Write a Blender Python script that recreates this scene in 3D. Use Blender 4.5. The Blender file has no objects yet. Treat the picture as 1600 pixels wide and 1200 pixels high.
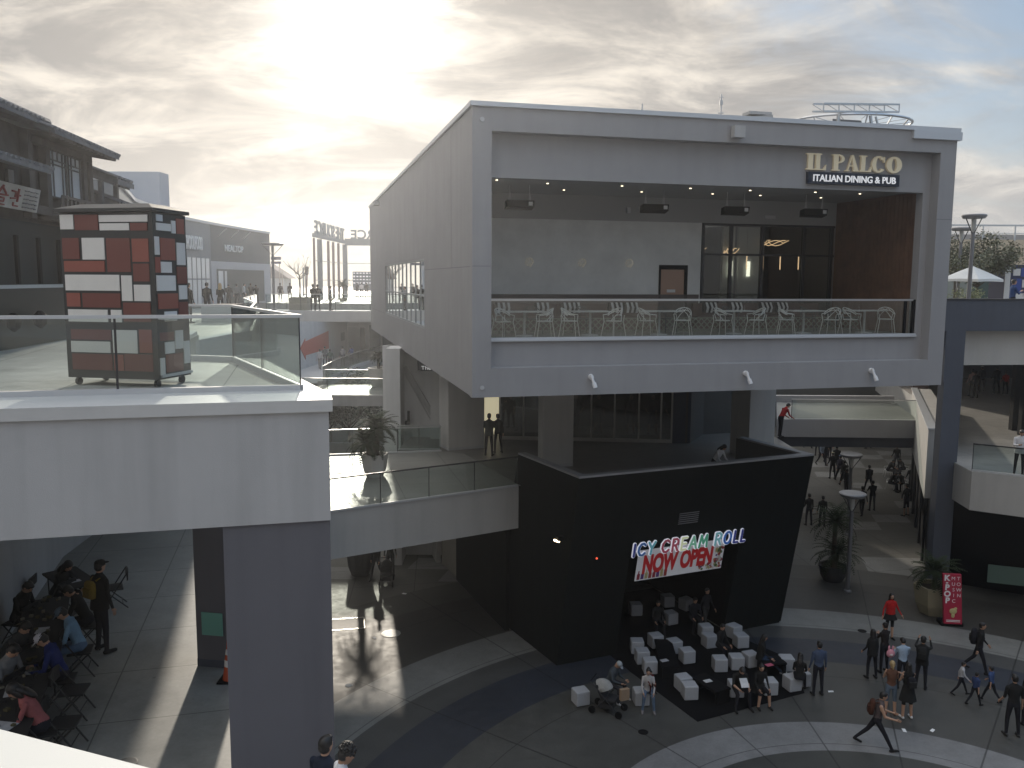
import bpy, math, random
import numpy as np
from mathutils import Vector, Matrix
R = math.radians
SC = bpy.context.scene
COL = SC.collection
random.seed(7)
# ------------------------------------------------------------------ camera
F = 1335.0; ROLL = 0.006; PITCH = math.atan(162 / F); H = 13.0
cd = bpy.data.cameras.new('camera'); cam = bpy.data.objects.new('camera', cd); COL.objects.link(cam)
cd.sensor_fit = 'HORIZONTAL'; cd.sensor_width = 36; cd.lens = 36 * F / 1600
cd.clip_start = 0.05; cd.clip_end = 3000
cam.matrix_world = Matrix.Translation((0, 0, H)) @ Matrix.Rotation(R(90) - PITCH, 4, 'X') @ Matrix.Rotation(ROLL, 4, 'Z')
SC.camera = cam
# ------------------------------------------------------------------ light
SUN_AZ, SUN_EL = R(-10.5), R(17.0)
SUN = Vector((math.sin(SUN_AZ) * math.cos(SUN_EL), math.cos(SUN_AZ) * math.cos(SUN_EL), math.sin(SUN_EL)))
sl = bpy.data.lights.new('sun', 'SUN'); sl.energy = 3.2; sl.angle = R(1.3); sl.color = (1, .9, .76)
so = bpy.data.objects.new('sun', sl); COL.objects.link(so)
so.rotation_euler = SUN.to_track_quat('Z', 'Y').to_euler(); so.location = (-20, 60, 60)
W = bpy.data.worlds.new('World'); SC.world = W; W.use_nodes = True

def build_world():
    nt = W.node_tree; N = nt.nodes; L = nt.links; N.clear()
    def nd(t, **k):
        n = N.new(t)
        for a, b in k.items(): setattr(n, a, b)
        return n
    def mth(op, a, b=None, c=None, clamp=False):
        n = nd('ShaderNodeMath', operation=op); n.use_clamp = clamp
        for i, v in enumerate((a, b, c)):
            if v is None: continue
            if isinstance(v, (int, float)): n.inputs[i].default_value = v
            else: L.new(v, n.inputs[i])
        return n.outputs[0]
    def mix(f, a, b):
        n = nd('ShaderNodeMix', data_type='RGBA'); n.clamp_factor = True
        if isinstance(f, (int, float)): n.inputs[0].default_value = f
        else: L.new(f, n.inputs[0])
        for i, v in ((6, a), (7, b)):
            if isinstance(v, tuple): n.inputs[i].default_value = (*v, 1)
            else: L.new(v, n.inputs[i])
        return n.outputs[2]
    tc = nd('ShaderNodeTexCoord')
    nrm = nd('ShaderNodeVectorMath', operation='NORMALIZE'); L.new(tc.outputs['Generated'], nrm.inputs[0])
    sep = nd('ShaderNodeSeparateXYZ'); L.new(nrm.outputs[0], sep.inputs[0])
    z = sep.outputs[2]
    zz = mth('MAXIMUM', z, 0.0)
    den = mth('ADD', zz, 0.30)
    comb = nd('ShaderNodeCombineXYZ')
    L.new(mth('DIVIDE', sep.outputs[0], den), comb.inputs[0]); L.new(mth('DIVIDE', sep.outputs[1], den), comb.inputs[1])
    def noise(scale, detail, rough, dist, sx, sy, rot=0.0, off=(0, 0, 0)):
        mp = nd('ShaderNodeMapping'); mp.inputs['Scale'].default_value = (sx, sy, 1)
        mp.inputs['Rotation'].default_value = (0, 0, rot); mp.inputs['Location'].default_value = off
        L.new(comb.outputs[0], mp.inputs[0])
        n = nd('ShaderNodeTexNoise'); n.inputs['Scale'].default_value = scale; n.inputs['Detail'].default_value = detail
        n.inputs['Roughness'].default_value = rough; n.inputs['Distortion'].default_value = dist
        L.new(mp.outputs[0], n.inputs['Vector']); return n.outputs[0]
    n1 = noise(2.3, 11, .64, .9, .8, 1.15, R(-28), (3.1, 1.2, 0))
    n2 = noise(3.4, 10, .62, .7, .7, 1.25, R(-32), (7.7, 4.2, 0))
    n3 = noise(.8, 4, .5, .3, 1, 1, 0, (1.3, 8.1, 0))
    dot = nd('ShaderNodeVectorMath', operation='DOT_PRODUCT'); L.new(nrm.outputs[0], dot.inputs[0]); dot.inputs[1].default_value = SUN
    d = mth('MAXIMUM', dot.outputs['Value'], 0.0)
    g1 = mth('POWER', d, 330.0); g2 = mth('POWER', d, 30.0); g3 = mth('POWER', d, 5.0); g4 = mth('POWER', d, 1600.0)
    sky = nd('ShaderNodeTexSky', sky_type='NISHITA'); sky.sun_disc = False
    sky.sun_elevation = SUN_EL; sky.sun_rotation = SUN_AZ; sky.air_density = 1.0; sky.dust_density = 1.5; sky.ozone_density = 1.0
    # cloud cover: thin over most of the sky, open blue towards the right
    def mr(v, a, b, c=0., e=1.):
        n = nd('ShaderNodeMapRange'); n.inputs[1].default_value = a; n.inputs[2].default_value = b
        n.inputs[3].default_value = c; n.inputs[4].default_value = e; n.interpolation_type = 'SMOOTHSTEP'
        L.new(v, n.inputs[0]); return n.outputs[0]
    cover = mth('ADD', mth('ADD', mth('MULTIPLY', n1, .8), mth('MULTIPLY', n3, .75)), mth('MULTIPLY', g3, .42))
    cover = mth('SUBTRACT', cover, mth('MULTIPLY', sep.outputs[0], .30))
    mask = mr(cover, .56, .86)
    dark = mr(mth('ADD', mth('MULTIPLY', n2, .75), mth('MULTIPLY', n1, .25)), .40, .66)
    lit = mix(dark, (3.6, 3.7, 3.95), (8.8, 8.45, 7.9))
    lit2 = mix(g3, lit, mix(dark, (4.1, 3.8, 3.5), (9.4, 8.5, 7.3)))
    bl = nd('ShaderNodeMix', data_type='RGBA'); bl.inputs[0].default_value = .5
    L.new(sky.outputs[0], bl.inputs[6]); bl.inputs[7].default_value = (3.3, 4.8, 6.8, 1)
    base = mix(mask, bl.outputs[2], lit2)
    # pale band on the horizon
    hz = mth('POWER', mth('SUBTRACT', 1.0, zz), 14.0)
    base = mix(mth('MULTIPLY', hz, .75), base, mix(g3, (8.12, 7.97, 7.83), (11.02, 9.71, 7.68)))
    thin = mth('ADD', mth('MULTIPLY', dark, .75), .35)
    glow = mth('ADD', mth('ADD', mth('MULTIPLY', g1, 30.0), mth('MULTIPLY', g2, .5)), mth('MULTIPLY', g4, 40.0))
    glow = mth('MULTIPLY', glow, thin)
    gc = nd('ShaderNodeVectorMath', operation='SCALE'); gc.inputs[0].default_value = (1, .93, .80); L.new(glow, gc.inputs[3])
    add = nd('ShaderNodeVectorMath', operation='ADD'); L.new(base, add.inputs[0]); L.new(gc.outputs[0], add.inputs[1])
    # zenith boosted above the frame to light the facades, low sky dimmed
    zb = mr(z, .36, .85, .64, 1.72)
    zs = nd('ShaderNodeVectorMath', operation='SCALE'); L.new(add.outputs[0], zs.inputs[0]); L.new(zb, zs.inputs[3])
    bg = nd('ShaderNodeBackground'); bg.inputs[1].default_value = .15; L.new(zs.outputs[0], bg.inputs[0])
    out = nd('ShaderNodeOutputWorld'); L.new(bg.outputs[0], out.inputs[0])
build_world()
SC.view_settings.view_transform = 'Standard'; SC.view_settings.look = 'None'; SC.view_settings.gamma = 1
SC.view_settings.exposure = 0.0
SC.cycles.use_denoising = True
SC.cycles.max_bounces = 8; SC.cycles.transparent_max_bounces = 24

# ------------------------------------------------------------------ helpers
def ray(px, py):
    dx, dy = px - 800, py - 600
    x = dx * math.cos(ROLL) + dy * math.sin(ROLL); y = -dx * math.sin(ROLL) + dy * math.cos(ROLL)
    r, u = x / F, -y / F
    return (r, math.cos(PITCH) + u * math.sin(PITCH), -math.sin(PITCH) + u * math.cos(PITCH))
def atz(px, py, z=0.0):      # the point of the level z seen in the photograph at px, py
    r = ray(px, py); t = (z - H) / r[2]; return Vector((r[0] * t, r[1] * t, z))
def aty(px, py, Y):
    r = ray(px, py); t = Y / r[1]; return Vector((r[0] * t, Y, H + r[2] * t))

MATS = {}
def mat(name, rgb=(.5, .5, .5), rough=.8, metal=0., noise=.0, scale=3., bump=0., bscale=60., emit=None, estr=1., spec=.5, stain=0.):
    if name in MATS: return MATS[name]
    m = bpy.data.materials.new(name); m.use_nodes = True; nt = m.node_tree; N = nt.nodes; L = nt.links
    p = N['Principled BSDF']; p.inputs['Base Color'].default_value = (*rgb, 1); p.inputs['Roughness'].default_value = rough
    p.inputs['Metallic'].default_value = metal; p.inputs['Specular IOR Level'].default_value = spec
    if noise or bump or stain:
        tc = N.new('ShaderNodeTexCoord')
    if noise or stain:
        n = N.new('ShaderNodeTexNoise'); n.inputs['Scale'].default_value = scale; n.inputs['Detail'].default_value = 7; n.inputs['Roughness'].default_value = .65
        L.new(tc.outputs['Object'], n.inputs[0])
        mr = N.new('ShaderNodeMapRange'); mr.inputs[1].default_value = .25; mr.inputs[2].default_value = .75
        mr.inputs[3].default_value = 1 - noise; mr.inputs[4].default_value = 1 + noise; L.new(n.outputs[0], mr.inputs[0])
        v = mr.outputs[0]
        if stain:
            mp = N.new('ShaderNodeMapping'); mp.inputs['Scale'].default_value = (2.2, 2.2, .18); L.new(tc.outputs['Object'], mp.inputs[0])
            n3 = N.new('ShaderNodeTexNoise'); n3.inputs['Scale'].default_value = 1.3; n3.inputs['Detail'].default_value = 6; L.new(mp.outputs[0], n3.inputs[0])
            m3 = N.new('ShaderNodeMapRange'); m3.inputs[1].default_value = .45; m3.inputs[2].default_value = .75; m3.inputs[3].default_value = 1; m3.inputs[4].default_value = 1 - stain
            L.new(n3.outputs[0], m3.inputs[0]); mm = N.new('ShaderNodeMath'); mm.operation = 'MULTIPLY'; L.new(v, mm.inputs[0]); L.new(m3.outputs[0], mm.inputs[1]); v = mm.outputs[0]
        sc = N.new('ShaderNodeVectorMath'); sc.operation = 'SCALE'; sc.inputs[0].default_value = rgb; L.new(v, sc.inputs[3])
        L.new(sc.outputs[0], p.inputs['Base Color'])
    if bump:
        n2 = N.new('ShaderNodeTexNoise'); n2.inputs['Scale'].default_value = bscale; n2.inputs['Detail'].default_value = 4; L.new(tc.outputs['Object'], n2.inputs[0])
        b = N.new('ShaderNodeBump'); b.inputs['Strength'].default_value = bump; b.inputs['Distance'].default_value = .01
        L.new(n2.outputs[0], b.inputs['Height']); L.new(b.outputs[0], p.inputs['Normal'])
    if emit:
        p.inputs['Emission Color'].default_value = (*emit, 1); p.inputs['Emission Strength'].default_value = estr
    MATS[name] = m; return m
def glass(name, tint=(.86, .9, .88), rough=.02, refl=1.0, base=.04):
    if name in MATS: return MATS[name]
    m = bpy.data.materials.new(name); m.use_nodes = True; nt = m.node_tree; N = nt.nodes; L = nt.links; N.clear()
    t = N.new('ShaderNodeBsdfTransparent'); t.inputs[0].default_value = (*tint, 1)
    g = N.new('ShaderNodeBsdfGlossy'); g.inputs['Roughness'].default_value = rough; g.inputs[0].default_value = (.95, .97, .97, 1)
    fr = N.new('ShaderNodeFresnel'); fr.inputs[0].default_value = 1.5
    mu = N.new('ShaderNodeMath'); mu.operation = 'MULTIPLY_ADD'; mu.inputs[1].default_value = refl; mu.inputs[2].default_value = base; mu.use_clamp = True
    L.new(fr.outputs[0], mu.inputs[0])
    x = N.new('ShaderNodeMixShader'); L.new(mu.outputs[0], x.inputs[0]); L.new(t.outputs[0], x.inputs[1]); L.new(g.outputs[0], x.inputs[2])
    o = N.new('ShaderNodeOutputMaterial'); L.new(x.outputs[0], o.inputs[0]); MATS[name] = m; return m

class MB:
    def __init__(s, f=None): s.v = []; s.f = []; s.m = []; s.k = 0; s.fn = f
    def P(s, p):
        s.v.append(tuple(s.fn(p)) if s.fn else tuple(p)); return len(s.v) - 1
    def face(s, idx): s.f.append(tuple(idx)); s.m.append(s.k)
    def poly(s, pts): s.face([s.P(p) for p in pts])
    def box(s, a, b):
        x0, y0, z0 = a; x1, y1, z1 = b
        i = [s.P(p) for p in ((x0, y0, z0), (x1, y0, z0), (x1, y1, z0), (x0, y1, z0), (x0, y0, z1), (x1, y0, z1), (x1, y1, z1), (x0, y1, z1))]
        for q in ((3, 2, 1, 0), (4, 5, 6, 7), (0, 1, 5, 4), (1, 2, 6, 5), (2, 3, 7, 6), (3, 0, 4, 7)): s.face([i[j] for j in q])
        return s
    def cbox(s, c, d, rz=0.0, rx=0.0, ry=0.0):
        m = Matrix.Translation(c) @ Matrix.Rotation(rz, 4, 'Z') @ Matrix.Rotation(ry, 4, 'Y') @ Matrix.Rotation(rx, 4, 'X')
        i = [s.P(m @ Vector((sx * d[0] / 2, sy * d[1] / 2, sz * d[2] / 2))) for sz in (-1, 1) for sx, sy in ((-1, -1), (1, -1), (1, 1), (-1, 1))]
        for q in ((3, 2, 1, 0), (4, 5, 6, 7), (0, 1, 5, 4), (1, 2, 6, 5), (2, 3, 7, 6), (3, 0, 4, 7)): s.face([i[j] for j in q])
        return s
    def bar(s, p, q, w, h):
        p, q = Vector(p), Vector(q); d = (q - p)
        if d.length < 1e-6: return s
        d.normalize(); up = Vector((0, 0, 1)) if abs(d.z) < .95 else Vector((1, 0, 0))
        a = d.cross(up).normalized(); b = a.cross(d)
        i = [s.P(c + a * x * w / 2 + b * y * h / 2) for c in (p, q) for x, y in ((-1, -1), (1, -1), (1, 1), (-1, 1))]
        for t in ((0, 1, 2, 3), (7, 6, 5, 4), (0, 4, 5, 1), (1, 5, 6, 2), (2, 6, 7, 3), (3, 7, 4, 0)): s.face([i[j] for j in t])
        return s
    def prism(s, pts, z0, z1):
        a = sum(pts[i][0] * pts[(i + 1) % len(pts)][1] - pts[(i + 1) % len(pts)][0] * pts[i][1] for i in range(len(pts)))
        if a < 0: pts = pts[::-1]
        lo = [s.P((p[0], p[1], z0)) for p in pts]; hi = [s.P((p[0], p[1], z1)) for p in pts]; n = len(pts)
        s.face(lo[::-1]); s.face(hi)
        for i in range(n): j = (i + 1) % n; s.face((lo[i], lo[j], hi[j], hi[i]))
        return s
    def loft(s, rings, cap=True):
        ids = [[s.P(p) for p in r] for r in rings]; n = len(ids[0])
        for a, b in zip(ids, ids[1:]):
            for i in range(n): j = (i + 1) % n; s.face((a[i], a[j], b[j], b[i]))
        if cap: s.face(ids[0][::-1]); s.face(ids[-1])
        return s
    def tube(s, pts, rad, n=8, cap=True):
        pts = [Vector(p) for p in pts]; rad = rad if isinstance(rad, (list, tuple)) else [rad] * len(pts)
        rings = []; ref = None
        for i, p in enumerate(pts):
            d = (pts[min(i + 1, len(pts) - 1)] - pts[max(i - 1, 0)]).normalized()
            if ref is None: ref = Vector((0, 0, 1)) if abs(d.z) < .9 else Vector((1, 0, 0))
            a = d.cross(ref).normalized(); b = a.cross(d).normalized() * -1; ref = b * -1 if False else ref
            rings.append([p + (a * math.cos(t) + b * math.sin(t)) * rad[i] for t in [2 * math.pi * k / n for k in range(n)]])
        return s.loft(rings, cap)
    def lathe(s, c, prof, n=16):
        s.loft([[(c[0] + r * math.cos(2 * math.pi * k / n), c[1] + r * math.sin(2 * math.pi * k / n), c[2] + z) for k in range(n)] for r, z in prof]); return s
    def ball(s, c, r, n=10, m=7, rot=None):
        r = (r, r, r) if isinstance(r, (int, float)) else r; rings = []
        for j in range(1, m):
            t = math.pi * j / m; ring = []
            for k in range(n):
                v = Vector((r[0] * math.sin(t) * math.cos(2 * math.pi * k / n), r[1] * math.sin(t) * math.sin(2 * math.pi * k / n), -r[2] * math.cos(t)))
                if rot: v = rot @ v
                ring.append(Vector(c) + v)
            rings.append(ring)
        return s.loft(rings)
    def mesh(s, name, mats, smooth=False):
        me = bpy.data.meshes.new(name); me.from_pydata(s.v, [], s.f)
        for m in (mats if isinstance(mats, (list, tuple)) else [mats]): me.materials.append(m)
        me.polygons.foreach_set('material_index', s.m)
        if smooth: me.polygons.foreach_set('use_smooth', [True] * len(s.f))
        me.update(); return me
    def build(s, name, mats, parent=None, smooth=False, **tags):
        o = bpy.data.objects.new(name, s.mesh(name, mats, smooth)); COL.objects.link(o)
        if parent: o.parent = parent
        tag(o, **tags); return o
def tag(o, label=None, cat=None, group=None, kind=None):
    if label: o['label'] = label
    if cat: o['category'] = cat
    if group: o['group'] = group
    if kind: o['kind'] = kind
    return o
def thing(name, label, cat, loc=(0, 0, 0), rz=0., group=None):
    o = bpy.data.objects.new(name, None); COL.objects.link(o); o.location = loc; o.rotation_euler = (0, 0, rz); o.empty_display_size = .2
    return tag(o, label, cat, group)
def copy_thing(r, loc, rz, label, group=None, scale=1.0):
    n = r.copy(); COL.objects.link(n); n.location = loc; n.rotation_euler = (0, 0, rz); n.scale = (scale,) * 3; n['label'] = label
    if group: n['group'] = group
    for ch in list(r.children):
        c = ch.copy(); COL.objects.link(c); c.parent = n
        for g in list(ch.children):
            d = g.copy(); COL.objects.link(d); d.parent = c
    return n
def holed(mb, fixed, t0, t1, a0, a1, z0, z1, holes):
    """a wall running along one axis ('s' or 't') with rectangular openings (a0, a1, z0, z1)"""
    A = sorted({a0, a1, *[h[0] for h in holes], *[h[1] for h in holes]}); Z = sorted({z0, z1, *[h[2] for h in holes], *[h[3] for h in holes]})
    for i in range(len(A) - 1):
        for j in range(len(Z) - 1):
            am, zm = (A[i] + A[i + 1]) / 2, (Z[j] + Z[j + 1]) / 2
            if any(h[0] < am < h[1] and h[2] < zm < h[3] for h in holes): continue
            if fixed == 't': mb.box((A[i], t0, Z[j]), (A[i + 1], t1, Z[j + 1]))
            else: mb.box((t0, A[i], Z[j]), (t1, A[i + 1], Z[j + 1]))
    return mb
def wallstrip(mb, pts, z0, z1, th):
    """a wall of thickness th following a plan polyline; th is to the left of travel"""
    P_ = [Vector((p[0], p[1])) for p in pts]; off = []
    for i, p in enumerate(P_):
        d0 = (P_[i] - P_[i - 1]).normalized() if i else (P_[1] - P_[0]).normalized()
        d1 = (P_[i + 1] - P_[i]).normalized() if i < len(P_) - 1 else d0
        n = Vector((-(d0 + d1).y, (d0 + d1).x)).normalized(); n /= max(.4, n.dot(Vector((-d1.y, d1.x)))); off.append(p + n * th)
    rings = [[(a.x, a.y, z0), (b.x, b.y, z0), (b.x, b.y, z1), (a.x, a.y, z1)] for a, b in zip(P_, off)]
    mb.loft(rings); return mb
def text(body, size, depth, m, name='lettering', parent=None, loc=(0, 0, 0), rz=0., rx=90, bold=0., xs=1., space=1., align='CENTER', ry=0., **tags):
    """built-in font turned into a solid mesh; it reads from -Y at rz = 0"""
    c = bpy.data.curves.new(name, 'FONT'); c.body = body; c.size = size; c.extrude = depth / 2; c.offset = bold; c.align_x = align; c.space_character = space
    t = bpy.data.objects.new('tmp', c); COL.objects.link(t); dg = bpy.context.evaluated_depsgraph_get()
    me = bpy.data.meshes.new_from_object(t.evaluated_get(dg)); bpy.data.objects.remove(t)
    me.transform(Matrix.Diagonal((xs, 1, 1, 1)).to_4x4()); me.name = name
    me.materials.clear(); me.materials.append(m)
    o = bpy.data.objects.new(name, me); COL.objects.link(o)
    o.matrix_local = Matrix.Translation(loc) @ Matrix.Rotation(rz, 4, 'Z') @ Matrix.Rotation(ry, 4, 'Y') @ Matrix.Rotation(R(rx), 4, 'X')
    if parent: o.parent = parent
    tag(o, **tags); return o

# ------------------------------------------------------------------ materials
GRAY = mat('grey_stucco', (.315, .313, .322), .9, noise=.06, scale=.7, bump=.25, bscale=90, stain=.07)
GRAYL = mat('light_grey_stucco', (.42, .42, .42), .9, noise=.06, scale=.6, bump=.25, bscale=90, stain=.15)
WHITE = mat('white_stucco', (.60, .60, .60), .9, noise=.05, scale=.5, bump=.22, bscale=90, stain=.09)
WHITEW = mat('warm_white_stucco', (.46, .45, .43), .9, noise=.06, scale=.6, bump=.2, bscale=80, stain=.1)
PURP = mat('purple_grey_paint', (.118, .117, .132), .85, noise=.06, scale=.5, bump=.2, bscale=80, stain=.12)
BLUEG = mat('blue_grey_paint', (.075, .085, .11), .85, noise=.07, scale=.5, bump=.2, stain=.12)
DARKW = mat('charcoal_wall', (.0075, .0095, .0095), .9, noise=.2, scale=.6, bump=.15, stain=.25, spec=.1)
BLACK = mat('black_paint', (.006, .006, .007), .7, spec=.15)
BLACKM = mat('matt_black', (.006, .006, .007), .95, spec=.1)
METAL = mat('brushed_metal', (.55, .56, .57), .35, .9)
METALL = mat('pale_metal', (.50, .51, .52), .5, .1)
DMETAL = mat('dark_metal', (.05, .05, .055), .45, .6)
CAP = mat('coping_metal', (.55, .57, .6), .45, .35)
CONC = mat('polished_concrete_panel', (.66, .67, .66), .55, noise=.16, scale=.9)
DECK = mat('pale_deck_concrete', (.50, .49, .46), .42, noise=.08, scale=.8, bump=.05)
WOOD = mat('dark_wood_panel', (.17, .095, .06), .5, noise=.3, scale=2.)
CLADG = glass('rail_glass', (.84, .88, .87), .02, .75, .03)
SHOPG = glass('shop_glass', (.50, .54, .54), .03, 1.4, .08)
DARKG = glass('dark_glass', (.25, .29, .3), .03, 1.4, .06)
PLANT = mat('palm_leaf', (.022, .034, .014), .8, noise=.3, scale=3., spec=.2)
BARK = mat('palm_trunk', (.06, .045, .03), .95, noise=.3, scale=9, bump=.6, bscale=30)
POTW = mat('white_planter', (.55, .55, .53), .7, noise=.05)
POTT = mat('tan_planter', (.28, .25, .17), .8, noise=.08)

def ground_mat(name, mode):
    """paving: concentric coloured bands round the plaza, saw-cut joints, lighter slabs in the alleys"""
    m = bpy.data.materials.new(name); m.use_nodes = True; nt = m.node_tree; N = nt.nodes; L = nt.links; p = N['Principled BSDF']
    tc = N.new('ShaderNodeTexCoord'); sep = N.new('ShaderNodeSeparateXYZ'); L.new(tc.outputs['Object'], sep.inputs[0])
    def mth(op, a, b=None, c=None):
        n = N.new('ShaderNodeMath'); n.operation = op
        for i, v in enumerate((a, b, c)):
            if v is None: continue
            if isinstance(v, (int, float)): n.inputs[i].default_value = v
            else: L.new(v, n.inputs[i])
        return n.outputs[0]
    def noise(s, d=6, r=.6):
        n = N.new('ShaderNodeTexNoise'); n.inputs['Scale'].default_value = s; n.inputs['Detail'].default_value = d; n.inputs['Roughness'].default_value = r
        L.new(tc.outputs['Object'], n.inputs[0]); return n.outputs[0]
    X, Y = sep.outputs[0], sep.outputs[1]
    dx, dy = mth('SUBTRACT', X, 8.9), mth('SUBTRACT', Y, 16.4)
    rr = mth('SQRT', mth('ADD', mth('MULTIPLY', dx, dx), mth('MULTIPLY', dy, dy)))
    if mode == 'plaza':
        cr = N.new('ShaderNodeValToRGB'); cr.color_ramp.interpolation = 'CONSTANT'; el = cr.color_ramp.elements
        bands = [(0, (0.045, 0.046, 0.042)), (6.0, (.175, .175, .175)), (7.65, (0.059, 0.058, 0.053)), (11.8, (0.026, 0.030, 0.040)), (13.6, (0.058, 0.058, 0.056)), (14.8, (.165, .165, .155)), (16.6, (0.048, 0.045, 0.040)), (20.4, (0.068, 0.066, 0.059)), (22.3, (0.104, 0.101, 0.090))]
        while len(el) < len(bands): el.new(.5)
        for e, (r, c) in zip(el, bands): e.position = r / 40; e.color = (*c, 1)
        L.new(mth('DIVIDE', rr, 40), cr.inputs[0]); colr = cr.outputs[0]
        # rectangular lighter slabs in the alleys beyond the circle
        bx = mth('FLOOR', mth('DIVIDE', mth('ADD', X, mth('MULTIPLY', Y, -.23)), 1.9)); by = mth('FLOOR', mth('DIVIDE', mth('ADD', Y, mth('MULTIPLY', X, .05)), 1.55))
        cb = N.new('ShaderNodeCombineXYZ'); L.new(bx, cb.inputs[0]); L.new(by, cb.inputs[1])
        wn = N.new('ShaderNodeTexWhiteNoise'); wn.noise_dimensions = '2D'; L.new(cb.outputs[0], wn.inputs[0])
        sel = mth('MULTIPLY', mth('GREATER_THAN', wn.outputs[0], .72), mth('GREATER_THAN', rr, 22.3)); sel = mth('MULTIPLY', sel, mth('GREATER_THAN', X, -8.4))
        mx = N.new('ShaderNodeMix'); mx.data_type = 'RGBA'; L.new(mth('MULTIPLY', sel, .8), mx.inputs[0]); L.new(colr, mx.inputs[6]); mx.inputs[7].default_value = (.22, .22, .21, 1); colr = mx.outputs[2]
        ang = mth('ARCTAN2', dy, dx); u = mth('MULTIPLY', ang, 20 / (2 * math.pi)); fu = mth('ABSOLUTE', mth('SUBTRACT', mth('FRACT', u), .5))
        jr = mth('GREATER_THAN', fu, mth('SUBTRACT', .5, mth('DIVIDE', .075, rr)))      # radial joints, about 2 cm wide
        def ringj(step): return mth('LESS_THAN', mth('ABSOLUTE', mth('MULTIPLY', mth('SUBTRACT', mth('FRACT', mth('DIVIDE', rr, step)), .5), step)), .016)
        inside = mth('LESS_THAN', rr, 22.3)
        jn = mth('MAXIMUM', jr, ringj(4.3)); jn = mth('MULTIPLY', jn, inside)
        def lin(v, step, w=.016): return mth('LESS_THAN', mth('ABSOLUTE', mth('MULTIPLY', mth('SUBTRACT', mth('FRACT', mth('DIVIDE', v, step)), .5), step)), w)
        g = mth('MAXIMUM', lin(mth('ADD', X, mth('MULTIPLY', Y, .08)), 2.6), lin(mth('ADD', Y, mth('MULTIPLY', X, -.2)), 2.2)); g = mth('MULTIPLY', g, mth('GREATER_THAN', rr, 22.3))
        jn = mth('MAXIMUM', jn, g)
    else:
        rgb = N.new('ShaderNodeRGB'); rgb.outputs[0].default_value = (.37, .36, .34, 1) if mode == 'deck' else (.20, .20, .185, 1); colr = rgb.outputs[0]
        def lin(v, step, w=.012): return mth('LESS_THAN', mth('ABSOLUTE', mth('MULTIPLY', mth('SUBTRACT', mth('FRACT', mth('DIVIDE', v, step)), .5), step)), w)
        jn = mth('MAXIMUM', lin(mth('ADD', X, mth('MULTIPLY', Y, .25)), 2.3), lin(mth('ADD', Y, mth('MULTIPLY', X, -.25)), 2.0))
    n1 = noise(.35); n2 = noise(2.6, 8, .7); n3 = noise(14, 5)
    f = mth('ADD', mth('ADD', mth('MULTIPLY', n1, .95), mth('MULTIPLY', n2, .85)), mth('MULTIPLY', n3, .35)); f = mth('SUBTRACT', f, .06)
    sc = N.new('ShaderNodeVectorMath'); sc.operation = 'SCALE'; L.new(colr, sc.inputs[0]); L.new(f, sc.inputs[3])
    # dark gum spots
    vo = N.new('ShaderNodeTexVoronoi'); vo.inputs['Scale'].default_value = 1.1; L.new(tc.outputs['Object'], vo.inputs[0])
    sp = mth('LESS_THAN', vo.outputs['Distance'], .035)
    dk = mth('SUBTRACT', 1, mth('MULTIPLY', mth('MAXIMUM', jn, mth('MULTIPLY', sp, .6)), .62))
    s2 = N.new('ShaderNodeVectorMath'); s2.operation = 'SCALE'; L.new(sc.outputs[0], s2.inputs[0]); L.new(dk, s2.inputs[3])
    L.new(s2.outputs[0], p.inputs['Base Color'])
    rg = mth('MULTIPLY_ADD', n2, .35, .40 if mode == 'plaza' else .30); L.new(rg, p.inputs['Roughness']); p.inputs['Specular IOR Level'].default_value = .42 if mode == 'plaza' else .45
    b = N.new('ShaderNodeBump'); b.inputs['Strength'].default_value = .12; b.inputs['Distance'].default_value = .01; L.new(n3, b.inputs['Height']); L.new(b.outputs[0], p.inputs['Normal'])
    MATS[name] = m; return m
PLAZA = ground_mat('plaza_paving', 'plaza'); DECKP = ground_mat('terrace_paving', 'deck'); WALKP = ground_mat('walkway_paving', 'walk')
L2, L3, L3B = 5.7, 11.4, 10.9

def railing(pts, z, label, h=1.07, post=1.8, glassm=None, name='glass_railing', cap=METALL, group=None, curb=.12, capw=.05, pane=True):
    """glass guard along a plan polyline: glass panes, top rail, base shoe, posts"""
    glassm = glassm or CLADG
    r = thing(name, label, 'railing', (pts[0][0], pts[0][1], z), 0, group); o = Vector((pts[0][0], pts[0][1]))
    P_ = [Vector(p[:2]) - o for p in pts]; g = MB(); c = MB(); s = MB(); po = MB()
    for a, b in zip(P_, P_[1:]):
        n = max(1, round((b - a).length / post))
        for i in range(n):
            p, q = a.lerp(b, i / n), a.lerp(b, (i + 1) / n); d = (q - p).normalized() * .012
            if pane: g.bar((p.x + d.x, p.y + d.y, (h + curb) / 2), (q.x - d.x, q.y - d.y, (h + curb) / 2), .014, h - curb - .03)
            po.cbox((p.x, p.y, h / 2), (.03, .012, h - .02), math.atan2(d.y, d.x))
        d = (b - a).normalized() * .02
        c.bar((a.x - d.x, a.y - d.y, h), (b.x + d.x, b.y + d.y, h), capw, .045)
        s.bar((a.x, a.y, curb / 2), (b.x, b.y, curb / 2), .09, curb)
    if pane: g.build('glass_pane', glassm, r)
    c.build('top_rail', cap, r); s.build('base_shoe', METALL, r); po.build('post', DMETAL, r)
    return r
# ------------------------------------------------------------------ ground
g = MB(); g.poly([(-900, -300, 0), (900, -300, 0), (900, 1500, 0), (-900, 1500, 0)])
g.build('plaza_ground', PLAZA, kind='structure')
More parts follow.
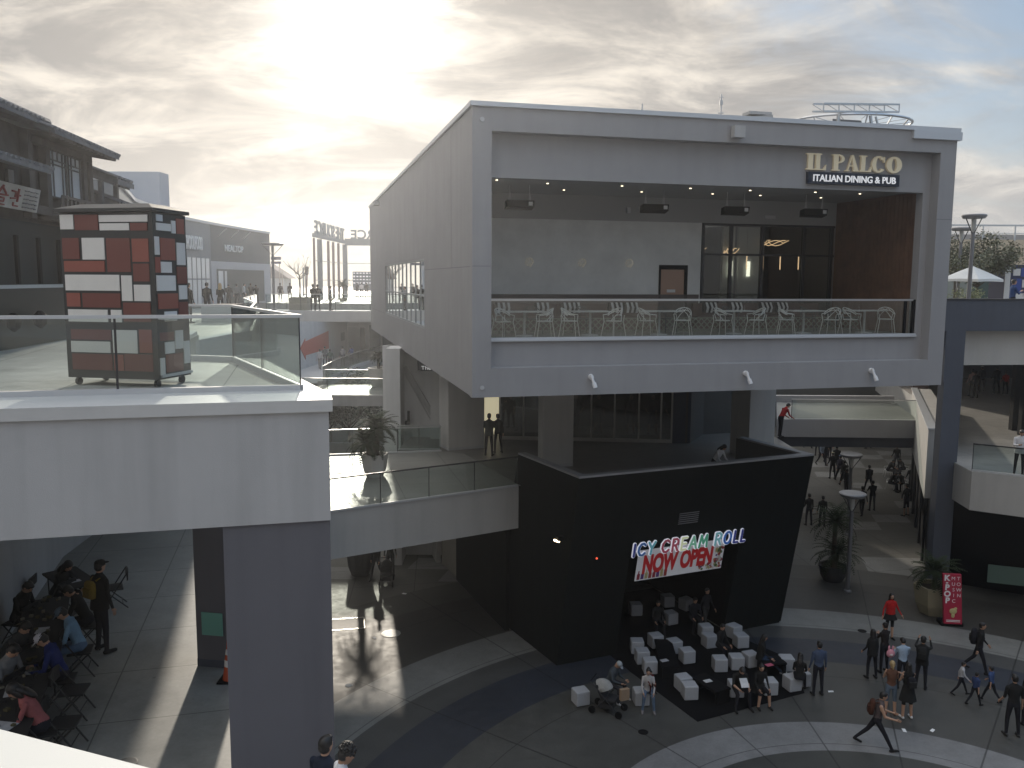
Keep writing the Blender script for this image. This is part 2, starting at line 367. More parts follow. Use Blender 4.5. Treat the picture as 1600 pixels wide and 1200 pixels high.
# ------------------------------------------------------------------ restaurant box, frame: s right along the front, t back
AX = R(14); C0 = (-1.07, 22.8)
def bw(s, t, z=0): return Vector((C0[0] + s * math.cos(AX) - t * math.sin(AX), C0[1] + s * math.sin(AX) + t * math.cos(AX), z))
B = thing('restaurant_building', 'big grey cantilevered stucco box with open dining terrace and gold lettering', 'building', (C0[0], C0[1], 0), AX)
SW = 14.86
m = MB()                                                   # front picture frame
m.box((0, 0, 9.85), (.52, .36, 17.48)); m.box((14.31, 0, 9.85), (SW, .36, 17.48))
m.box((.52, 0, 16.87), (14.31, .36, 17.48)); m.box((.52, 0, 9.85), (14.31, .36, 10.64))
m.box((.44, .3601, 15.72), (14.31, .66, 17.0)); m.box((.44, .36, 10.5), (14.31, .60, 11.34)); m.box((14.07, .3602, 11.34), (14.31, .66, 15.72))
m.box((SW - .36, .36, 9.87), (SW - .003, 33, 17.47))       # right wall
holed(m, 's', .003, .35, .36, 33, 9.87, 17.47, [(8.95, 23.5, 11.2, 13.77)])
m.box((.35, .66, 16.9), (SW - .36, 33, 17.2)); m.box((.35, .36, 9.87), (SW - .36, 33, 10.2)); m.box((.35, 32.7, 10.2), (SW - .36, 33, 16.9))
m.build('shell_wall', GRAY, B)
m = MB(); m.box((-.06, -.07, 17.48), (SW + .06, .12, 17.60)); m.box((-.06, .12, 17.48), (.12, 33.05, 17.60)); m.box((SW - .12, .12, 17.48), (SW + .06, 33.05, 17.6)); m.box((.12, 32.9, 17.48), (SW - .12, 33.05, 17.6))
m.box((SW - 1.6, -.1, 17.24), (SW + .09, .06, 17.478))
m.build('roof_coping', CAP, B)
m = MB()                                                   # thin control joints standing a hair proud
for a, b in (((0, 9.86), (0, 9.86)),): pass
m.box((-.004, .3, 13.35), (0.002, 8.9, 13.37)); m.box((-.004, 3.2, 13.37), (0.002, 3.22, 17.4)); m.box((-.004, 23.6, 11.2), (0.002, 32.9, 11.22)); m.box((0, -.003, 13.36), (.52, 0.001, 13.38)); m.box((14.31, -.003, 14.9), (SW, 0.001, 14.92))
m.build('control_joint', mat('joint_grey', (.2, .2, .21), .9), B)  # joint strips in one even grey, darker than the wall
wf = MB(); wf.box((.02, 8.95, 11.2), (.14, 23.5, 11.28)); wf.box((.02, 8.95, 13.69), (.14, 23.5, 13.77)); wf.box((.02, 8.95, 12.38), (.12, 23.5, 12.43))
for i in range(11): wf.box((.04, 8.95 + i * 14.47 / 10, 11.2), (.10, 9.01 + i * 14.47 / 10, 13.77))
wo = wf.build('side_window', mat('window_grey', (.30, .32, .33), .5, .2), B)
gl = MB(); gl.box((.07, 8.95, 11.25), (.085, 23.5, 13.72)); gl.build('pane', glass('mirror_glass', (.35, .38, .38), .02, 2.5, .25), wo)
# patio interior
m = MB(); m.box((.35, .60, 11.2), (14.5, 5.0, 11.4)); m.build('patio_floor', mat('patio_floor', (.20, .20, .18), .6, noise=.1), B)
m = MB(); holed(m, 't', 5.0, 5.2, .35, 9.05, 11.4, 15.0, [(7.5, 8.56, 11.4, 13.55)]); m.build('concrete_wall', CONC, B)
m = MB(); m.box((.35, 4.98, 15.0), (14.5, 5.25, 15.8)); m.box((.35, .66, 15.8), (14.5, 5.3, 15.92)); m.build('ceiling', mat('patio_ceiling', (.36, .365, .37), .9), B)
m = MB(); m.box((14.27, .66, 11.4), (14.5, 4.98, 15.8))
for i in range(22): m.box((14.255, .70 + i * .194, 11.42), (14.27, .88 + i * .194, 15.78))
m.build('wood_wall', WOOD, B)
m = MB(); m.box((7.5, 4.97, 13.4), (8.56, 5.1, 13.55)); m.box((7.5, 4.97, 11.4), (7.57, 5.1, 13.4)); m.box((8.45, 4.97, 11.4), (8.56, 5.1, 13.4)); fr = m.build('door', BLACK, B)
m = MB(); m.box((7.57, 5.02, 11.4), (8.45, 5.08, 13.4)); m.build('door_leaf', mat('peach_door', (.42, .27, .20), .6), fr)
m = MB(); m.box((7.82, 4.99, 12.62), (8.12, 5.02, 12.72)); m.build('door_plate', mat('plate_white', (.7, .7, .7), .6), fr)
# storefront with dark frames and the lit dining room behind it
m = MB()
for s in (9.08, 10.15, 11.35, 13.0, 14.12): m.box((s, 5.0, 11.4), (s + .10, 5.12, 15.0))
m.box((9.08, 5.0, 14.92), (14.26, 5.11, 15.0)); m.box((9.08, 5.0, 13.9), (14.26, 5.10, 13.97)); m.box((9.08, 5.0, 11.4), (14.26, 5.11, 11.5))
sf = m.build('storefront', DMETAL, B)
m = MB(); m.box((9.1, 5.05, 11.45), (14.2, 5.065, 14.95)); m.build('glazing', glass('room_glass', (.62, .66, .66), .02, 1.3, .05), sf)
m = MB(); m.box((.36, 14.0, 11.4), (14.5, 14.2, 16.9)); m.box((.36, 5.3, 11.2), (14.5, 14, 11.4)); m.box((5.6, 5.25, 11.4), (5.8, 14, 15.8)); m.build('dining_room', mat('dining_room_dark', (.035, .033, .03), .9), B)
m = MB(); m.box((11.35, 6.6, 11.4), (12.25, 6.75, 15.0)); m.box((10.72, 6.62, 11.4), (11.2, 6.76, 15.0)); m.build('plaster_pier', mat('plaster', (.55, .58, .56), .8), B)
LIT = mat('warm_lamp', (.9, .7, .5), .5, emit=(1, .62, .34), estr=2.2)
LITW = mat('white_lamp', (.9, .9, .9), .5, emit=(1, .9, .7), estr=3.0)
for s in (9.55, 10.55, 11.25, 11.9, 12.6, 13.35):
    m = MB(); m.tube([(s, 5.8, 13.45), (s, 5.8, 13.95)], .018, 6); m.k = 1; m.tube([(s, 5.8, 13.95), (s, 5.8, 15.7)], .004, 4)
    m.build('pendant_lamp', [LIT, DMETAL], B)
for s, w in ((9.35, .34), (10.8, .2), (12.6, .42)):
    m = MB()
    for k in range(3):
        pts = [(s + w * math.cos(a) * .9 + k * .12, 6.3 + w * math.sin(a), 14.32 + .1 * math.sin(a * 2 + k) + (.12 if s > 12 else -.2)) for a in [i * math.pi / 7 for i in range(8)]]
        m.tube(pts, .012, 5)
    m.build('ring_lamp', LIT, B)
for s in (10.98, 11.7):
    m = MB(); m.box((s, 6.5, 13.2), (s + .09, 6.6, 13.75)); m.build('wall_sconce', LITW, B)
for s, z in ((2.9, 13.6), (4.72, 13.6), (6.4, 13.6)):        # crystal wall lights
    m = MB()
    for k in range(26):
        a = k * 2.4; r = .03 + .12 * math.sqrt(k / 26); m.ball((s + r * math.cos(a), 4.93 - .07 * (1 - k / 26), z + r * math.sin(a)), .012 + .006 * (k % 3), 5, 4)
    m.build('crystal_light', mat('crystal', (.75, .72, .62), .25, .3, emit=(1, .85, .6), estr=.10), B)
for s, t in ((1.0, 1.5), (1.2, 3.4), (2.6, 1.9), (3.6, 3.5), (4.9, 1.9), (6.1, 3.3), (7.1, 1.9), (8.5, 3.2), (9.1, 1.9), (10.2, 3.2), (11.3, 1.8), (12.9, 1.8), (12.5, 3.3)):
    m = MB(); m.lathe((s, t, 15.785), [(.035, 0), (.035, .01)], 8); m.build('downlight', mat('downlight', (1, .9, .75), .5, emit=(1, .82, .58), estr=4.), B)
m = MB(); m.cbox((6.3, 4.9, 15.35), (.12, .12, .18)); m.cbox((11.6, 4.93, 15.25), (.4, .05, .1)); m.build('wall_box', METALL, B)
m = MB(); m.box((.45, 4.97, 11.4), (9.0, 4.995, 12.55)); m.k = 0; m.build('wainscot', mat('wainscot', (.12, .10, .09), .6), B)
for i, (s, t) in enumerate(((1.95, 2.6), (6.25, 2.6), (9.0, 2.6), (11.8, 2.6))):   # ceiling heaters
    h = thing('ceiling_heater', ['black heater hanging under the patio ceiling at the far left', 'black ceiling heater above the left-centre patio tables', 'black ceiling heater in front of the tall dark storefront', 'black ceiling heater nearest the dark wood wall'][i], 'heater', bw(s, t, 15.25), AX, 'black heaters under the patio ceiling')
    m = MB(); m.loft([[(-.42, -.11, -.1), (.42, -.11, -.1), (.42, .16, -.16), (-.42, .16, -.16)], [(-.42, -.14, .1), (.42, -.14, .1), (.42, .14, .06), (-.42, .14, .06)]]); m.build('heater_body', BLACK, h)
    for x in (-.3, .3):
        m = MB(); m.lathe((x, 0, 0), [(.05, .1), (.03, .22), (.012, .35), (.012, .55)], 8); m.build('hanger', METALL, h)
    m = MB(); m.box((.24, -.165, -.05), (.36, -.142, .06)); m.build('rating_plate', mat('plate_white'), h)
# cameras, discs and spotlights on the frame: parts of the building
for s, z in ((.26, 17.15), (.27, 10.12)):
    m = MB(); m.tube([(s, -.03, z), (s, 0, z)], .06, 12); m.build('cover_disc', METALL, B)
m = MB(); m.box((7.35, -.26, 16.98), (7.68, -.05, 17.3)); m.box((7.45, -.05, 17.1), (7.58, 0, 17.2)); m.build('floodlight', GRAYL, B)
m = MB(); m.cbox((-.17, 26.4, 17.2), (.3, .5, .22)); m.build('floodlight', GRAYL, B)
for s in (3.35, 8.1, 12.3):
    f_ = MB(); f_.tube([(s, -.1, 10.34), (s, 0, 10.36)], .075, 10); o = f_.build('spotlight', mat('white_metal', (.75, .75, .77), .45), B)
    f_ = MB(); f_.tube([(s - .02, -.1, 10.42), (s + .04, -.17, 10.2)], .04, 10); f_.tube([(s + .04, -.17, 10.2), (s + .075, -.22, 10.06)], .062, 10); f_.build('lamp_head', MATS['white_metal'], o)
# restaurant sign: built serif letters
GOLD = mat('gold_letter', (.62, .54, .38), .4, .35, emit=(1, .85, .6), estr=.10)
def serif(ch, x, w, h, mb):
    T, t = w * .36, h * .07
    def bx(x0, z0, x1, z1): mb.box((x + x0, .27, z0), (x + x1, .345, z1))
    def quad(pts): mb.loft([[(x + p[0], .27, p[1]) for p in pts], [(x + p[0], .345, p[1]) for p in pts]])
    def ell(cx, cz, rx, rz, ix, iz, a0=0., a1=2 * math.pi, n=26):
        A = [a0 + (a1 - a0) * i / n for i in range(n + 1)]
        for a, b in zip(A, A[1:]):
            quad([(cx + rx * math.cos(a), cz + rz * math.sin(a)), (cx + rx * math.cos(b), cz + rz * math.sin(b)), (cx + ix * math.cos(b), cz + iz * math.sin(b)), (cx + ix * math.cos(a), cz + iz * math.sin(a))])
    if ch == 'I': bx(w * .2, 0, w * .8, h); bx(0, 0, w * .2, t); bx(w * .8, 0, w, t); bx(0, h - t, w * .2, h); bx(w * .8, h - t, w, h)
    if ch == 'L': bx(w * .1, 0, w * .1 + T, h); bx(0, 0, w * .1, t); bx(0, h - t, w * .1, h); bx(w * .1 + T, h - t, w * .6, h); bx(w * .1 + T, 0, w, t); quad([(w * .78, t), (w, t), (w, h * .34)])
    if ch == 'P': bx(w * .1, 0, w * .1 + T, h); bx(0, 0, w * .1, t); bx(w * .1 + T, 0, w * .6, t); bx(0, h - t, w * .1, h); ell(w * .1 + T, h * .73, w * .95 - w * .1 - T, h * .27, w * .25, h * .2, -math.pi / 2, math.pi / 2)
    if ch == 'A': quad([(w * .42, h), (w * .56, h), (w * .95, 0), (w * .62, 0)]); quad([(w * .42, h), (w * .47, h * .92), (w * .2, 0), (w * .12, 0)]); bx(w * .27, h * .3, w * .6, h * .36); bx(0, 0, w * .3, t * .9); bx(w * .55, 0, w * .62, t * .9); bx(w * .95, 0, w, t * .9)
    if ch == 'O': ell(w / 2, h / 2, w / 2, h * .52, w * .16, h * .40)
    if ch == 'C': ell(w / 2, h / 2, w * .5, h * .52, w * .2, h * .42, R(38), R(322)); quad([(w * .85, h * .62), (w * .92, h * .62), (w * .9, h * .98), (w * .8, h * .86)])
sg = thing('restaurant_sign', 'gold letters IL PALCO above a navy bar reading ITALIAN DINING & PUB', 'sign', bw(0, 0, 0), AX)
def sxy(px, py): # px,py on the header plane
    r = ray(px, py); c, s_ = math.cos(AX), math.sin(AX); ox, oy = C0[0] - .3 * s_, C0[1] + .3 * c
    det = r[0] * (-s_) + c * r[1]; k = (ox * (-s_) + c * oy) / det; X, Y, Z = r[0] * k, r[1] * k, H + r[2] * k
    return ((X - ox) * c + (Y - oy) * s_, Z)
x0, zb = sxy(1259, 263); x1, zt = sxy(1410, 246); zb = sxy(1335, 268)[1]; hh = .47; mb0 = None
wid = [('I', .085), ('L', .12), (' ', .06), ('P', .135), ('A', .15), ('L', .125), ('C', .155), ('O', .17)]
tot = sum(w for _, w in wid); x = x0
for ch, w in wid:
    ww = (x1 - x0) * w / tot
    if ch != ' ':
        m = MB(lambda p: (p[0], p[1], p[2] + zb)); serif(ch, x, ww * .97, hh, m); m.build('letter', GOLD, sg)
    x += ww
m = MB(); m.box((x0 + .05, .24, zb - .40), (x1 - .1, .345, zb - .06)); m.build('sign_board', mat('navy', (.012, .018, .035), .5), sg)
text('ITALIAN DINING & PUB', .27, .02, mat('white_letter', (.8, .8, .82), .5, emit=(1, 1, 1), estr=.35), 'lettering', sg, ((x0 + x1) / 2 - .02, .225, zb - .325), xs=.99, bold=.004)
# railing of the patio
r_ = thing('patio_railing', 'long glass guard rail with pale steel top along the restaurant terrace', 'railing', bw(0, 0, 11.34), AX)
m = MB()
for a, b in zip(*[[.54 + i * 1.93 for i in range(7)], [.54 + (i + 1) * 1.93 - .02 for i in range(7)]]): m.box((a, .42, .1), (b, .432, 1.1))
m.build('glass_pane', glass('patio_glass', (.88, .90, .88), .02, .8, .03), r_)
m = MB(); m.box((.52, .39, 1.1), (14.0, .46, 1.16)); m.build('top_rail', METAL, r_)
m = MB(); m.box((.52, .30, 0), (14.07, .47, .10)); m.box((.52, .26, .0), (14.07, .2999, .05)); m.build('base_shoe', CAP, r_)
m = MB(); m.box((13.7, .38, .1), (13.76, .46, 1.1)); m.box((13.98, .38, .1), (14.06, .46, 1.14)); m.build('end_post', BLACK, r_)
# rooftop
def roof_top(px, py, t):
    s = bs0(px, t); Y = bw(s, t).y; return s, aty(px, py, Y).z
def bs0(px, t):
    r = ray(px, 180); c, s_ = math.cos(AX), math.sin(AX); ox, oy = C0[0] - t * s_, C0[1] + t * c
    det = r[0] * (-s_) + c * r[1]; k = (ox * (-s_) + c * oy) / det; return (r[0] * k - ox) * c + (r[1] * k - oy) * s_
s, zt_ = roof_top(1126, 147, 4); an = thing('roof_antenna', 'tall thin antenna mast on the restaurant roof', 'antenna', bw(s, 4, 17.2), 0, 'antennas on the restaurant roof'); h_ = zt_ - 17.2
m = MB(); m.tube([(0, 0, 0), (0, 0, h_)], .028, 6); m.tube([(0, 0, h_ - .35), (0, 0, h_ - .2)], .06, 6); m.tube([(-.1, 0, h_ - .6), (.1, 0, h_ - .6)], .02, 5); m.tube([(-.08, 0, h_ - .1), (.08, 0, h_ - .1)], .015, 5); m.build('mast', METALL, an)
s, zt_ = roof_top(1003, 162, 4); an = thing('roof_antenna', 'short antenna with a slanted fin on the roof edge', 'antenna', bw(s, 4, 17.2), 0, 'antennas on the restaurant roof'); h_ = zt_ - 17.2
m = MB(); m.tube([(0, 0, 0), (0, 0, h_)], .028, 6); m.loft([[(-.12, 0, h_ - .4), (.02, 0, h_ - .4), (.02, 0, h_ - .05)], [(-.12, .02, h_ - .4), (.02, .02, h_ - .4), (.02, .02, h_ - .05)]]); m.build('mast', METALL, an)
s, zt_ = roof_top(1208, 179, 5); pb = thing('roof_plant_box', 'low pale plant enclosure on the restaurant roof', 'roof box', bw(s, 5, 17.2), AX); h_ = zt_ - 17.2
m = MB(); m.loft([[(-2.4, 0, 0), (0, 0, 0), (0, 2, 0), (-2.4, 2, 0)], [(-2.4, 0, h_ - .3), (0, 0, h_), (0, 2, h_), (-2.4, 2, h_ - .3)]]); m.box((-.9, -.01, h_ - .02), (-.05, .5, h_ + .08)); m.build('enclosure', GRAYL, pb)
sk = thing('roof_truss', 'round steel truss with raised louvre frame on the roof right of the mast', 'roof truss', bw(bs0(1330, 4.5), 4.5, 17.2 + roof_top(1330, 178, 4.5)[1] - 17.2 - 1.36), AX)
m = MB()
def circ(r, z, t=0): return [(r * math.cos(a), r * .75 * math.sin(a), z + t * math.sin(a)) for a in [2 * math.pi * i / 28 for i in range(29)]]
m.tube(circ(2.15, 1.05), .045, 5); m.tube(circ(1.75, .62), .035, 5)
for i in range(14):
    a = 2 * math.pi * i / 14; m.tube([(2.15 * math.cos(a), 1.61 * math.sin(a), 1.05), (1.75 * math.cos(a), 1.31 * math.sin(a), .62)], .025, 4); m.tube([(2.15 * math.cos(a), 1.61 * math.sin(a), 1.05), (0, 0, .9)], .012, 4)
for a in (0, 1.57, 3.14, 4.71): m.tube([(1.7 * math.cos(a), 1.28 * math.sin(a), .62), (1.7 * math.cos(a), 1.28 * math.sin(a), -1.0)], .05, 5)
m.build('ring_truss', METAL, sk)
m = MB(); 
for z in (0.98, 1.22): m.bar((-2.35, -1.9, z), (.45, -1.9, z + .12), .05, .05); m.bar((-2.35, -1.3, z + .1), (.45, -1.3, z + .22), .05, .05)
for i in range(6):
    xx = -2.35 + i * .56; m.bar((xx, -1.9, 0.98 + i * .024), (xx, -1.3, 1.3 + i * .024), .03, .03); m.bar((xx, -1.9, 0.98 + i * .024), (xx, -1.9, 1.22 + i * .024), .03, .03)
m.bar((-1.6, -1.6, -1), (-1.6, -1.6, 1.0), .07, .07); m.bar((0, -1.6, -1), (-.4, -1.6, 1.0), .07, .07); m.bar((.6, -1.6, -1), (-.2, -1.6, 0.98), .05, .05)
m.build('louvre_frame', METAL, sk)
m = MB(); m.poly([(-1.4, -1.1, .1), (-.3, -1.3, .1), (-.3, -1.0, .95), (-1.4, -1.0, .95)]); m.loft([[(-1.3, -.9, -1), (1.5, -.9, -1), (1.5, .9, -1), (-1.3, .9, -1)], [(-.9, -.5, .78), (.9, -.5, .7), (.9, .5, .7), (-.9, .5, .78)]]); m.build('skylight', mat('skylight', (.12, .13, .14), .3), sk)

# ------------------------------------------------------------------ dark ice-cream building with leaning front
D = thing('ice_cream_shop', 'charcoal shop block with sloping front wall below the restaurant box', 'building', (0, 0, 0))
TA, TB, TC = Vector((.24, 30.13)), Vector((2.14, 26.4)), Vector((10.89, 30.22)); GB, GC, GA = Vector((1.58, 27.7)), Vector((10.44, 31.68)), Vector((-.57, 31.83))
TC2 = TC + Vector((-1.6, 3.4)); GC2 = GC + Vector((-1.3, 3.4))
ux = (TC - TB).normalized(); nx = Vector((ux.y, -ux.x))
def fr_(a, z, off=0.):    # point of the leaning front: a metres along from the corner, height z, off metres outwards
    k = z / 6.8; o = GB.lerp(TB, k); p = o + ux * a + nx * off; return (p.x, p.y, z)
lenf = (TC - TB).length
OA, OB, OZ = 2.3, 6.9, 3.9     # opening
m = MB()
A_ = [0, OA, OB, lenf]; Z_ = [0, OZ, 6.8]
for i in range(3):
    for j in range(2):
        if i == 1 and j == 0: continue
        a0, a1, z0, z1 = A_[i], A_[i + 1], Z_[j], Z_[j + 1]
        m.loft([[fr_(a0, z0), fr_(a1, z0), fr_(a1, z0, -.25), fr_(a0, z0, -.25)], [fr_(a0, z1), fr_(a1, z1), fr_(a1, z1, -.25), fr_(a0, z1, -.25)]])
def sidewall(g0, g1, t0, t1, th, z1=6.8):
    d = (t1 - t0).normalized(); n = Vector((d.y, -d.x)) * th
    m.loft([[(g0.x, g0.y, 0), (g1.x, g1.y, 0), (g1.x + n.x, g1.y + n.y, 0), (g0.x + n.x, g0.y + n.y, 0)], [(t0.x, t0.y, z1), (t1.x, t1.y, z1), (t1.x + n.x, t1.y + n.y, z1), (t0.x + n.x, t0.y + n.y, z1)]])
sidewall(GB, GA, TB, TA, .25)
sidewall(GC, GC2, TC, TC2, -.25)
m.build('outer_wall', DARKW, D)
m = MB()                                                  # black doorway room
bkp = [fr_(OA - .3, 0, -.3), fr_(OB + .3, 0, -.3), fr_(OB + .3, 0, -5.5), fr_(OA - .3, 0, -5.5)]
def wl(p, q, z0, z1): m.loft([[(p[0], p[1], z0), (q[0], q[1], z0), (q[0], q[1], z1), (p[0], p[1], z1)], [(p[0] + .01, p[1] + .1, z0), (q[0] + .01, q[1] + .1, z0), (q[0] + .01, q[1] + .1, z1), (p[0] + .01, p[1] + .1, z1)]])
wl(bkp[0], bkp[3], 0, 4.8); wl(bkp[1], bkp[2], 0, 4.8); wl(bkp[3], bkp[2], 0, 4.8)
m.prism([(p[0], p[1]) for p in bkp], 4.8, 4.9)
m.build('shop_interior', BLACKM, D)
m = MB()                                                  # parapet coping
wallstrip(m, [TA, TB, TC, TC2], 6.8, 6.86, .30)
m.build('parapet_coping', mat('coping_grey', (.30, .30, .31), .6), D)
m = MB()                                                  # parapet inside face and roof deck
m.build if 0 else None
wallstrip(m, [TA.lerp(TB, .0) + Vector((.3, .15)), TB + Vector((.05, .35)), TC + Vector((-.32, .12)), TC2 + Vector((-.3, 0))], 5.72, 6.798, .03); m.build('inner_parapet', mat('inner_parapet_dark', (.10, .10, .10), .8), D)
# louvred grille, wall lamp, red lamp
m = MB()
for k in range(6): m.loft([[fr_(4.05, 4.75 + k * .075, .02), fr_(4.85, 4.75 + k * .075, .02), fr_(4.85, 4.78 + k * .075, .05), fr_(4.05, 4.78 + k * .075, .05)], [fr_(4.05, 4.77 + k * .075, .02), fr_(4.85, 4.77 + k * .075, .02), fr_(4.85, 4.80 + k * .075, .05), fr_(4.05, 4.80 + k * .075, .05)]])
m.build('grille', mat('grille_grey', (.2, .2, .21), .5), D)
lp = atz(865, 833, 0)
ld = (TA - TB).normalized(); lnrm = Vector((-ld.y, ld.x)) * 1
c = TB + ld * .95 + Vector((-.95, -.35)) * .12; z = 4.62
m = MB(); m.cbox((c.x, c.y, z), (.22, .22, .14), .4); lo = m.build('wall_lamp', BLACK, D)
m = MB(); m.cbox((c.x - .1, c.y - .05, z - .08), (.16, .14, .05), .4, 0, .3); m.build('lamp_lens', mat('lens_lit', (1, .9, .7), .5, emit=(1, .78, .5), estr=7.), lo)
m = MB(); m.ball(fr_(1.0, 3.9, .04), .035, 6, 5); m.build('red_lamp', mat('red_lit', (.8, .1, .05), .5, emit=(1, .12, .05), estr=1.2), D)
# ICY CREAM ROLL: each letter a pale halo outline with a coloured face
ics = thing('ice_cream_sign', 'coloured bubble letters ICY CREAM ROLL over the dark shop opening', 'sign', (0, 0, 0))
HALO = mat('halo_white', (.8, .8, .85), .5, emit=(.85, .85, .95), estr=.38)
cols = {'I': (.02, .03, .16), 'C': (.03, .10, .26), 'Y': (.10, .30, .36), 'c': (.26, .04, .07), 'R': (.30, .06, .09), 'E': (.62, .66, .42), 'A': (.16, .38, .26), 'M': (.07, .28, .18), 'r': (.16, .36, .40), 'O': (.02, .10, .34), 'L': (.02, .03, .18)}
glyph = {'I': [[(.5, 0), (.5, 1)]], 'C': [[(.95, .82), (.7, .98), (.35, .95), (.08, .7), (.05, .35), (.3, .05), (.65, .0), (.95, .18)]], 'Y': [[(.05, 1), (.5, .5), (.95, 1)], [(.5, .5), (.45, 0)]],
         'R': [[(.1, 0), (.1, 1), (.6, 1), (.88, .85), (.85, .6), (.55, .48), (.1, .48)], [(.5, .48), (.92, 0)]], 'E': [[(.9, 1), (.12, 1), (.12, 0), (.9, 0)], [(.12, .5), (.8, .5)]], 'A': [[(.02, 0), (.5, 1), (.98, 0)], [(.22, .36), (.78, .36)]],
         'M': [[(.02, 0), (.15, 1), (.5, .3), (.85, 1), (.98, 0)]], 'O': [[(.5 + .46 * math.cos(a), .5 + .5 * math.sin(a)) for a in [2 * math.pi * i / 14 for i in range(15)]]], 'L': [[(.15, 1), (.15, 0), (.88, 0)]]}
lets = [('I', 'I', .35), ('C', 'C', .62), ('Y', 'Y', .6), (' ', '', .28), ('C', 'c', .66), ('R', 'R', .58), ('E', 'E', .55), ('A', 'A', .66), ('M', 'M', .72), (' ', '', .34), ('R', 'r', .6), ('O', 'O', .68), ('L', 'L', .5), ('L', 'L', .5)]
tot = sum(l[2] for l in lets); a0, a1 = 2.12, 6.86; a = a0; LH = .44
def slab_stroke(mb, pts, w, off, dep, f):
    """thick rounded stroke laid on the leaning front, as a row of overlapping solid pieces"""
    def disk(c, r): n = 10; return [(c[0] + r * math.cos(2 * math.pi * k / n), c[1] + r * math.sin(2 * math.pi * k / n)) for k in range(n)]
    def ext(poly, e): mb.loft([[f(p[0], p[1], off + e) for p in poly], [f(p[0], p[1], off + dep + e) for p in poly]])
    for i, p in enumerate(pts): ext(disk(p, w / 2), .0005 * (i % 3))
    for i, (p, q) in enumerate(zip(pts, pts[1:])):
        d = Vector((q[0] - p[0], q[1] - p[1])).normalized(); n_ = (-d.y * w / 2, d.x * w / 2)
        ext([(p[0] + n_[0], p[1] + n_[1]), (q[0] + n_[0], q[1] + n_[1]), (q[0] - n_[0], q[1] - n_[1]), (p[0] - n_[0], p[1] - n_[1])], .002 + .0005 * (i % 3))
for ch, ck, w in lets:
    ww = (a1 - a0) * w / tot
    if ch != ' ':
        f = lambda x, zz, off: fr_(x, zz, off)
        base = 3.90
        st = [[(a + ww * .1 + p[0] * ww * .72, base + p[1] * LH) for p in s] for s in glyph[ch]]
        mb = MB()
        for s in st: slab_stroke(mb, s, .125, .30, .04, f)
        o = mb.build('letter', HALO, ics)
        mb = MB()
        for s in st: slab_stroke(mb, s, .075, .345, .02, f)
        mb.build('letter_face', mat('letter_' + ck, cols[ck], .4, emit=cols[ck], estr=.35), o)
    a += ww
# NOW OPEN banner: white sheet printed with red lettering, bottles and fruit cups
bn = thing('opening_banner', 'white banner reading NOW OPEN in red hung under the bubble letters', 'banner', (0, 0, 0))
BA0, BA1, BZ0, BZ1 = 2.55, 6.12, 2.86, 4.0
m = MB(); m.loft([[fr_(BA0, BZ0, .12), fr_(BA1, BZ0, .12), fr_(BA1, BZ1, .12), fr_(BA0, BZ1, .12)], [fr_(BA0, BZ0, .14), fr_(BA1, BZ0, .14), fr_(BA1, BZ1, .14), fr_(BA0, BZ1, .14)]])
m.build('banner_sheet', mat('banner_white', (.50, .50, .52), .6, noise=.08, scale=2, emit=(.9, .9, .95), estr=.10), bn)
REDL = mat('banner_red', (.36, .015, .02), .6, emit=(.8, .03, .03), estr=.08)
t_ = text('NOW OPEN', 1.05, .01, REDL, 'red_lettering', None, bold=.055, xs=.62)
me = t_.data
for v_ in me.vertices:
    q = fr_(4.22 + v_.co.x * .80, 3.14 + v_.co.y * .86, .15 + v_.co.z); v_.co = q
t_.matrix_local = Matrix.Identity(4); t_.parent = bn
rnd = random.Random(4); m = MB()
bc = [(.30, .03, .05), (.12, .04, .2), (.5, .42, .2), (.35, .05, .04), (.10, .16, .06), (.5, .2, .1), (.6, .55, .5)]
bm_ = [mat('print_%s' % n, c, .6) for n, c in zip(('crimson', 'violet', 'cream', 'red', 'green', 'orange', 'pale'), bc)]
for i in range(8):                                        # bottles in the bottom-left corner
    x = BA0 + .12 + i * .155; hgt = .30 + .12 * rnd.random(); m.k = [0, 1, 2, 3, 0, 1, 2, 3][i]; e = .142 + i * .0006
    m.loft([[fr_(x + p[0], BZ0 + .04 + p[1] * hgt, e) for p in ((-.06, 0), (.06, 0), (.06, .6), (.022, .72), (.022, 1), (-.022, 1), (-.022, .72), (-.06, .6))], [fr_(x + p[0], BZ0 + .04 + p[1] * hgt, e + .003) for p in ((-.06, 0), (.06, 0), (.06, .6), (.022, .72), (.022, 1), (-.022, 1), (-.022, .72), (-.06, .6))]])
for i in range(60):                                       # heaps of fruit at the right
    x = BA1 - .06 - rnd.random() * (.95 if i % 2 else .3); zz = BZ0 + .07 + rnd.random() * (.2 if x < BA1 - .36 else .8); m.k = rnd.randrange(7); r = .03 + .045 * rnd.random(); e = .142 + i * .0003
    pp = [(x + r * math.cos(t), zz + r * math.sin(t)) for t in [k * 1.047 for k in range(6)]]
    m.loft([[fr_(p[0], p[1], e) for p in pp], [fr_(p[0], p[1], e + .002) for p in pp]])
m.build('printed_picture', bm_, bn)

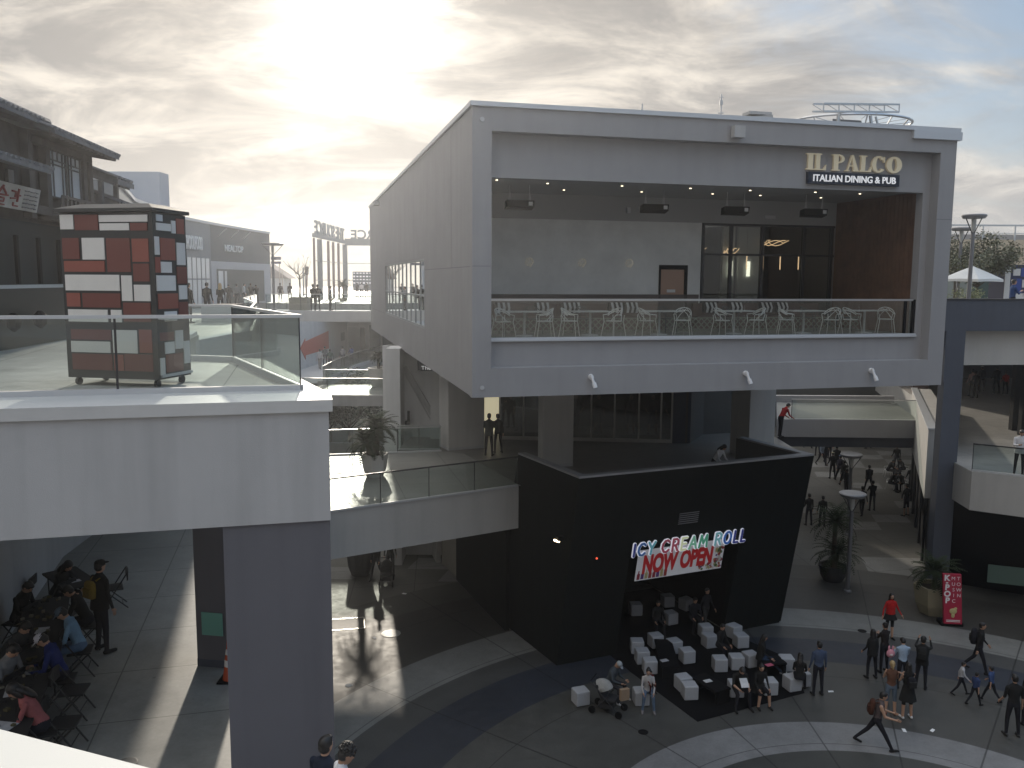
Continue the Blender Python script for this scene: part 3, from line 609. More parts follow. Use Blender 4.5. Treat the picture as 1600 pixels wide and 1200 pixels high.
# ------------------------------------------------------------------ level two walkway: bridge, roof of the dark shop, floor under the box
F0, F1, Bk0, Bk1 = Vector((-5.75, 26.28)), Vector((.26, 29.9)), Vector((-8.5, 34.8)), Vector((-3.0, 36.06))
wk = MB(); wk.prism([F0, F1, (.05, 30.6), (-2.0, 35.6), (-3.0, 36.06), Bk0], 4.15, 5.69)
wk.build('footbridge_slab', WHITEW, kind='structure')
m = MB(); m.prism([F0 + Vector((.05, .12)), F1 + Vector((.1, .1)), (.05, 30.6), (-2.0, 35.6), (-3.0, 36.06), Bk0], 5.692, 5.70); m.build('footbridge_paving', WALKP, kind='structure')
m = MB(); m.prism([(.5, 30.3), (2.1, 27.25), (10.2, 30.8), (9.0, 34.0), (12.5, 36.5), (12.5, 44), (-4.6, 44), (-4.9, 36.2), (-3.0, 36.07), (-1.98, 35.62), (.07, 30.61)], 5.2, 5.698); m.build('arcade_floor', mat('arcade_paving', (.13, .125, .115), .45, noise=.2, scale=1.2, bump=.05), kind='structure')
railing([(-3.0, 12.8), (-5.95, 26.0), F0, F1 + Vector((-.05, -.03))], 5.70, 'glass guard along the near edge of the footbridge with the potted palm', post=1.55, cap=DMETAL, curb=.06)
railing([Bk0 + Vector((-3.6, -.2)), Bk0, Bk1 + Vector((-.02, 0))], 5.70, 'back guard rail of the footbridge behind the potted palm', post=2.2, cap=METAL, curb=.06)
# columns
def column(name, label, p, w, d, rz, z0, z1, mt, base=None):
    t = thing(name, label, 'column', (p[0], p[1], z0), rz)
    m = MB(); m.box((-w / 2, -d / 2, 0), (w / 2, d / 2, z1 - z0)); m.build('shaft', mt, t)
    m = MB(); m.box((-w / 2 - .004, -d / 2 - .004, .0), (w / 2 + .004, d / 2 + .004, .12)); m.build('base_band', base or GRAYL, t)
    return t
cA = column('stone_column', 'pale square column standing left of the shop windows under the box', (1.75, 33.6), 1.22, .95, R(10), L2, 9.86, WHITEW)
cB = column('stone_column', 'pale square column at the right end of the dark parapet', (10.2, 35.75), 1.22, 1.4, R(18), L2, 9.86, WHITEW)
column('stone_column', 'wide white pier between the stair wall and the lit shop doorway', (-2.2, 37.05), 1.66, 1.2, R(24), L2, 9.9, WHITEW)
for c, dx in ((Vector((1.93, 33.1)), 0), (Vector((10.5, 35.0)), 0)):
    w_ = thing('wall_light', 'small violet-lit wall light on the %s pale column' % ('left' if c.x < 5 else 'right'), 'light', (c.x, c.y - .03, 9.35), R(10) if c.x < 5 else R(18))
    m = MB(); m.box((-.2, -.12, -.05), (.2, .06, .05)); m.build('housing', DMETAL, w_); m = MB(); m.box((-.17, -.14, -.06), (.17, -.1, -.02)); m.build('tube', mat('violet_tube', (.6, .5, 1), .5, emit=(.62, .55, 1), estr=2.6), w_)
# shop behind the columns
sh = thing('clothes_shop', 'dark glazed clothes shop with mannequins behind thin pale frames', 'shop', (0, 0, 0))
S0, S1 = Vector((-1.5, 39.0)), Vector((7.25, 38.25)); ds = (S1 - S0).normalized(); ns = Vector((-ds.y, ds.x)); sl_ = (S1 - S0).length
def sp(a, b, z): p = S0 + ds * a + ns * b; return (p.x, p.y, z)
m = MB(lambda p: sp(*p))
xs = [0, .95, 2.05, 2.95, 4.0, 5.15, 6.2, 7.3, 8.3, sl_]
for x in xs: m.box((x - .035, -.05, 5.7), (x + .035, .05, 9.9))
m.box((.95, -.04, 5.7), (sl_, .04, 5.86)); m.box((0, -.04, 9.2), (sl_, .04, 9.9))
m.build('window_frame', mat('pale_frame', (.36, .35, .33), .5), sh)
m = MB(lambda p: sp(*p)); m.box((.98, -.006, 5.86), (sl_, .006, 9.2)); m.build('glazing', SHOPG, sh)
m = MB(lambda p: sp(*p)); m.box((-1.0, 4, 5.7), (9.5, 4.2, 9.9)); m.box((9.4, 0, 5.7), (9.5, 4, 9.9)); m.box((-1, 0, 9.75), (9.5, 4.1, 9.9)); m.build('shop_interior', mat('shop_dark', (.05, .05, .048), .9), sh)
m = MB(lambda p: sp(*p)); m.box((1.1, .3, 5.705), (8.2, 1.3, 6.0)); m.build('display_plinth', mat('plinth', (.25, .24, .22), .8), sh)
m = MB(lambda p: sp(*p)); m.box((.04, 1.2, 5.7), (.85, 1.3, 9.6)); m.build('lit_panel', mat('lit_cream', (.8, .75, .55), .7, emit=(1, .9, .6), estr=.42), sh)
m = MB(); m.box((7.3, 38.2, 5.7), (8.1, 38.4, 9.9)); m.build('blue_panel', mat('dark_blue', (.015, .025, .05), .7), sh)
sd = thing('arcade_wall', 'dark blank wall at the end of the shop windows under the box', 'wall', (0, 0, 0))
m = MB(); wallstrip(m, [(8.1, 38.3), (9.2, 40.5), (12.2, 41.5)], 5.7, 9.9, .3); m.build('wall_face', mat('deep_grey_wall', (.07, .072, .07), .9, noise=.1), sd)
# white stair wall
sw_ = thing('stair_wall', 'white wall with a sloping handrail trim left of the wide white pier', 'wall', (0, 0, 0))
m = MB(); m.box((-6.0, 39.4, 0), (-2.5, 39.7, 9.95)); m.box((-5.62, 37.9, 0), (-5.0, 39.4, 9.95)); m.box((-3.75, 38.9, 5.7), (-3.2, 39.39, 9.95)); m.build('wall_face', WHITE, sw_)
m = MB(); m.bar((-4.98, 39.33, 9.0), (-3.6, 39.33, 6.6), .12, .22); m.bar((-4.98, 39.28, 8.72), (-3.7, 39.28, 6.4), .05, .05); m.build('sloping_trim', GRAYL, sw_)
m = MB(); m.cbox((-4.75, 38.9, 6.75), (.12, .12, .5)); m.ball((-4.8, 38.8, 6.45), .13, 8, 6); m.build('wall_lamp', DMETAL, sw_)
railing([(-4.9, 36.3), (-3.1, 36.35)], 5.70, 'short guard rail in front of the white stair wall', post=1.2, cap=METAL, curb=.06)
ms = thing('mirror_sign', 'dark hanging sign with white letters reading The Mirror', 'sign', (-3.0, 36.0, 9.2), R(8))
m = MB(); m.box((-1.0, 0, -.02), (1.3, .08, .85)); m.build('sign_board', mat('sign_slate', (.05, .055, .06), .6), ms)
text('TN', .62, .02, MATS['white_letter'], 'monogram', ms, (-.55, -.012, .22), align='LEFT'); text('The Mirror', .23, .02, MATS['white_letter'], 'lettering', ms, (-.85, -.012, .03), align='LEFT', xs=1.15)
# level-one shops under the walkway: beige pier and dark glass fronts
s1 = thing('lower_shop', 'dark glass shopfront tucked under the footbridge beside a beige pier', 'shop', (0, 0, 0))
m = MB()
wallstrip(m, [(-2.25, 36.1), (-.62, 31.95), (-.05, 30.6)], 0, 4.14, -.15)
m.build('dark_front', DARKW, s1)
m = MB(); 
for k in range(5):
    p = Vector((-2.2, 35.9)).lerp(Vector((-.62, 31.9)), k / 4); m.cbox((p.x - .05, p.y, 2.05), (.08, .08, 4.1), R(-68))
m.build('mullion', mat('mullion_grey', (.18, .18, .19), .5), s1)
m = MB(); m.bar((-2.28, 35.9, 2.05), (-.72, 31.92, 2.05), .03, 3.7); m.build('shop_pane', DARKG, s1)
m = MB(); m.loft([[(-3.2, 38.2, z), (-2.25, 36.1, z), (-1.2, 36.5, z), (-2.2, 38.6, z)] for z in (0, 4.14)]); m.build('beige_pier', mat('beige_stucco', (.24, .225, .19), .9, noise=.06), s1)
m = MB(); wallstrip(m, [(-5.6, 47), (-3.25, 38.3)], 0, 5.1, -.2); m.build('white_front', WHITEW, s1)
for k in range(3):
    p = Vector((-4.1, 41.6)).lerp(Vector((-3.35, 38.8)), k / 2.4); m = MB(); m.cbox((p.x - .03, p.y, 1.9), (.9, .06, 2.8), R(-74.5)); m.build('shop_window', DARKG, s1)
# ------------------------------------------------------------------ near left terrace (level three)
A0 = Vector((-2.45, 11.3)); dL = Vector((-.9685, -.249)); nL = Vector((-.249, .9685))
Q = lambda a, b: A0 + dL * a + nL * b
edge = [Vector((-5.0, 17.1)), Vector((-7.2, 17.5)), Vector((-8.4, 22)), Vector((-8.9, 29)), Vector((-11.1, 37)), Vector((-14.4, 46)), Vector((-16.2, 56))]
shopl = [Vector((-10.8, 14)), Vector((-11.24, 18.7)), Vector((-11.7, 22.3)), Vector((-12.4, 26.7)), Vector((-13.6, 31)), Vector((-16.9, 37)), Vector((-20.5, 47)), Vector((-23.1, 60)), Vector((-23.25, 66.5)), Vector((-22.95, 75)), Vector((-22.5, 80))]
m = MB(); m.prism([Q(0, 0), Q(12, 0), Q(12, 8), (-14.5, 17), (-14.5, 24), (-9.0, 24.5), edge[2], edge[1], edge[0]], 9.75, 11.27)
m.build('terrace_slab', GRAYL, kind='structure')
m = MB(); m.prism([Q(0, .9), Q(12, .9), Q(12, 8), (-14.5, 17), (-14.5, 24), (-9.0, 24.5), edge[2], edge[1], edge[0] + Vector((-.06, .1))], 11.272, 11.4); m.build('terrace_floor', DECKP, kind='structure')
m = MB(); m.loft([[(*Q(a, -.05), 11.25), (*Q(a, .9), 11.25), (*Q(a, .9), 11.43), (*Q(a, -.05), 11.41)] for a in (-.05, 3.0, 6.2, 12)]); m.build('terrace_coping', mat('coping_white', (.50, .50, .49), .5, noise=.05), kind='structure')
railing([Q(10, .94), Q(.35, .94), (-5.41, 16.53), (-6.9, 16.95)], 11.4, 'glass guard rail round the near left terrace with a pale flat top rail', post=2.3, curb=.1, capw=.07, h=1.08)
m = MB(); wallstrip(m, [edge[1] + Vector((.02, 0)), edge[2], Vector((-9.0, 24.4))], 11.2, 11.5, .25)
m.build('terrace_kerb', WHITE, kind='structure')
# curved walkway beyond it
wkp = [Vector((-9.0, 24.55)), edge[3], edge[4], edge[5], edge[6], Vector((-16.6, 59.4))] + shopl[7:2:-1] + [Vector((-14.4, 24.1))]
m = MB(); m.prism(wkp, 10.25, 10.9); m.build('curved_walkway', WHITE, kind='structure')
m = MB(); m.prism(wkp, 10.902, 10.91); m.build('curved_walkway_paving', DECKP, kind='structure')
railing([edge[3], edge[4], edge[5], edge[6] + Vector((-.4, -.4))], 10.9, 'curved glass guard rail along the far left walkway', post=2.2, curb=.35, capw=.09)
m = MB(); wallstrip(m, [edge[2] + Vector((-.1, .2)), Vector((-9.0, 24.6)), edge[3], edge[4]], 10.6, 11.25, .35); m.build('walkway_kerb', WHITE, kind='structure')
# far crossing walkway
m = MB(); m.prism([(-16.2, 56), (-2, 56), (-2, 59.4), (-16.6, 59.4)], 10.55, 10.9); m.box((-16.2, 55.9, 10.25), (-2, 56.1, 10.92)); m.build('far_walkway', WHITE, kind='structure')
railing([(-16.1, 56.05), (-2.5, 56.05)], 10.92, 'glass guard rail of the far crossing walkway', post=2.4, curb=.04, capw=.05, h=1.1)
# upper plaza beyond the gap, reaching the gate
m = MB(); m.prism([(-24, 76), (30, 76), (60, 200), (-90, 200), (-60, 76), (-25, 60), (-23.3, 60)], 10.3, 10.88); m.build('upper_plaza', DECKP, kind='structure')
# left shops, dark front
ds_ = thing('dark_storefront', 'long dark glazed storefront behind the rolling kiosk', 'shop', (0, 0, 0))
m = MB(); wallstrip(m, shopl[:6], 10.0, 14.3, 3.0); m.build('front_wall', mat('storefront_dark', (.012, .016, .016), .7, noise=.2, scale=.8), ds_)
m = MB(); wallstrip(m, [p + Vector((.06, 0)) for p in shopl[:6]], 11.4, 12.75, .05); m.build('lower_panel', mat('panel_dark_green', (.018, .024, .022), .4, noise=.2), ds_)
m = MB(); wallstrip(m, [p + Vector((.09, 0)) for p in shopl[:6]], 12.75, 12.83, .09); m.build('sill_rail', mat('sill_pale', (.4, .42, .42), .5), ds_)
for i, y in enumerate((16.6, 18.4, 19.6, 20.8, 22.0, 23.2, 24.6)):
    k = 0
    x = -11.24 - (y - 18.7) * .13; m = MB(); m.cbox((x + .1, y, 13.4), (.07, .09, 1.1)); m.build('mullion', BLACK, ds_)
for y in (18.9, 20.3):
    x = -11.24 - (y - 18.7) * .13; m = MB(); m.lathe((x + .25, y, 12.0), [(.02, -.2), (.14, -.1), (.16, .1), (.05, .22)], 8); m.build('wall_pot', BLACK, ds_)
# traditional tiled upper storey
def tp(y, off, z): # point on the line of the shopfront, off = towards the walkway
    x = -11.24 - (y - 18.7) * .125; return (x + off, y, z)
tf = thing('tiled_roof_house', 'old-style grey tiled upper storey with lattice window and wooden balcony', 'building', (0, 0, 0))
TW = mat('weathered_timber', (.10, .085, .075), .9, noise=.35, scale=2.2, bump=.3); TILE = mat('roof_tile', (.13, .135, .145), .8, noise=.3, scale=4, bump=.4)
m = MB(); y0, y1 = 15.0, 24.5
m.loft([[tp(y0, -3, 14.3), tp(y1, -3, 14.3), tp(y1, -.1, 14.3), tp(y0, -.1, 14.3)], [tp(y0, -3, 16.5), tp(y1, -3, 16.5), tp(y1, -.1, 16.5), tp(y0, -.1, 16.5)]]); m.build('timber_wall', TW, tf)
def tiled(ya, yb, z, d, drop, nm='roof', n=None):
    m = MB(); n = n or int((yb - ya) / .22)
    m.loft([[tp(ya, -1.6, z + .42), tp(ya, d, z - drop), tp(ya, d, z - drop - .10), tp(ya, -1.6, z + .2)], [tp(yb, -1.6, z + .42), tp(yb, d, z - drop), tp(yb, d, z - drop - .10), tp(yb, -1.6, z + .2)]])
    for i in range(n + 1):
        y = ya + (yb - ya) * i / n; m.tube([tp(y, -1.5, z + .45), tp(y, d + .02, z - drop + .015)], .055, 6)
    m.tube([tp(ya, -1.2, z + .5), tp(yb, -1.2, z + .5)], .13, 8)
    return m.build(nm, TILE, tf)
tiled(15, 20.6, 16.95, .45, .3); tiled(20.4, 24.9, 16.85, .8, .42); tiled(15, 19.9, 15.68, .9, .25, 'lower_roof')
m = MB()
for i in range(16): m.bar(tp(20.6 + i * .27, -.1, 16.45), tp(20.6 + i * .27, .75, 16.3), .07, .08)
m.bar(tp(20.4, .7, 16.34), tp(24.8, .7, 16.34), .08, .12); m.build('rafter', TW, tf)
m = MB()
for y in (20.5, 21.5, 23.95, 24.4): m.cbox(tp(y, 0.06, 15.4), (.2, .18, 2.0))
m.bar(tp(20.5, .06, 14.62), tp(24.4, .06, 14.62), .2, .2); m.bar(tp(20.5, .1, 16.25), tp(24.4, .1, 16.25), .2, .16); m.build('post', TW, tf)
for ya in (21.75, 22.95):                                  # lattice windows
    m = MB(); m.loft([[tp(ya, .04, 15.02), tp(ya + .98, .04, 15.02), tp(ya + .98, .04, 16.16), tp(ya, .04, 16.16)], [tp(ya, .07, 15.02), tp(ya + .98, .07, 15.02), tp(ya + .98, .07, 16.16), tp(ya, .07, 16.16)]]); w_ = m.build('lattice_window', mat('paper_window', (.50, .53, .55), .5), tf)
    m = MB()
    for a in (0, .19, .79, .98): m.bar(tp(ya + a, .09, 15.02), tp(ya + a, .09, 16.16), .03, .03)
    for z in (15.02, 15.83, 15.93, 16.16): m.bar(tp(ya, .09, z), tp(ya + .98, .09, z), .03, .03)
    m.bar(tp(ya + .49, .09, 15.93), tp(ya + .49, .09, 16.16), .03, .03); m.build('lattice', mat('lattice_wood', (.12, .11, .11), .8), w_)
m = MB(); m.bar(tp(21.4, .5, 14.98), tp(24.3, .5, 14.98), .06, .07); m.bar(tp(21.4, .5, 14.55), tp(24.3, .5, 14.55), .1, .1)
for i in range(12): m.bar(tp(21.4 + i * .262, .5, 14.55), tp(21.4 + i * .262, .5, 14.98), .09, .04)
m.loft([[tp(21.3, -.1, 14.42), tp(24.4, -.1, 14.42), tp(24.4, .6, 14.42), tp(21.3, .6, 14.42)], [tp(21.3, -.1, 14.5), tp(24.4, -.1, 14.5), tp(24.4, .6, 14.5), tp(21.3, .6, 14.5)]]); m.build('balcony', TW, tf)
for y in (17.7, 18.4, 19.1, 19.8):
    m = MB(); m.cbox(tp(y, -.06, 15.28), (.1, .22, .28)); m.build('small_shutter', mat('shutter_grey', (.26, .25, .24), .8), tf)
# neighbour's eave stubs beyond
m = MB()
for y, z, d in ((25.3, 16.0, .6), (25.4, 15.3, .6)):
    m.loft([[tp(y, -.6, z + .3), tp(y, d, z - .15), tp(y, d, z - .3), tp(y, -.6, z + .1)], [tp(y + 1.5, -.6, z + .3), tp(y + 1.5, d, z - .15), tp(y + 1.5, d, z - .3), tp(y + 1.5, -.6, z + .1)]])
    for i in range(6): m.bar(tp(y + i * .27, -.5, z + .05), tp(y + i * .27, d - .1, z - .3), .06, .07); m.tube([tp(y + i * .27, -.6, z + .34), tp(y + i * .27, d, z - .1)], .05, 5)
for y in (25.3, 26.6): m.cbox(tp(y, .1, 15.0), (.12, .12, 1.6))
m.build('eave_bracket', TILE, tf)
# korean signboard: cream board with red brush strokes
ks = thing('brush_signboard', 'weathered cream signboard with red brush lettering under the lower tiled roof', 'sign', (0, 0, 0))
m = MB(); m.loft([[tp(16, .15, 14.52), tp(20.55, .15, 14.52), tp(20.55, .28, 15.04), tp(16, .28, 15.04)], [tp(16, .2, 14.52), tp(20.55, .2, 14.52), tp(20.55, .33, 15.04), tp(16, .33, 15.04)]]); m.build('board', mat('board_cream', (.42, .40, .37), .85, noise=.2, scale=3), ks)
m = MB()
def br(pts, w=.035):   # strokes in (y, z) on the board
    P_ = [tp(y - .72, .22 + (z - 14.42) * .23, z * .9 + 1.53) for y, z in pts]
    for a, b in zip(P_, P_[1:]): m.bar(a, b, w, w)
for o_ in (0,):
    br([(18.55, 14.82), (18.75, 14.86), (18.8, 14.72), (18.58, 14.7), (18.55, 14.82)]); br([(18.98, 14.93), (19.0, 14.6)])
    br([(19.38, 14.92), (19.2, 14.74)]); br([(19.36, 14.88), (19.56, 14.74)]); br([(19.15, 14.7), (19.65, 14.71)]); br([(19.28, 14.64), (19.5, 14.63), (19.48, 14.55), (19.3, 14.55), (19.32, 14.48), (19.54, 14.48)], .028)
    br([(19.8, 14.84), (20.02, 14.83), (20.0, 14.7)]); br([(19.78, 14.66), (20.05, 14.68)], .03); br([(20.12, 14.92), (20.12, 14.6)]); br([(20.12, 14.76), (20.24, 14.76)], .03); br([(19.95, 14.58), (19.95, 14.5), (20.18, 14.5)], .028)
    br([(18.0, 14.86), (18.2, 14.86), (18.2, 14.7), (18.0, 14.7), (18.0, 14.86)]); br([(18.36, 14.92), (18.36, 14.6)]); br([(17.7, 14.88), (17.55, 14.7)]); br([(17.66, 14.84), (17.82, 14.7)])
m.build('brush_lettering', mat('brush_red', (.22, .045, .04), .8), ks)
m = MB()
for r_i in range(5):
    for c_i in range(5): br([(20.42 + c_i * .15, 14.9 - r_i * .10), (20.51 + c_i * .15, 14.9 - r_i * .10 + .012 * (c_i % 2))], .022 if r_i < 3 else .03)
m.build('small_lettering', mat('ink_grey', (.15, .14, .14), .8), ks)
# curved white shops further along
cs = thing('curved_shop_block', 'curved grey and white shop block with SCHOOL FOOD lettering behind the kiosk', 'building', (0, 0, 0))
m = MB(); wallstrip(m, shopl[5:9], 0, 17.1, 9.0); m.build('pale_wall', mat('far_grey', (.19, .205, .22), .85, noise=.05), cs)
m = MB(); wallstrip(m, shopl[8:], 0, 14.35, 9.0); m.build('white_wall', mat('far_white', (.42, .42, .43), .85, noise=.05), cs)
m = MB(); wallstrip(m, shopl[8:], 14.35, 17.15, 9.0); m.build('dark_band', mat('far_dark_grey', (.08, .095, .105), .85), cs)
m = MB(); wallstrip(m, [p + Vector((.1, 0)) for p in shopl[5:]], 17.12, 17.3, 9.0); m.build('roof_coping', CAP, cs)
m = MB(); m.box((-31, 57, 17), (-23.1, 58.5, 19.9)); m.build('penthouse', mat('penthouse_grey', (.30, .34, .40), .85), cs)
def sf_pt(seg, a, z, off=.0):
    p, q = shopl[seg], shopl[seg + 1]; d = (q - p).normalized(); n = Vector((d.y, -d.x)); r = p + d * a + n * off; return (r.x, r.y, z)
GW = mat('bright_window', (.55, .58, .60), .15, spec=.8)
for i in range(6):
    m = MB()
    for z0, z1 in ((10.95, 12.9), (13.0, 14.5)):
        m.loft([[sf_pt(7, .2 + i * .98, z0, .03), sf_pt(7, .95 + i * .98, z0, .03), sf_pt(7, .95 + i * .98, z1, .03), sf_pt(7, .2 + i * .98, z1, .03)], [sf_pt(7, .2 + i * .98, z0, .06), sf_pt(7, .95 + i * .98, z0, .06), sf_pt(7, .95 + i * .98, z1, .06), sf_pt(7, .2 + i * .98, z1, .06)]])
    m.build('window', GW, cs)
for i in range(6):
    m = MB(); a = 6.5 + i * .98
    m.loft([[sf_pt(6, a, 11, .03), sf_pt(6, a + .8, 11, .03), sf_pt(6, a + .8, 14.5, .03), sf_pt(6, a, 14.5, .03)], [sf_pt(6, a, 11, .06), sf_pt(6, a + .8, 11, .06), sf_pt(6, a + .8, 14.5, .06), sf_pt(6, a, 14.5, .06)]]); m.build('window', GW, cs)
for i in range(4):
    m = MB(); a = 1.3 + i * 1.35
    m.loft([[sf_pt(8, a, 11, .03), sf_pt(8, a + .95, 11, .03), sf_pt(8, a + .95, 13.6, .03), sf_pt(8, a, 13.6, .03)], [sf_pt(8, a, 11, .06), sf_pt(8, a + .95, 11, .06), sf_pt(8, a + .95, 13.6, .06), sf_pt(8, a, 13.6, .06)]]); m.build('window', GW, cs)
m = MB(); m.loft([[sf_pt(8, 1.0, 11, .02), sf_pt(9, 3.4, 11, .02), sf_pt(9, 3.4, 13.75, .02), sf_pt(8, 1.0, 13.75, .02)], [sf_pt(8, 1.0, 11, .025), sf_pt(9, 3.4, 11, .025), sf_pt(9, 3.4, 13.75, .025), sf_pt(8, 1.0, 13.75, .025)]]); m.build('door_recess', mat('recess_dark', (.06, .07, .07), .6), cs)
m = MB()
for a in (1.5, 4.2, 7.0): m.bar(sf_pt(8, a, 16.3, .02), sf_pt(8, a + .1, 16.9, .7), .05, .05)
m.build('sign_bracket', METALL, cs)
rzs = math.atan2(6.5, -.15) - math.pi   # facade faces right: text reads from +X side
def facade_text(body, seg, a, z, size, mt, nm, xs=1., bold=0.):
    p, q = shopl[seg], shopl[seg + 1]; d = (q - p).normalized(); rz = math.atan2(d.y, d.x)
    text(body, size, .06, mt, nm, cs, sf_pt(seg, a, z, .12), rz=rz, xs=xs, bold=bold)
facade_text('SCHOOLFOOD', 7, 2.3, 15.1, 1.35, mat('far_letter', (.62, .64, .65), .5), 'shop_lettering', xs=.44, bold=.02)
facade_text('NEALTOP', 8, 4.7, 15.2, .72, MATS['far_letter'], 'shop_lettering', xs=1.35, bold=.012)
m = MB(); m.cbox((-22.0, 80.2, 14.9), (.9, .2, .28)); m.cbox((-22.0, 80.2, 14.5), (.9, .2, .22)); m.build('blade_sign', mat('blade_sign', (.14, .14, .2), .6), cs)
# gate with mirrored lettering
gt = thing('steel_gate', 'tall grey steel gateway with THE SOURCE lettering on top seen from behind', 'gate', (0, 0, 0))
STL = mat('gate_steel', (.20, .22, .23), .6); RST = mat('gate_rust', (.20, .15, .14), .7)
gp = aty(492, 450, 88); gq = aty(540, 450, 104); gp.z = gq.z = 10.9; ge = Vector((gq.x + 14, gq.y + 1.5, 10.9)); gzt = 17.45
m = MB(); m.bar((gp.x, gp.y, gzt), (gq.x, gq.y, gzt), .35, .4); m.bar((gq.x, gq.y, gzt), (ge.x, ge.y, gzt), .5, .8); m.build('top_beam', STL, gt)
for k, (w, mt) in enumerate(((.2, RST), (.45, STL), (.25, RST), (.25, RST), (.25, RST), (.5, STL))):
    p = gp.lerp(gq, (0, .16, .42, .58, .76, 1.0)[k]); m = MB(); m.cbox((p.x, p.y, 14.0), (w, w, 6.3)); m.build('gate_post', mt, gt)
for f_ in (.42, 1.0): 
    p = gq.lerp(ge, f_); m = MB(); m.cbox((p.x, p.y, 14), (.3, .3, 6.3)); m.build('gate_post', RST, gt)
m = MB()
for z in (12.9, 14.9): m.bar((gp.x, gp.y, z), (gq.x, gq.y, z), .06, .06); m.bar((gq.x, gq.y, z), (ge.x, ge.y, z), .06, .06)
m.build('tie_rod', STL, gt)
d = (gq - gp).normalized(); c = gp.lerp(gq, .5)
text('THE SOURCE', 1.9, .12, STL, 'gate_lettering', gt, (c.x, c.y, gzt + .2), rz=math.atan2(d.y, d.x) + math.pi, xs=1.35, bold=.05)
d = (ge - gq).normalized(); c = gq.lerp(ge, .38)
text('THE SOURCE', 1.5, .12, STL, 'gate_lettering', gt, (c.x, c.y, gzt + .4), rz=math.atan2(d.y, d.x) + math.pi, xs=1.05, bold=.04)
sc_ = thing('led_screen', 'dark display screen with rows of pale dots beyond the gate', 'screen', (*aty(567, 455, 112)[:2], 10.9))
m = MB(); m.box((-1.3, 0, .6), (3.2, .3, 3.1)); m.build('screen_body', mat('screen_grey', (.13, .14, .16), .6), sc_)
m = MB(); rnd = random.Random(3)
for i in range(40): m.cbox((-1.1 + (i % 10) * .42, -.03, 2.9 - (i // 10) * .42), (.25, .02, .12 + .1 * rnd.random()))
m.build('screen_dots', mat('dots', (.6, .6, .62), .6, emit=(.9, .9, 1), estr=.25), sc_)
# slender things on the far plaza
def pole(px, ytop, Y, r, label, name='tall_pole', mt=None):
    b = aty(px, 450, Y); t = aty(px, ytop, Y); o = thing(name, label, 'pole', (b.x, b.y, 10.88)); m = MB(); m.tube([(0, 0, 0), (0, 0, t.z - 10.88)], [r, r * .8], 6); m.build('shaft', mt or mat('pole_tan', (.34, .28, .24), .8), o); return o
pole(437.5, 411, 120, .09, 'thin tan pole just right of the curved shop block'); pole(441.5, 421, 120, .08, 'shorter tan pole beside another right of the curved shop block')
pole(474.5, 418, 110, .13, 'stout grey pole left of the steel gate', mt=STL); pole(477.5, 421, 118, .08, 'slim grey pole between the stout pole and the signal', mt=STL)
tl = thing('traffic_signal', 'dark signal heads on a leaning rusty post left of the gate', 'signal', (*aty(480, 450, 95)[:2], 10.88))
m = MB(); m.tube([(-.1, 0, 0), (.0, 0, 2.6)], .1, 6); m.build('post', RST, tl); m = MB(); m.ball((0, 0, 3.3), .24, 8, 6); m.ball((.02, 0, 3.0), .2, 8, 6); m.ball((0, 0, 2.75), .2, 8, 6); m.build('signal_head', DMETAL, tl)
# planters on the far walkway
def pbox(name, label, a, b, z0, z1, mt, cat='planter'):
    o = thing(name, label, cat, ((a[0] + b[0]) / 2, a[1], z0)); m = MB(); w = (b[0] - a[0]) / 2
    m.box((-w, 0, 0), (w, b[1] - a[1], z1 - z0)); bo = m.build('box', mt, o); m = MB(); m.box((-w + .05, .05, z1 - z0), (w - .05, b[1] - a[1] - .05, z1 - z0 + .04)); m.build('soil', mat('soil', (.05, .04, .03), .95), o); return o
pbox('box_planter', 'tan box planter on the far crossing walkway', (-14.9, 57.2), (-13.7, 58.4), 10.9, 11.75, mat('tan_box', (.30, .26, .22), .8))
pbox('box_planter', 'long low white box planter beside the curved walkway rail', (-14.9, 41), (-13.5, 44), 10.9, 11.7, WHITE)
hs = thing('small_house', 'small peaked roof house far off beyond the curved shops', 'building', (*aty(428, 450, 130)[:2], 10.88))
m = MB(); m.box((-2, 0, 0), (1.6, 4, 2.2)); m.build('wall', MATS['far_white'], hs); m = MB(); m.loft([[(-2.4, -.2, 2.2), (2.4, -.2, 2.2), (-1, -.2, 4.4)], [(-2.4, 4.2, 2.2), (2.4, 4.2, 2.2), (-1, 4.2, 4.4)]]); m.build('roof', mat('roof_brown', (.2, .17, .16), .9), hs)

# ------------------------------------------------------------------ middle distance, level two
m = MB(); m.prism([(-14.5, 53.5), (-6.3, 53.5), (-6.3, 59.0), (-13.2, 59.0)], 5.2, 5.7); m.box((-14.5, 53.4, 5.05), (-6.3, 53.55, 5.72)); m.build('middle_walkway', GRAYL, kind='structure')
m = MB(); m.prism([(-14.4, 53.6), (-6.3, 53.6), (-6.3, 58.9), (-13.2, 58.9)], 5.705, 5.71); m.build('middle_walkway_paving', DECKP, kind='structure')
railing([(-14.3, 53.62), (-6.4, 53.62)], 5.71, 'front guard rail of the bright middle walkway', post=2.6, curb=.04, cap=METAL)
railing([(-12.9, 58.85), (-6.4, 58.85)], 5.71, 'back guard rail of the bright middle walkway', post=2.6, curb=.04, cap=METAL)
arc = [Vector(atz(px, py, 5.8)[:2]) for px, py in ((505, 597), (513, 592), (526, 585), (541, 578), (560, 570), (586, 562), (614, 556), (640, 553))]
w0, w1 = Vector(atz(466, 579, 5.7)[:2]), Vector(atz(543, 552, 5.7)[:2])
m = MB(); m.prism([(-30, 60), (-14.8, 60)] + arc + [(2, 96), (-30, 96)], 5.2, 5.7); m.build('arrow_floor', mat('arrow_floor', (.42, .42, .41), .6, noise=.1), kind='structure')
m = MB(); wallstrip(m, arc, 5.6, 5.86, .4); m.build('curved_kerb', WHITE, kind='structure')
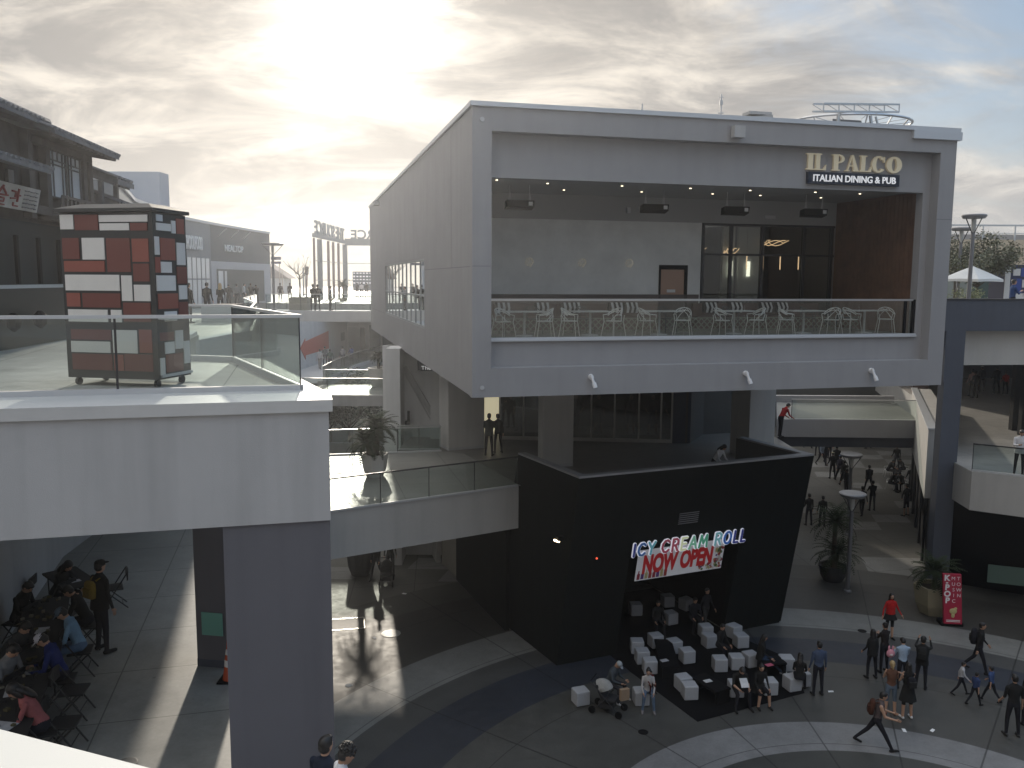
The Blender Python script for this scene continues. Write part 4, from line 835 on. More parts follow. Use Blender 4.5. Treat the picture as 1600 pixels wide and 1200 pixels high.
railing(arc, 5.86, 'curved glass guard rail near the red arrow wall', post=3.0, curb=.04, cap=METAL)
aw = thing('arrow_wall', 'long white wall with a big red arrow beneath the far walkway', 'wall', (0, 0, 0))
dw = (w1 - w0).normalized(); nw = Vector((dw.y, -dw.x)); wl_ = (w1 - w0).length
def wp(a, z, off=0.): p = w0 + dw * a + nw * off; return (p.x, p.y, z)
m = MB(); wallstrip(m, [w0 - dw * 12, w1], 5.7, 10.2, .3); m.box((w1.x - .3, w1.y, 5.7), (4, w1.y + .3, 10.2)); m.build('wall_face', mat('arrow_wall_white', (.50, .50, .50), .9, noise=.05, stain=.1), aw)
aa = [(.6, 7.45), (2.0, 8.15), (2.0, 7.9), (9.3, 8.35), (9.3, 6.75), (2.0, 6.75), (2.0, 6.4)]
m = MB(); m.loft([[wp(a, z, .02) for a, z in aa], [wp(a, z, .05) for a, z in aa]]); m.build('red_arrow', mat('arrow_red', (.42, .09, .07), .7), aw)
m = MB(); m.box((w1.x + .1, w1.y - .05, 5.7), (w1.x + 1.3, w1.y - .001, 8.3)); m.k = 1; m.box((w1.x + 1.3, w1.y - .05, 5.7), (w1.x + 1.8, w1.y - .001, 8.3)); m.build('door', [mat('door_grey', (.3, .3, .31), .7), DMETAL], aw)
m = MB(); m.loft([[wp(wl_ - 2.6, 7.1, .03), wp(wl_ - 1.2, 7.1, .03), wp(wl_ - 1.2, 7.9, .03), wp(wl_ - 2.6, 7.9, .03)], [wp(wl_ - 2.6, 7.1, .06), wp(wl_ - 1.2, 7.1, .06), wp(wl_ - 1.2, 7.9, .06), wp(wl_ - 2.6, 7.9, .06)]]); m.build('notice', GRAY, aw)
for i in range(5): m = MB(); m.box((w1.x + 2.2 + i * 1.3, w1.y - .04, 5.9), (w1.x + 3.3 + i * 1.3, w1.y - .001, 8.5)); m.build('window', mat('mid_glass', (.16, .18, .19), .2), aw)
# ground-level backdrop behind the trees
bw_ = thing('garden_wall', 'pale rendered wall behind the ground-level trees under the middle walkway', 'wall', (-11, 74, 0)); m = MB(); m.box((-16, 0, 0), (9, .3, 5.2)); m.build('wall_face', mat('sage_wall', (.50, .50, .42), .9, noise=.15, scale=.3), bw_)
m = MB(); m.box((-8, -14, 0), (5, -13.8, 1.4)); m.build('low_wall', WHITE, bw_)
# left wall at ground level and its column pair
lw = thing('ground_wall', 'plain grey-white wall behind the seated crowd under the terrace', 'wall', (0, 0, 0))
m = MB(); wallstrip(m, [(-9.3, 13.5), (-10.55, 17.7), (-11.8, 21.8), (-12.0, 24), (-13.2, 31)], 5.7, 10.2, .4); m.build('wall_face', GRAYL, lw)
def bigcol(label, p0, p1, depth, z1, mt):
    d = (Vector(p1) - Vector(p0)); L_ = d.length; t = thing('square_column', label, 'column', (p0[0], p0[1], 0), math.atan2(d.y, d.x))
    m = MB(); m.box((0, 0, 0), (L_, depth, z1)); m.build('shaft', mt, t); m = MB(); m.box((-.004, -.004, 0), (L_ + .004, depth + .004, .15)); m.build('base_band', BLUEG, t); return t
bigcol('massive purple-grey column holding up the near white terrace', Q(1.40, .04), Q(.01, .04), 1.0, 9.75, PURP)
c2 = bigcol('grey column with a green notice standing behind the massive column', (-5.93, 15.45), (-5.24, 15.33), .62, 4.05, PURP); c2.location.z = 5.7
m = MB(); m.prism([(-2.9, 8), (-2.9, 12.4), (-5.98, 26.0), (-5.77, 26.3), (-8.5, 34.75), (-13.4, 34.75), (-12.2, 24), (-11.9, 21.8), (-10.6, 17.7), (-9.3, 10.6), (-9.3, 8)], 4.6, 5.69); m.build('lower_terrace', WHITEW, kind='structure')
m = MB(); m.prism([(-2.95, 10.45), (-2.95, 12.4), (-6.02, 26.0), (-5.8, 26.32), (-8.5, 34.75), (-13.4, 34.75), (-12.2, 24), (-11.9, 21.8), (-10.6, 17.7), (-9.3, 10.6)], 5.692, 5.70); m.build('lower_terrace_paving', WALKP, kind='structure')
gn = thing('green_notice', 'blank mint-green notice taped to the grey column', 'notice', (-5.60, 15.36, 6.35), R(-10)); m = MB(); m.box((-.20, -.02, 0), (.22, 0, .44)); m.build('sheet', mat('mint_green', (.14, .34, .28), .7, noise=.05), gn)

# ------------------------------------------------------------------ right side
rb = thing('right_frame_building', 'blue-grey framed block with big column and dining balconies at the right edge', 'building', (0, 0, 0))
RA, RB_ = Vector((17.05, 34.3)), Vector((26.5, 35.4)); d = (RB_ - RA).normalized(); n = Vector((-d.y, d.x))
def rp(a, b, z): p = RA + d * a + n * b; return (p.x, p.y, z)
m = MB(lambda p: rp(*p)); m.box((0, 0, 11.08), (9.6, .4, 12.33)); m.box((.4, .002, 9.0), (1.2, .4, 11.08)); m.build('upper_parapet', BLUEG, rb)
m = MB(lambda p: rp(*p)); m.box((-.03, -.04, 12.33), (9.7, .44, 12.38)); m.build('parapet_coping', DMETAL, rb)
m = MB(lambda p: rp(*p)); m.box((1.2, .5, 9.65), (9.6, 1.0, 11.3)); m.build('pale_beam', WHITEW, rb)
m = MB(lambda p: rp(*p)); m.box((.44, .004, 0), (1.24, .40, 11.07)); m.build('big_column', BLUEG, rb)
m = MB(); m.prism([rp(0, .4, 0)[:2], rp(9.6, .4, 0)[:2], (60, 36), (70, 110), (30, 110), (24, 60), rp(0, 2.0, 0)[:2]], 11.1, 11.39); m.build('roof_terrace', DECKP, rb)
m = MB(); m.prism([(18.2, 34.7), (18.0, 32.75), (21.5, 30.4), (28, 28), (40, 34), (44, 70), (30, 70), (24.5, 49)], 4.15, 5.69); m.build('balcony_slab', WHITEW, rb)
m = MB(); m.prism([(18.25, 34.7), (18.05, 32.85), (21.5, 30.5), (28, 28.1), (40, 34), (44, 70), (30, 70), (24.5, 49)], 5.692, 5.70); m.build('balcony_floor', DECKP, rb)
m = MB(); m.prism([(18.3, 35.6), (40, 37), (44, 70), (30, 70), (24.5, 49)], 9.5, 9.64) if 0 else None
m = MB(); wallstrip(m, [(28.5, 66), (44, 66)], 5.7, 11.1, .3); m.build('back_wall', mat('dark_back_wall', (.06, .06, .07), .9), rb)
m = MB(); wallstrip(m, [(18.8, 36.3), (22.2, 34.2), (30, 33)], 0, 4.15, .2); m.build('lower_shopfront', BLACKM, rb)
for px in (1583, 1597):
    b = atz(px, 672 if px < 1590 else 680, 5.7); m = MB(); m.cbox((b.x, b.y, 8.4), (.32, .32, 5.4)); m.build('black_post', BLACK, rb)
m = MB(); b = aty(1580, 910, 32.9); m.cbox((b.x + .4, 33.7, b.z), (1.6, .03, .75), R(-20)); m.build('green_poster', mat('poster_green', (.10, .16, .14), .5), rb)
railing([(18.05, 32.85), (21.5, 30.5), (24, 29.6)], 5.70, 'dark topped glass guard rail of the right balcony', post=1.9, cap=DMETAL, curb=.06)
# wing along the alley
wg = thing('alley_wing', 'long pale balcony wall along the right side of the alley over dark shopfronts', 'building', (0, 0, 0))
m = MB(); m.loft([[(17.75, 35.9, z), (23.6, 50.0, z), (24.6, 49.8, z), (19.0, 35.9, z)] for z in (3.8, 6.8)]); m.build('balcony_wall', WHITEW, wg)
m = MB(); m.loft([[(17.7, 35.85, z), (23.55, 50.0, z), (23.9, 50.0, z), (18.1, 35.85, z)] for z in (6.8, 6.86)]); m.build('coping', CAP, wg)
m = MB(); m.loft([[(18.3, 36.2, z), (24.4, 51, z), (34, 70, z), (38, 70, z), (26, 48, z), (20, 36.2, z)] for z in (0, 3.8)]); m.build('dark_shopfront', BLACKM, wg)
for k in range(6):
    p = Vector((18.2, 36.2)).lerp(Vector((23.9, 50)), k / 5); m = MB(); m.cbox((p.x, p.y, 1.9), (.1, .1, 3.8)); m.build('mullion', DMETAL, wg)
m = MB(); m.loft([[(26, 55, z), (34, 72, z), (35, 72, z), (27, 55, z)] for z in (5.7, 11)]); m.build('upper_wall', mat('brown_wall', (.12, .07, .06), .9), wg)
# alley footbridge
br_ = MB(); br_.prism([(14.2, 45.2), (21.7, 45.0), (23.4, 51.6), (16.2, 51.8)], 4.75, 5.69); br_.build('alley_bridge', GRAY, kind='structure')
m = MB(); m.prism([(14.4, 45.6), (21.9, 45.4), (22.6, 48.4), (15.4, 48.6)], 4.15, 4.74); m.build('bridge_beam', BLUEG, kind='structure')
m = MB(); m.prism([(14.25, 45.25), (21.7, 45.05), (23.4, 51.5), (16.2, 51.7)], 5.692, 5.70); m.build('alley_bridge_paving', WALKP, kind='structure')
m = MB(); m.box((15.8, 51.8, 5.70), (23.4, 52.1, 6.1)); m.build('bridge_upstand', GRAY, kind='structure')
railing([(15.0, 45.3), (21.7, 45.1)], 5.70, 'guard rail on the near side of the alley footbridge', post=6.5, cap=METAL, curb=.03)
# left side of the alley
al = thing('alley_left_block', 'grey block with a slanted stair parapet on the left side of the alley', 'building', (0, 0, 0))
m = MB(); m.loft([[(9.4, 35, z), (13.4, 45.2, z), (15.5, 62, z), (8, 62, z), (6, 44, z), (6, 36, z)] for z in (0, 5.19)]); m.build('lower_block', mat('alley_dark', (.05, .05, .055), .9), al)
m = MB(); wallstrip(m, [(11.6, 37.5), (13.0, 42), (14.3, 47)], 5.2, 6.85, .25); m.build('slanted_parapet', GRAY, al)
m = MB(); m.cbox((13.55, 45.7, 4.5), (.5, .6, 9)); m.build('end_pier', WHITEW, al)
m = MB(); wallstrip(m, [(11.3, 42.5), (12.3, 46), (14.5, 60)], 5.7, 10, .25); m.build('upper_wall', mat('alley_grey', (.12, .12, .125), .9), al)
# building closing the alley
ab = thing('alley_end_building', 'dark building closing the far end of the alley behind the footbridge', 'building', (0, 0, 0))
m = MB(); m.box((12, 76, 0), (44, 80, 11.05)); m.build('wall_face', mat('alley_end_grey', (.10, .11, .11), .9, noise=.2, scale=.3), ab)
m = MB(); m.loft([[(23.5, 75.8, 4.9), (30.8, 75.8, 4.9), (28.6, 75.8, 8.2), (23.5, 75.8, 8.2)], [(23.5, 75.99, 4.9), (30.8, 75.99, 4.9), (28.6, 75.99, 8.2), (23.5, 75.99, 8.2)]]); m.build('black_hoarding', BLACKM, ab)
for x, w, c in ((33.0, .8, (.20, .02, .03)), (34.3, .8, (.60, .60, .56)), (35.4, 1.0, (.25, .22, .18)), (31.5, 1.6, (.16, .09, .08)), (20.3, 1.0, (.05, .09, .16))):
    m = MB(); m.box((x, 75.85, 4.5), (x + w, 75.98, 8.2)); m.build('shop_panel', mat('panel_%d' % int(x * 10), c, .8), ab)
m = MB(); m.box((18, 75.85, 4.7), (19.5, 75.98, 7.5)); m.build('doorway', BLACKM, ab)
# right roof terrace: beige building with railing on top
bb = thing('beige_building', 'beige flat-roofed building with a steel railing on top behind the right terrace', 'building', (0, 0, 0))
m = MB(); m.box((30.5, 62, 14.2), (70, 66, 16.1)); m.build('beige_wall', mat('beige_render', (.50, .42, .31), .9, noise=.05), bb)
m = MB(); m.box((30.5, 62.5, 11.39), (70, 66, 14.2)); m.build('lower_wall', mat('sage_grey', (.22, .24, .22), .8), bb)
for x in (33.4, 35.1): m = MB(); m.box((x, 62.3, 11.4), (x + 1.1, 62.5, 14.0)); m.build('door', mat('dark_green_door', (.03, .06, .05), .5), bb)
m = MB(); m.bar((29, 62, 17.1), (70, 62, 17.1), .08, .12); m.bar((29, 62, 16.55), (70, 62, 16.55), .05, .05)
for i in range(16): m.bar((29 + i * 2.3, 62, 16.0), (29 + i * 2.3, 62, 17.1), .1, .1)
m.build('roof_railing', METAL, bb)
m = MB(); m.box((31, 62.6, 16.1), (70, 62.65, 16.5)); m.build('roof_screen', GRAY, bb)
# unseen block behind the viewpoint, added to cut the sky light on the plaza
mb_ = thing('unseen_shade_block', 'unseen tall pale block behind the viewpoint, added to darken the plaza', 'building', (0, 0, 0))
m = MB(); m.box((-40, -26, 0), (48, -9, 19)); m.box((30, -9, 0), (48, 22, 17)); m.build('wall_face', mat('near_block', (.30, .30, .31), .9, noise=.06), mb_)
np_ = [atz(-40, 1146, 12.47), atz(170, 1202, 12.47)]; d = (np_[1] - np_[0]).normalized()
pa, pb_ = np_[0] - d * 3, np_[1] + d * 2.2
m = MB(); wallstrip(m, [(pb_.x, pb_.y), (pa.x, pa.y)], 9.7, 12.44, .25) ; m.build('viewpoint_parapet', WHITE, kind='structure')
m = MB(); wallstrip(m, [(pb_.x + .01, pb_.y + .02), (pa.x - .02, pa.y + .02)], 12.44, 12.47, .30) ; m.build('viewpoint_parapet_coping', mat('cream_coping', (.72, .70, .64), .5), kind='structure')
m = MB(); m.prism([(pa.x, pa.y - .3), (pb_.x, pb_.y - .3), (6, -1.0), (10, -9), (-12, -9)], 9.75, 11.4); m.build('viewpoint_deck', GRAY, kind='structure')
m = MB(); m.prism([(-9, -8), (9, -8), (9, 6), (4, 10.4), (-2.89, 10.4), (-2.89, 7.9), (-9, 7.9)], 4.5, 5.7); m.build('lower_gallery', GRAY, kind='structure')
# ------------------------------------------------------------------ rolling kiosk
def build_kiosk():
    Fp = atz(249, 594, 11.52); Lp = atz(107, 589, 11.52)
    d = Vector((Lp.x - Fp.x, Lp.y - Fp.y)); wid_ = d.length; d.normalize(); rz = math.atan2(-d.y, -d.x)   # local +x runs from left corner to front corner
    K = thing('rolling_kiosk', 'tall black kiosk on castors patterned with red and white rectangles', 'kiosk', (Lp.x, Lp.y, 11.4), rz)
    dep, zt, zb_ = .80, 2.54, .12
    # the side face is turned a little more than square in the photograph; shear it gently in plan
    m = MB(); m.box((0, 0, zb_), (wid_, dep, .98)); m.box((0, 0, 1.04), (wid_, dep, zt)); m.box((.02, .02, .98), (wid_ - .02, dep - .02, 1.04)); m.build('cabinet_body', mat('kiosk_black', (.018, .02, .022), .5, noise=.1), K)
    m = MB(); m.box((-.06, -.05, zt + .01), (wid_ + .04, dep + .05, zt + .06)); m.loft([[(-.06, -.05, zt + .06), (wid_ + .04, -.05, zt + .06), (wid_ + .04, dep + .05, zt + .06), (-.06, dep + .05, zt + .06)], [(.2, .2, zt + .14), (wid_ - .2, .2, zt + .14), (wid_ - .2, dep - .2, zt + .14), (.2, dep - .2, zt + .14)]])
    
    m.build('canopy', MATS['kiosk_black'], K)
    m = MB(); m.box((wid_ - .02, .06, 1.0), (wid_ + .17, dep - .03, 1.035)); m.build('side_shelf', METALL, K)
    m = MB(); m.box((wid_ + .0, .05, .15), (wid_ + .03, dep, .19)); m.build('trim', METALL, K)
    cols_ = {'W': (.60, .59, .57), 'D': (.13, .036, .030), 'M': (.22, .062, .046), 'G': (.5, .52, .54)}
    front = [('W',85,138,160,222),('D',168,140,298,228),('W',303,143,567,182),('W',307,190,468,230),('D',475,190,567,232),('D',95,272,190,395),('W',207,272,332,397),('D',345,275,475,468),('M',485,278,575,410),('M',102,405,332,468),('D',492,420,580,522),('W',106,485,415,577),('W',427,488,486,635),('W',497,541,587,635),('M',112,592,190,672),('D',203,592,420,675),('D',437,645,590,755),('W',118,688,347,760),('W',366,688,427,760),('D',130,805,365,865),('W',130,875,360,941),('W',375,805,515,940),('M',527,800,598,935),('D',135,950,370,1045),('M',382,950,437,1045),('D',443,945,605,1045)]
    side = [('G',622,160,648,195),('W',622,205,685,245),('W',688,185,706,255),('M',710,170,745,255),('W',612,280,635,378),('M',640,285,705,405),('W',713,305,752,430),('M',615,390,640,475),('W',643,415,690,475),('W',625,490,708,575),('W',725,545,762,625),('D',715,440,760,535),('M',632,590,720,675),('D',725,640,768,740),('W',660,690,715,745),('D',640,805,700,850),('W',708,800,745,905),('W',662,860,705,925),('W',750,865,778,995),('W',642,945,662,1040),('D',668,930,745,1030)]
    for c, x0, y0, x1, y1 in front:
        t = (( y0 + y1) / 2 - 130) / 960; l, r = 80 + 25 * t, 590 + 50 * t; u0, u1 = (x0 - l) / (r - l), (x1 - l) / (r - l)
        z0, z1 = zt - (y1 - 128) / 965 * (zt - .12), zt - (y0 - 128) / 965 * (zt - .12)
        m = MB(); m.box((u0 * wid_, -.012, max(z0, .16)), (u1 * wid_, 0.001, z1)); m.build('colour_panel', mat('kiosk_' + c, cols_[c], .45, noise=.05), K)
    for c, x0, y0, x1, y1 in side:
        t = ((y0 + y1) / 2 - 150) / 900; l, r = 606 + 32 * t, 752 + 35 * t; u0, u1 = (x0 - l) / (r - l), (x1 - l) / (r - l)
        z0, z1 = zt - (y1 - 150) / 900 * (zt - .16), zt - (y0 - 150) / 900 * (zt - .16)
        m = MB(); m.box((wid_ - .001, max(.02, u0 * dep), max(z0, .18)), (wid_ + .012, min(dep - .02, u1 * dep), z1)); m.build('colour_panel', MATS['kiosk_' + c] if 'kiosk_' + c in MATS else mat('kiosk_' + c, cols_[c], .45, noise=.05), K)
    for x in (.1, wid_ - .1):
        for y in (.1, dep - .1):
            m = MB(); m.tube([(x - .025, y, .055), (x + .025, y, .055)], .055, 12); m.bar((x, y, .06), (x, y, .13), .05, .05); m.build('castor', DMETAL, K)
build_kiosk()

# ------------------------------------------------------------------ plants
def frond(mb, base, az, el, L_, droop, n=13, lw=.19, w=.026):
    """one feather leaf: arching rib with paired leaflets"""
    pts = []; p = Vector(base); e = el
    for i in range(n):
        pts.append(p.copy()); d = Vector((math.cos(az) * math.cos(e), math.sin(az) * math.cos(e), math.sin(e))); p += d * L_ / n; e -= droop / n * (1 + i / n)
    side = Vector((-math.sin(az), math.cos(az), 0))
    for i in range(1, n):
        d = (pts[i] - pts[i - 1]).normalized(); up = side.cross(d)
        ll = lw * math.sin(math.pi * min(1, (i + 1.2) / (n + 1))) + .03
        for sgn in (-1, 1):
            tip = pts[i] + side * sgn * ll * .86 + d * ll * .5 + up * ll * .12; b0 = pts[i] - d * w; b1 = pts[i] + d * w
            mb.poly([b0, tip - d * w * .3, tip + d * w * .3, b1])
    mb.tube(pts, [.012 * (1 - i / n) + .004 for i in range(n)], 4, False)
def sago(name, label, loc, pot_r, pot_h, trunk_h, fl, nf, potm, seed, group=None, hexp=True, heads=None, cat='potted palm', tr=.13):
    rnd = random.Random(seed); t = thing(name, label, cat, loc, rnd.random() * 3, group)
    if pot_h > 0:
        m = MB(); n = 6 if hexp else 20
        m.lathe((0, 0, 0), [(pot_r * .62, 0), (pot_r * .85, pot_h * .35), (pot_r, pot_h), (pot_r * .86, pot_h), (pot_r * .8, pot_h * .86)], n); m.build('planter', potm, t)
        m = MB(); m.lathe((0, 0, pot_h * .84), [(pot_r * .84, 0), (pot_r * .82, .03)], n); m.build('soil', mat('soil', (.05, .04, .03), .95), t)
    heads = heads or [(0, 0, trunk_h)]
    m = MB(); c = MB()
    for hx, hy, hz in heads:
        z0 = pot_h * .8; k = 9
        prof = [((tr if i % 2 else tr * .84) * (1 - .25 * i / k), z0 + (hz - z0 + pot_h) * i / k) for i in range(k + 1)]
        m.loft([[(hx * z / (hz + pot_h) + r * math.cos(a), hy * z / (hz + pot_h) + r * math.sin(a), z) for a in [2 * math.pi * q / 9 for q in range(9)]] for r, z in prof])
        for i in range(nf):
            el = R(82) - (i / nf) ** .9 * R(92) + rnd.uniform(-.1, .1)
            frond(c, (hx, hy, hz + pot_h - .02), i * 2.399 + rnd.uniform(-.15, .15), el, fl * rnd.uniform(.82, 1.08), R(62) + rnd.uniform(-.2, .25))
    m.build('trunk', BARK, t); c.build('crown', PLANT, t); return t
sago('potted_sago_palm', 'bushy double-headed sago palm in a white faceted planter on the footbridge', atz(586, 744, L2), .52, .86, .45, 1.05, 46, POTW, 1, heads=[(.12, .1, .95), (-.28, -.1, .42)])
sago('potted_sago_palm', 'spiky plant in a white tapered planter on the bright middle walkway', atz(592, 604, L2 + .01), .75, 1.3, .7, .8, 30, POTW, 2, hexp=False)
pl_ = atz(563, 897, 0)
sago('potted_sago_palm', 'tall palm in a dark round planter in the sunlight under the footbridge', pl_, .62, 1.1, 1.6, 1.25, 44, mat('dark_planter', (.03, .03, .03), .8), 3, hexp=False, tr=.19)
sago('potted_sago_palm', 'two-tiered sago palm in the alley right behind the nearest lamp post', atz(1313, 918, 0) + Vector((0, .9, 0)), .62, .7, 1.2, 1.35, 44, mat('dark_planter'), 4, heads=[(0, 0, 1.95), (.1, -.1, .5)], hexp=False)
sago('potted_sago_palm', 'dark palm in a tan faceted planter beside the red upright board', atz(1467, 965, 0) + Vector((0, .5, 0)), .78, 1.15, .5, 1.2, 46, POTT, 5)
sago('potted_sago_palm', 'far dark palm in the alley seen beneath the footbridge', atz(1352, 700, 0) + Vector((0, 2, 0)), .7, .7, 1.2, 1.5, 40, mat('dark_planter'), 6, hexp=False)
dp = aty(536, 452, 84)
sago('dry_palm', 'dry shaggy palm standing in front of the steel gate', (dp.x, dp.y, 10.88), .5, .3, 1.2, 1.1, 30, POTT, 8, cat='palm')
def leafy(name, label, loc, h, cr, nleaf, seed, trunk=True, leafm=None, sz=.1, flat=.8, branches=9, cat='tree', rz=0., group=None):
    rnd = random.Random(seed); t = thing(name, label, cat, loc, rz, group); m = MB(); th = h - cr * 1.1 if trunk else h * .15
    m.tube([(0, 0, 0), (.05, .02, th * .5), (.0, .05, th)], [.10 * h / 4, .08 * h / 4, .06 * h / 4], 8); tips = []
    def branch(p, d, L_, r, lev):
        pts = [p]; q = Vector(p); dd = Vector(d)
        for i in range(4):
            dd = (dd + Vector((rnd.uniform(-.28, .28), rnd.uniform(-.28, .28), rnd.uniform(-.1, .22)))).normalized(); q = q + dd * L_ / 4; pts.append(q.copy())
        m.tube(pts, [r, r * .8, r * .6, r * .45, r * .3], 5, False); tips.extend(pts[2:])
        if lev:
            for _ in range(3): branch(pts[rnd.choice((2, 3, 4))], (dd + Vector((rnd.uniform(-.8, .8), rnd.uniform(-.8, .8), rnd.uniform(-.2, .5)))).normalized(), L_ * .6, r * .5, lev - 1)
    for i in range(branches):
        a = i * 2.4; branch(Vector((0, .03, th * rnd.uniform(.8, 1.0))), Vector((math.cos(a), math.sin(a), rnd.uniform(.4, 1.1))).normalized(), cr * rnd.uniform(.6, .95), .035 * h / 4, 2)
    m.build('trunk', BARK, t); c = MB()
    for i in range(nleaf):
        b = Vector(rnd.choice(tips)); p = b + Vector((rnd.gauss(0, 1), rnd.gauss(0, 1), rnd.gauss(0, flat))) * cr * .10
        a, e = rnd.uniform(0, 6.3), rnd.uniform(-.9, .9); d = Vector((math.cos(a) * math.cos(e), math.sin(a) * math.cos(e), math.sin(e))); s = d.cross(Vector((rnd.uniform(-1, 1), rnd.uniform(-1, 1), 1))).normalized(); L_ = sz * rnd.uniform(.6, 1.3)
        c.poly([p, p + d * L_ * .5 + s * L_ * .28, p + d * L_, p + d * L_ * .5 - s * L_ * .28])
    if nleaf: c.build('crown', leafm or PLANT, t)
    return t
OLIVE = mat('olive_leaf', (.10, .105, .055), .6, noise=.3, scale=2); DGREEN = mat('dark_leaf', (.03, .05, .022), .6, noise=.3, scale=2)
b = aty(1525, 470, 44); leafy('olive_tree', 'sparse olive-green tree behind the lamp posts of the right roof terrace', (b.x, b.y, 11.39), 3.9, 2.0, 6500, 11, leafm=OLIVE, sz=.15, branches=15)
b = aty(1490, 470, 52); leafy('olive_tree', 'smaller grey-green tree next to the box corner on the right roof terrace', (b.x, b.y, 11.39), 3.8, 1.7, 4000, 12, leafm=OLIVE, sz=.14)
b = aty(1513, 470, 41); leafy('hedge_shrub', 'pale leafy shrub under the white parasol', (b.x, b.y, 11.39), 1.3, .9, 1300, 13, False, mat('pale_leaf', (.22, .24, .12), .6, noise=.3), .10, cat='shrub')
b = atz(560, 698, 0); leafy('garden_tree', 'dark leafy tree at ground level seen under the middle walkway', (b.x, 62, 0), 5.6, 3.0, 3600, 14, leafm=DGREEN, sz=.26, branches=13)
leafy('garden_tree', 'smaller dark tree left of the other tree under the middle walkway', (-14.2, 66, 0), 4.0, 2.2, 2000, 15, leafm=DGREEN, sz=.24)
b = aty(468, 452, 82); leafy('bare_tree', 'leafless young tree in the box planter on the far walkway', (b.x, b.y, 10.88), 4.4, 1.7, 0, 16, cat='tree')

# ------------------------------------------------------------------ lamp posts
def lamp(label, b, h, r=.55, group='flared lamp posts'):
    t = thing('street_lamp', label, 'street lamp', b, .3, group)
    m = MB(); m.lathe((0, 0, 0), [(.16, 0), (.16, .08), (.09, .12), (.08, h - .75), (.1, h - .7)], 12); m.build('pole', mat('lamp_pole', (.20, .2, .21), .4, .6), t)
    m = MB(); m.lathe((0, 0, h), [(r * .86, -.12), (r, -.02), (r, .02), (r * .9, .05)], 20); m.build('lamp_shade', mat('lamp_dish', (.24, .24, .25), .45, .3), t)
    m = MB()
    for k in range(4): a = k * math.pi / 2; m.tube([(.07 * math.cos(a), .07 * math.sin(a), h - .72), (r * .84 * math.cos(a), r * .84 * math.sin(a), h - .11)], .018, 5)
    m.build('shade_arm', DMETAL, t)
    m = MB(); m.lathe((0, 0, h), [(.07, -.70), (.10, -.5), (.10, -.14)], 10); m.build('lens', mat('lamp_lens', (.5, .5, .48), .3), t); return t
l1 = lamp('nearest flared lamp post standing in the alley beside the palm', atz(1324, 925, 0), 4.25)
z2 = aty(1331, 706, 43)
copy_thing(l1, (z2.x, 43, 0), .9, 'second flared lamp post in the alley, its dish just above the nearest one')
t = aty(1526, 337, 37); l3 = lamp('tallest flared lamp post on the right roof terrace against the sky', (t.x - .1, 37, 11.39), t.z - 11.39, .5)
t = aty(1503, 357, 44); lamp('second flared lamp post further back on the right roof terrace', (t.x, 44, 11.39), t.z - 11.39, .5)
t = aty(428, 381, 58); lamp('slender flared lamp post by the end of the curved shops', (t.x - .1, 58, 10.9), t.z - 10.9, .75)

# ------------------------------------------------------------------ parasol, blue kiosk, boards, cone
b = aty(1516, 470, 42); um = thing('white_parasol', 'white square parasol with small dark print over the right terrace tables', 'parasol', (b.x, b.y, 11.39), .5)
ht = aty(1516, 417, 42).z - 11.39
m = MB(); hw = .98; ring = lambda w, z: [(-w, -w, z), (0, -w * 1.0, z + .03), (w, -w, z), (w, 0, z + .03), (w, w, z), (0, w, z + .03), (-w, w, z), (-w, 0, z + .03)]
m.loft([ring(hw, ht - .72), ring(hw, ht - .60), ring(hw * .5, ht - .26), ring(.06, ht)]); m.build('canopy', mat('parasol_white', (.62, .63, .62), .85), um)
m = MB(); m.tube([(0, 0, 0), (0, 0, ht - .1)], .035, 8); m.build('pole', METALL, um)
text('Bar', .22, .004, BLACK, 'print', um, (-.5, -1.46, ht - .66)) if 0 else None
b = aty(1577, 470, 44); bk = thing('blue_kiosk', 'white-framed kiosk with blue and white rectangular panels at the right edge', 'kiosk', (b.x, b.y, 11.39), .15)
m = MB(); m.box((0, 0, .05), (2.6, 1.6, 2.55)); m.build('cabinet_body', mat('kiosk_navy', (.012, .016, .06), .5), bk)
for x0, z0, x1, z1, c in ((-.35, .05, -.05, 2.5, 'w'), (.1, 2.0, .5, 2.35, 'w'), (.55, 1.95, 1.1, 2.4, 'b'), (1.2, 2.05, 1.5, 2.3, 'w'), (.1, 1.2, .6, 1.85, 'b'), (.65, 1.4, 1.25, 1.8, 'w'), (.1, .75, 1.5, 1.1, 'w'), (.1, .3, .7, .7, 'b'), (1.35, 1.2, 1.9, 1.9, 'b'), (1.7, 2.0, 2.4, 2.4, 'w'), (2.0, 1.0, 2.5, 1.8, 'b')):
    m = MB(); m.box((x0, -.02, z0), (x1, .001, z1)); m.build('colour_panel', mat('kiosk_blue', (.02, .05, .25), .5) if c == 'b' else MATS['kiosk_W'], bk)
kp = atz(1487, 978, 0); kt = thing('upright_board', 'red upright board reading K-POP MUSIC TOWN leaning by the tan planter', 'sign', kp, R(-6))
kz = 2.02; tl_ = math.tan(R(5))
m = MB(); m.loft([[(-.33, -.1, .12), (.33, -.1, .12), (.33, .02, .12), (-.33, .02, .12)], [(-.42, .05, kz), (.24, .05, kz), (.24, .15, kz), (-.42, .15, kz)]]); m.build('board', mat('board_red', (.36, .012, .045), .5), kt)
m = MB(); m.box((-.4, -.05, 0), (.4, .45, .12)); m.build('foot', BLACK, kt)
WL = mat('print_white', (.75, .75, .75), .6)
def kt_txt(s, size, x, z, nm='lettering', bold=0., xs=1.):
    k = (z - .12) / (kz - .12); text(s, size, .006, WL, nm, kt, (x - .09 * k, -.108 + .15 * k, z), bold=bold, xs=xs)
for i, ch in enumerate('K-POP'):
    kt_txt(ch, .30 if ch != '-' else .22, -.2, (1.78, 1.64, 1.42, 1.17, .92)[i], bold=.014)
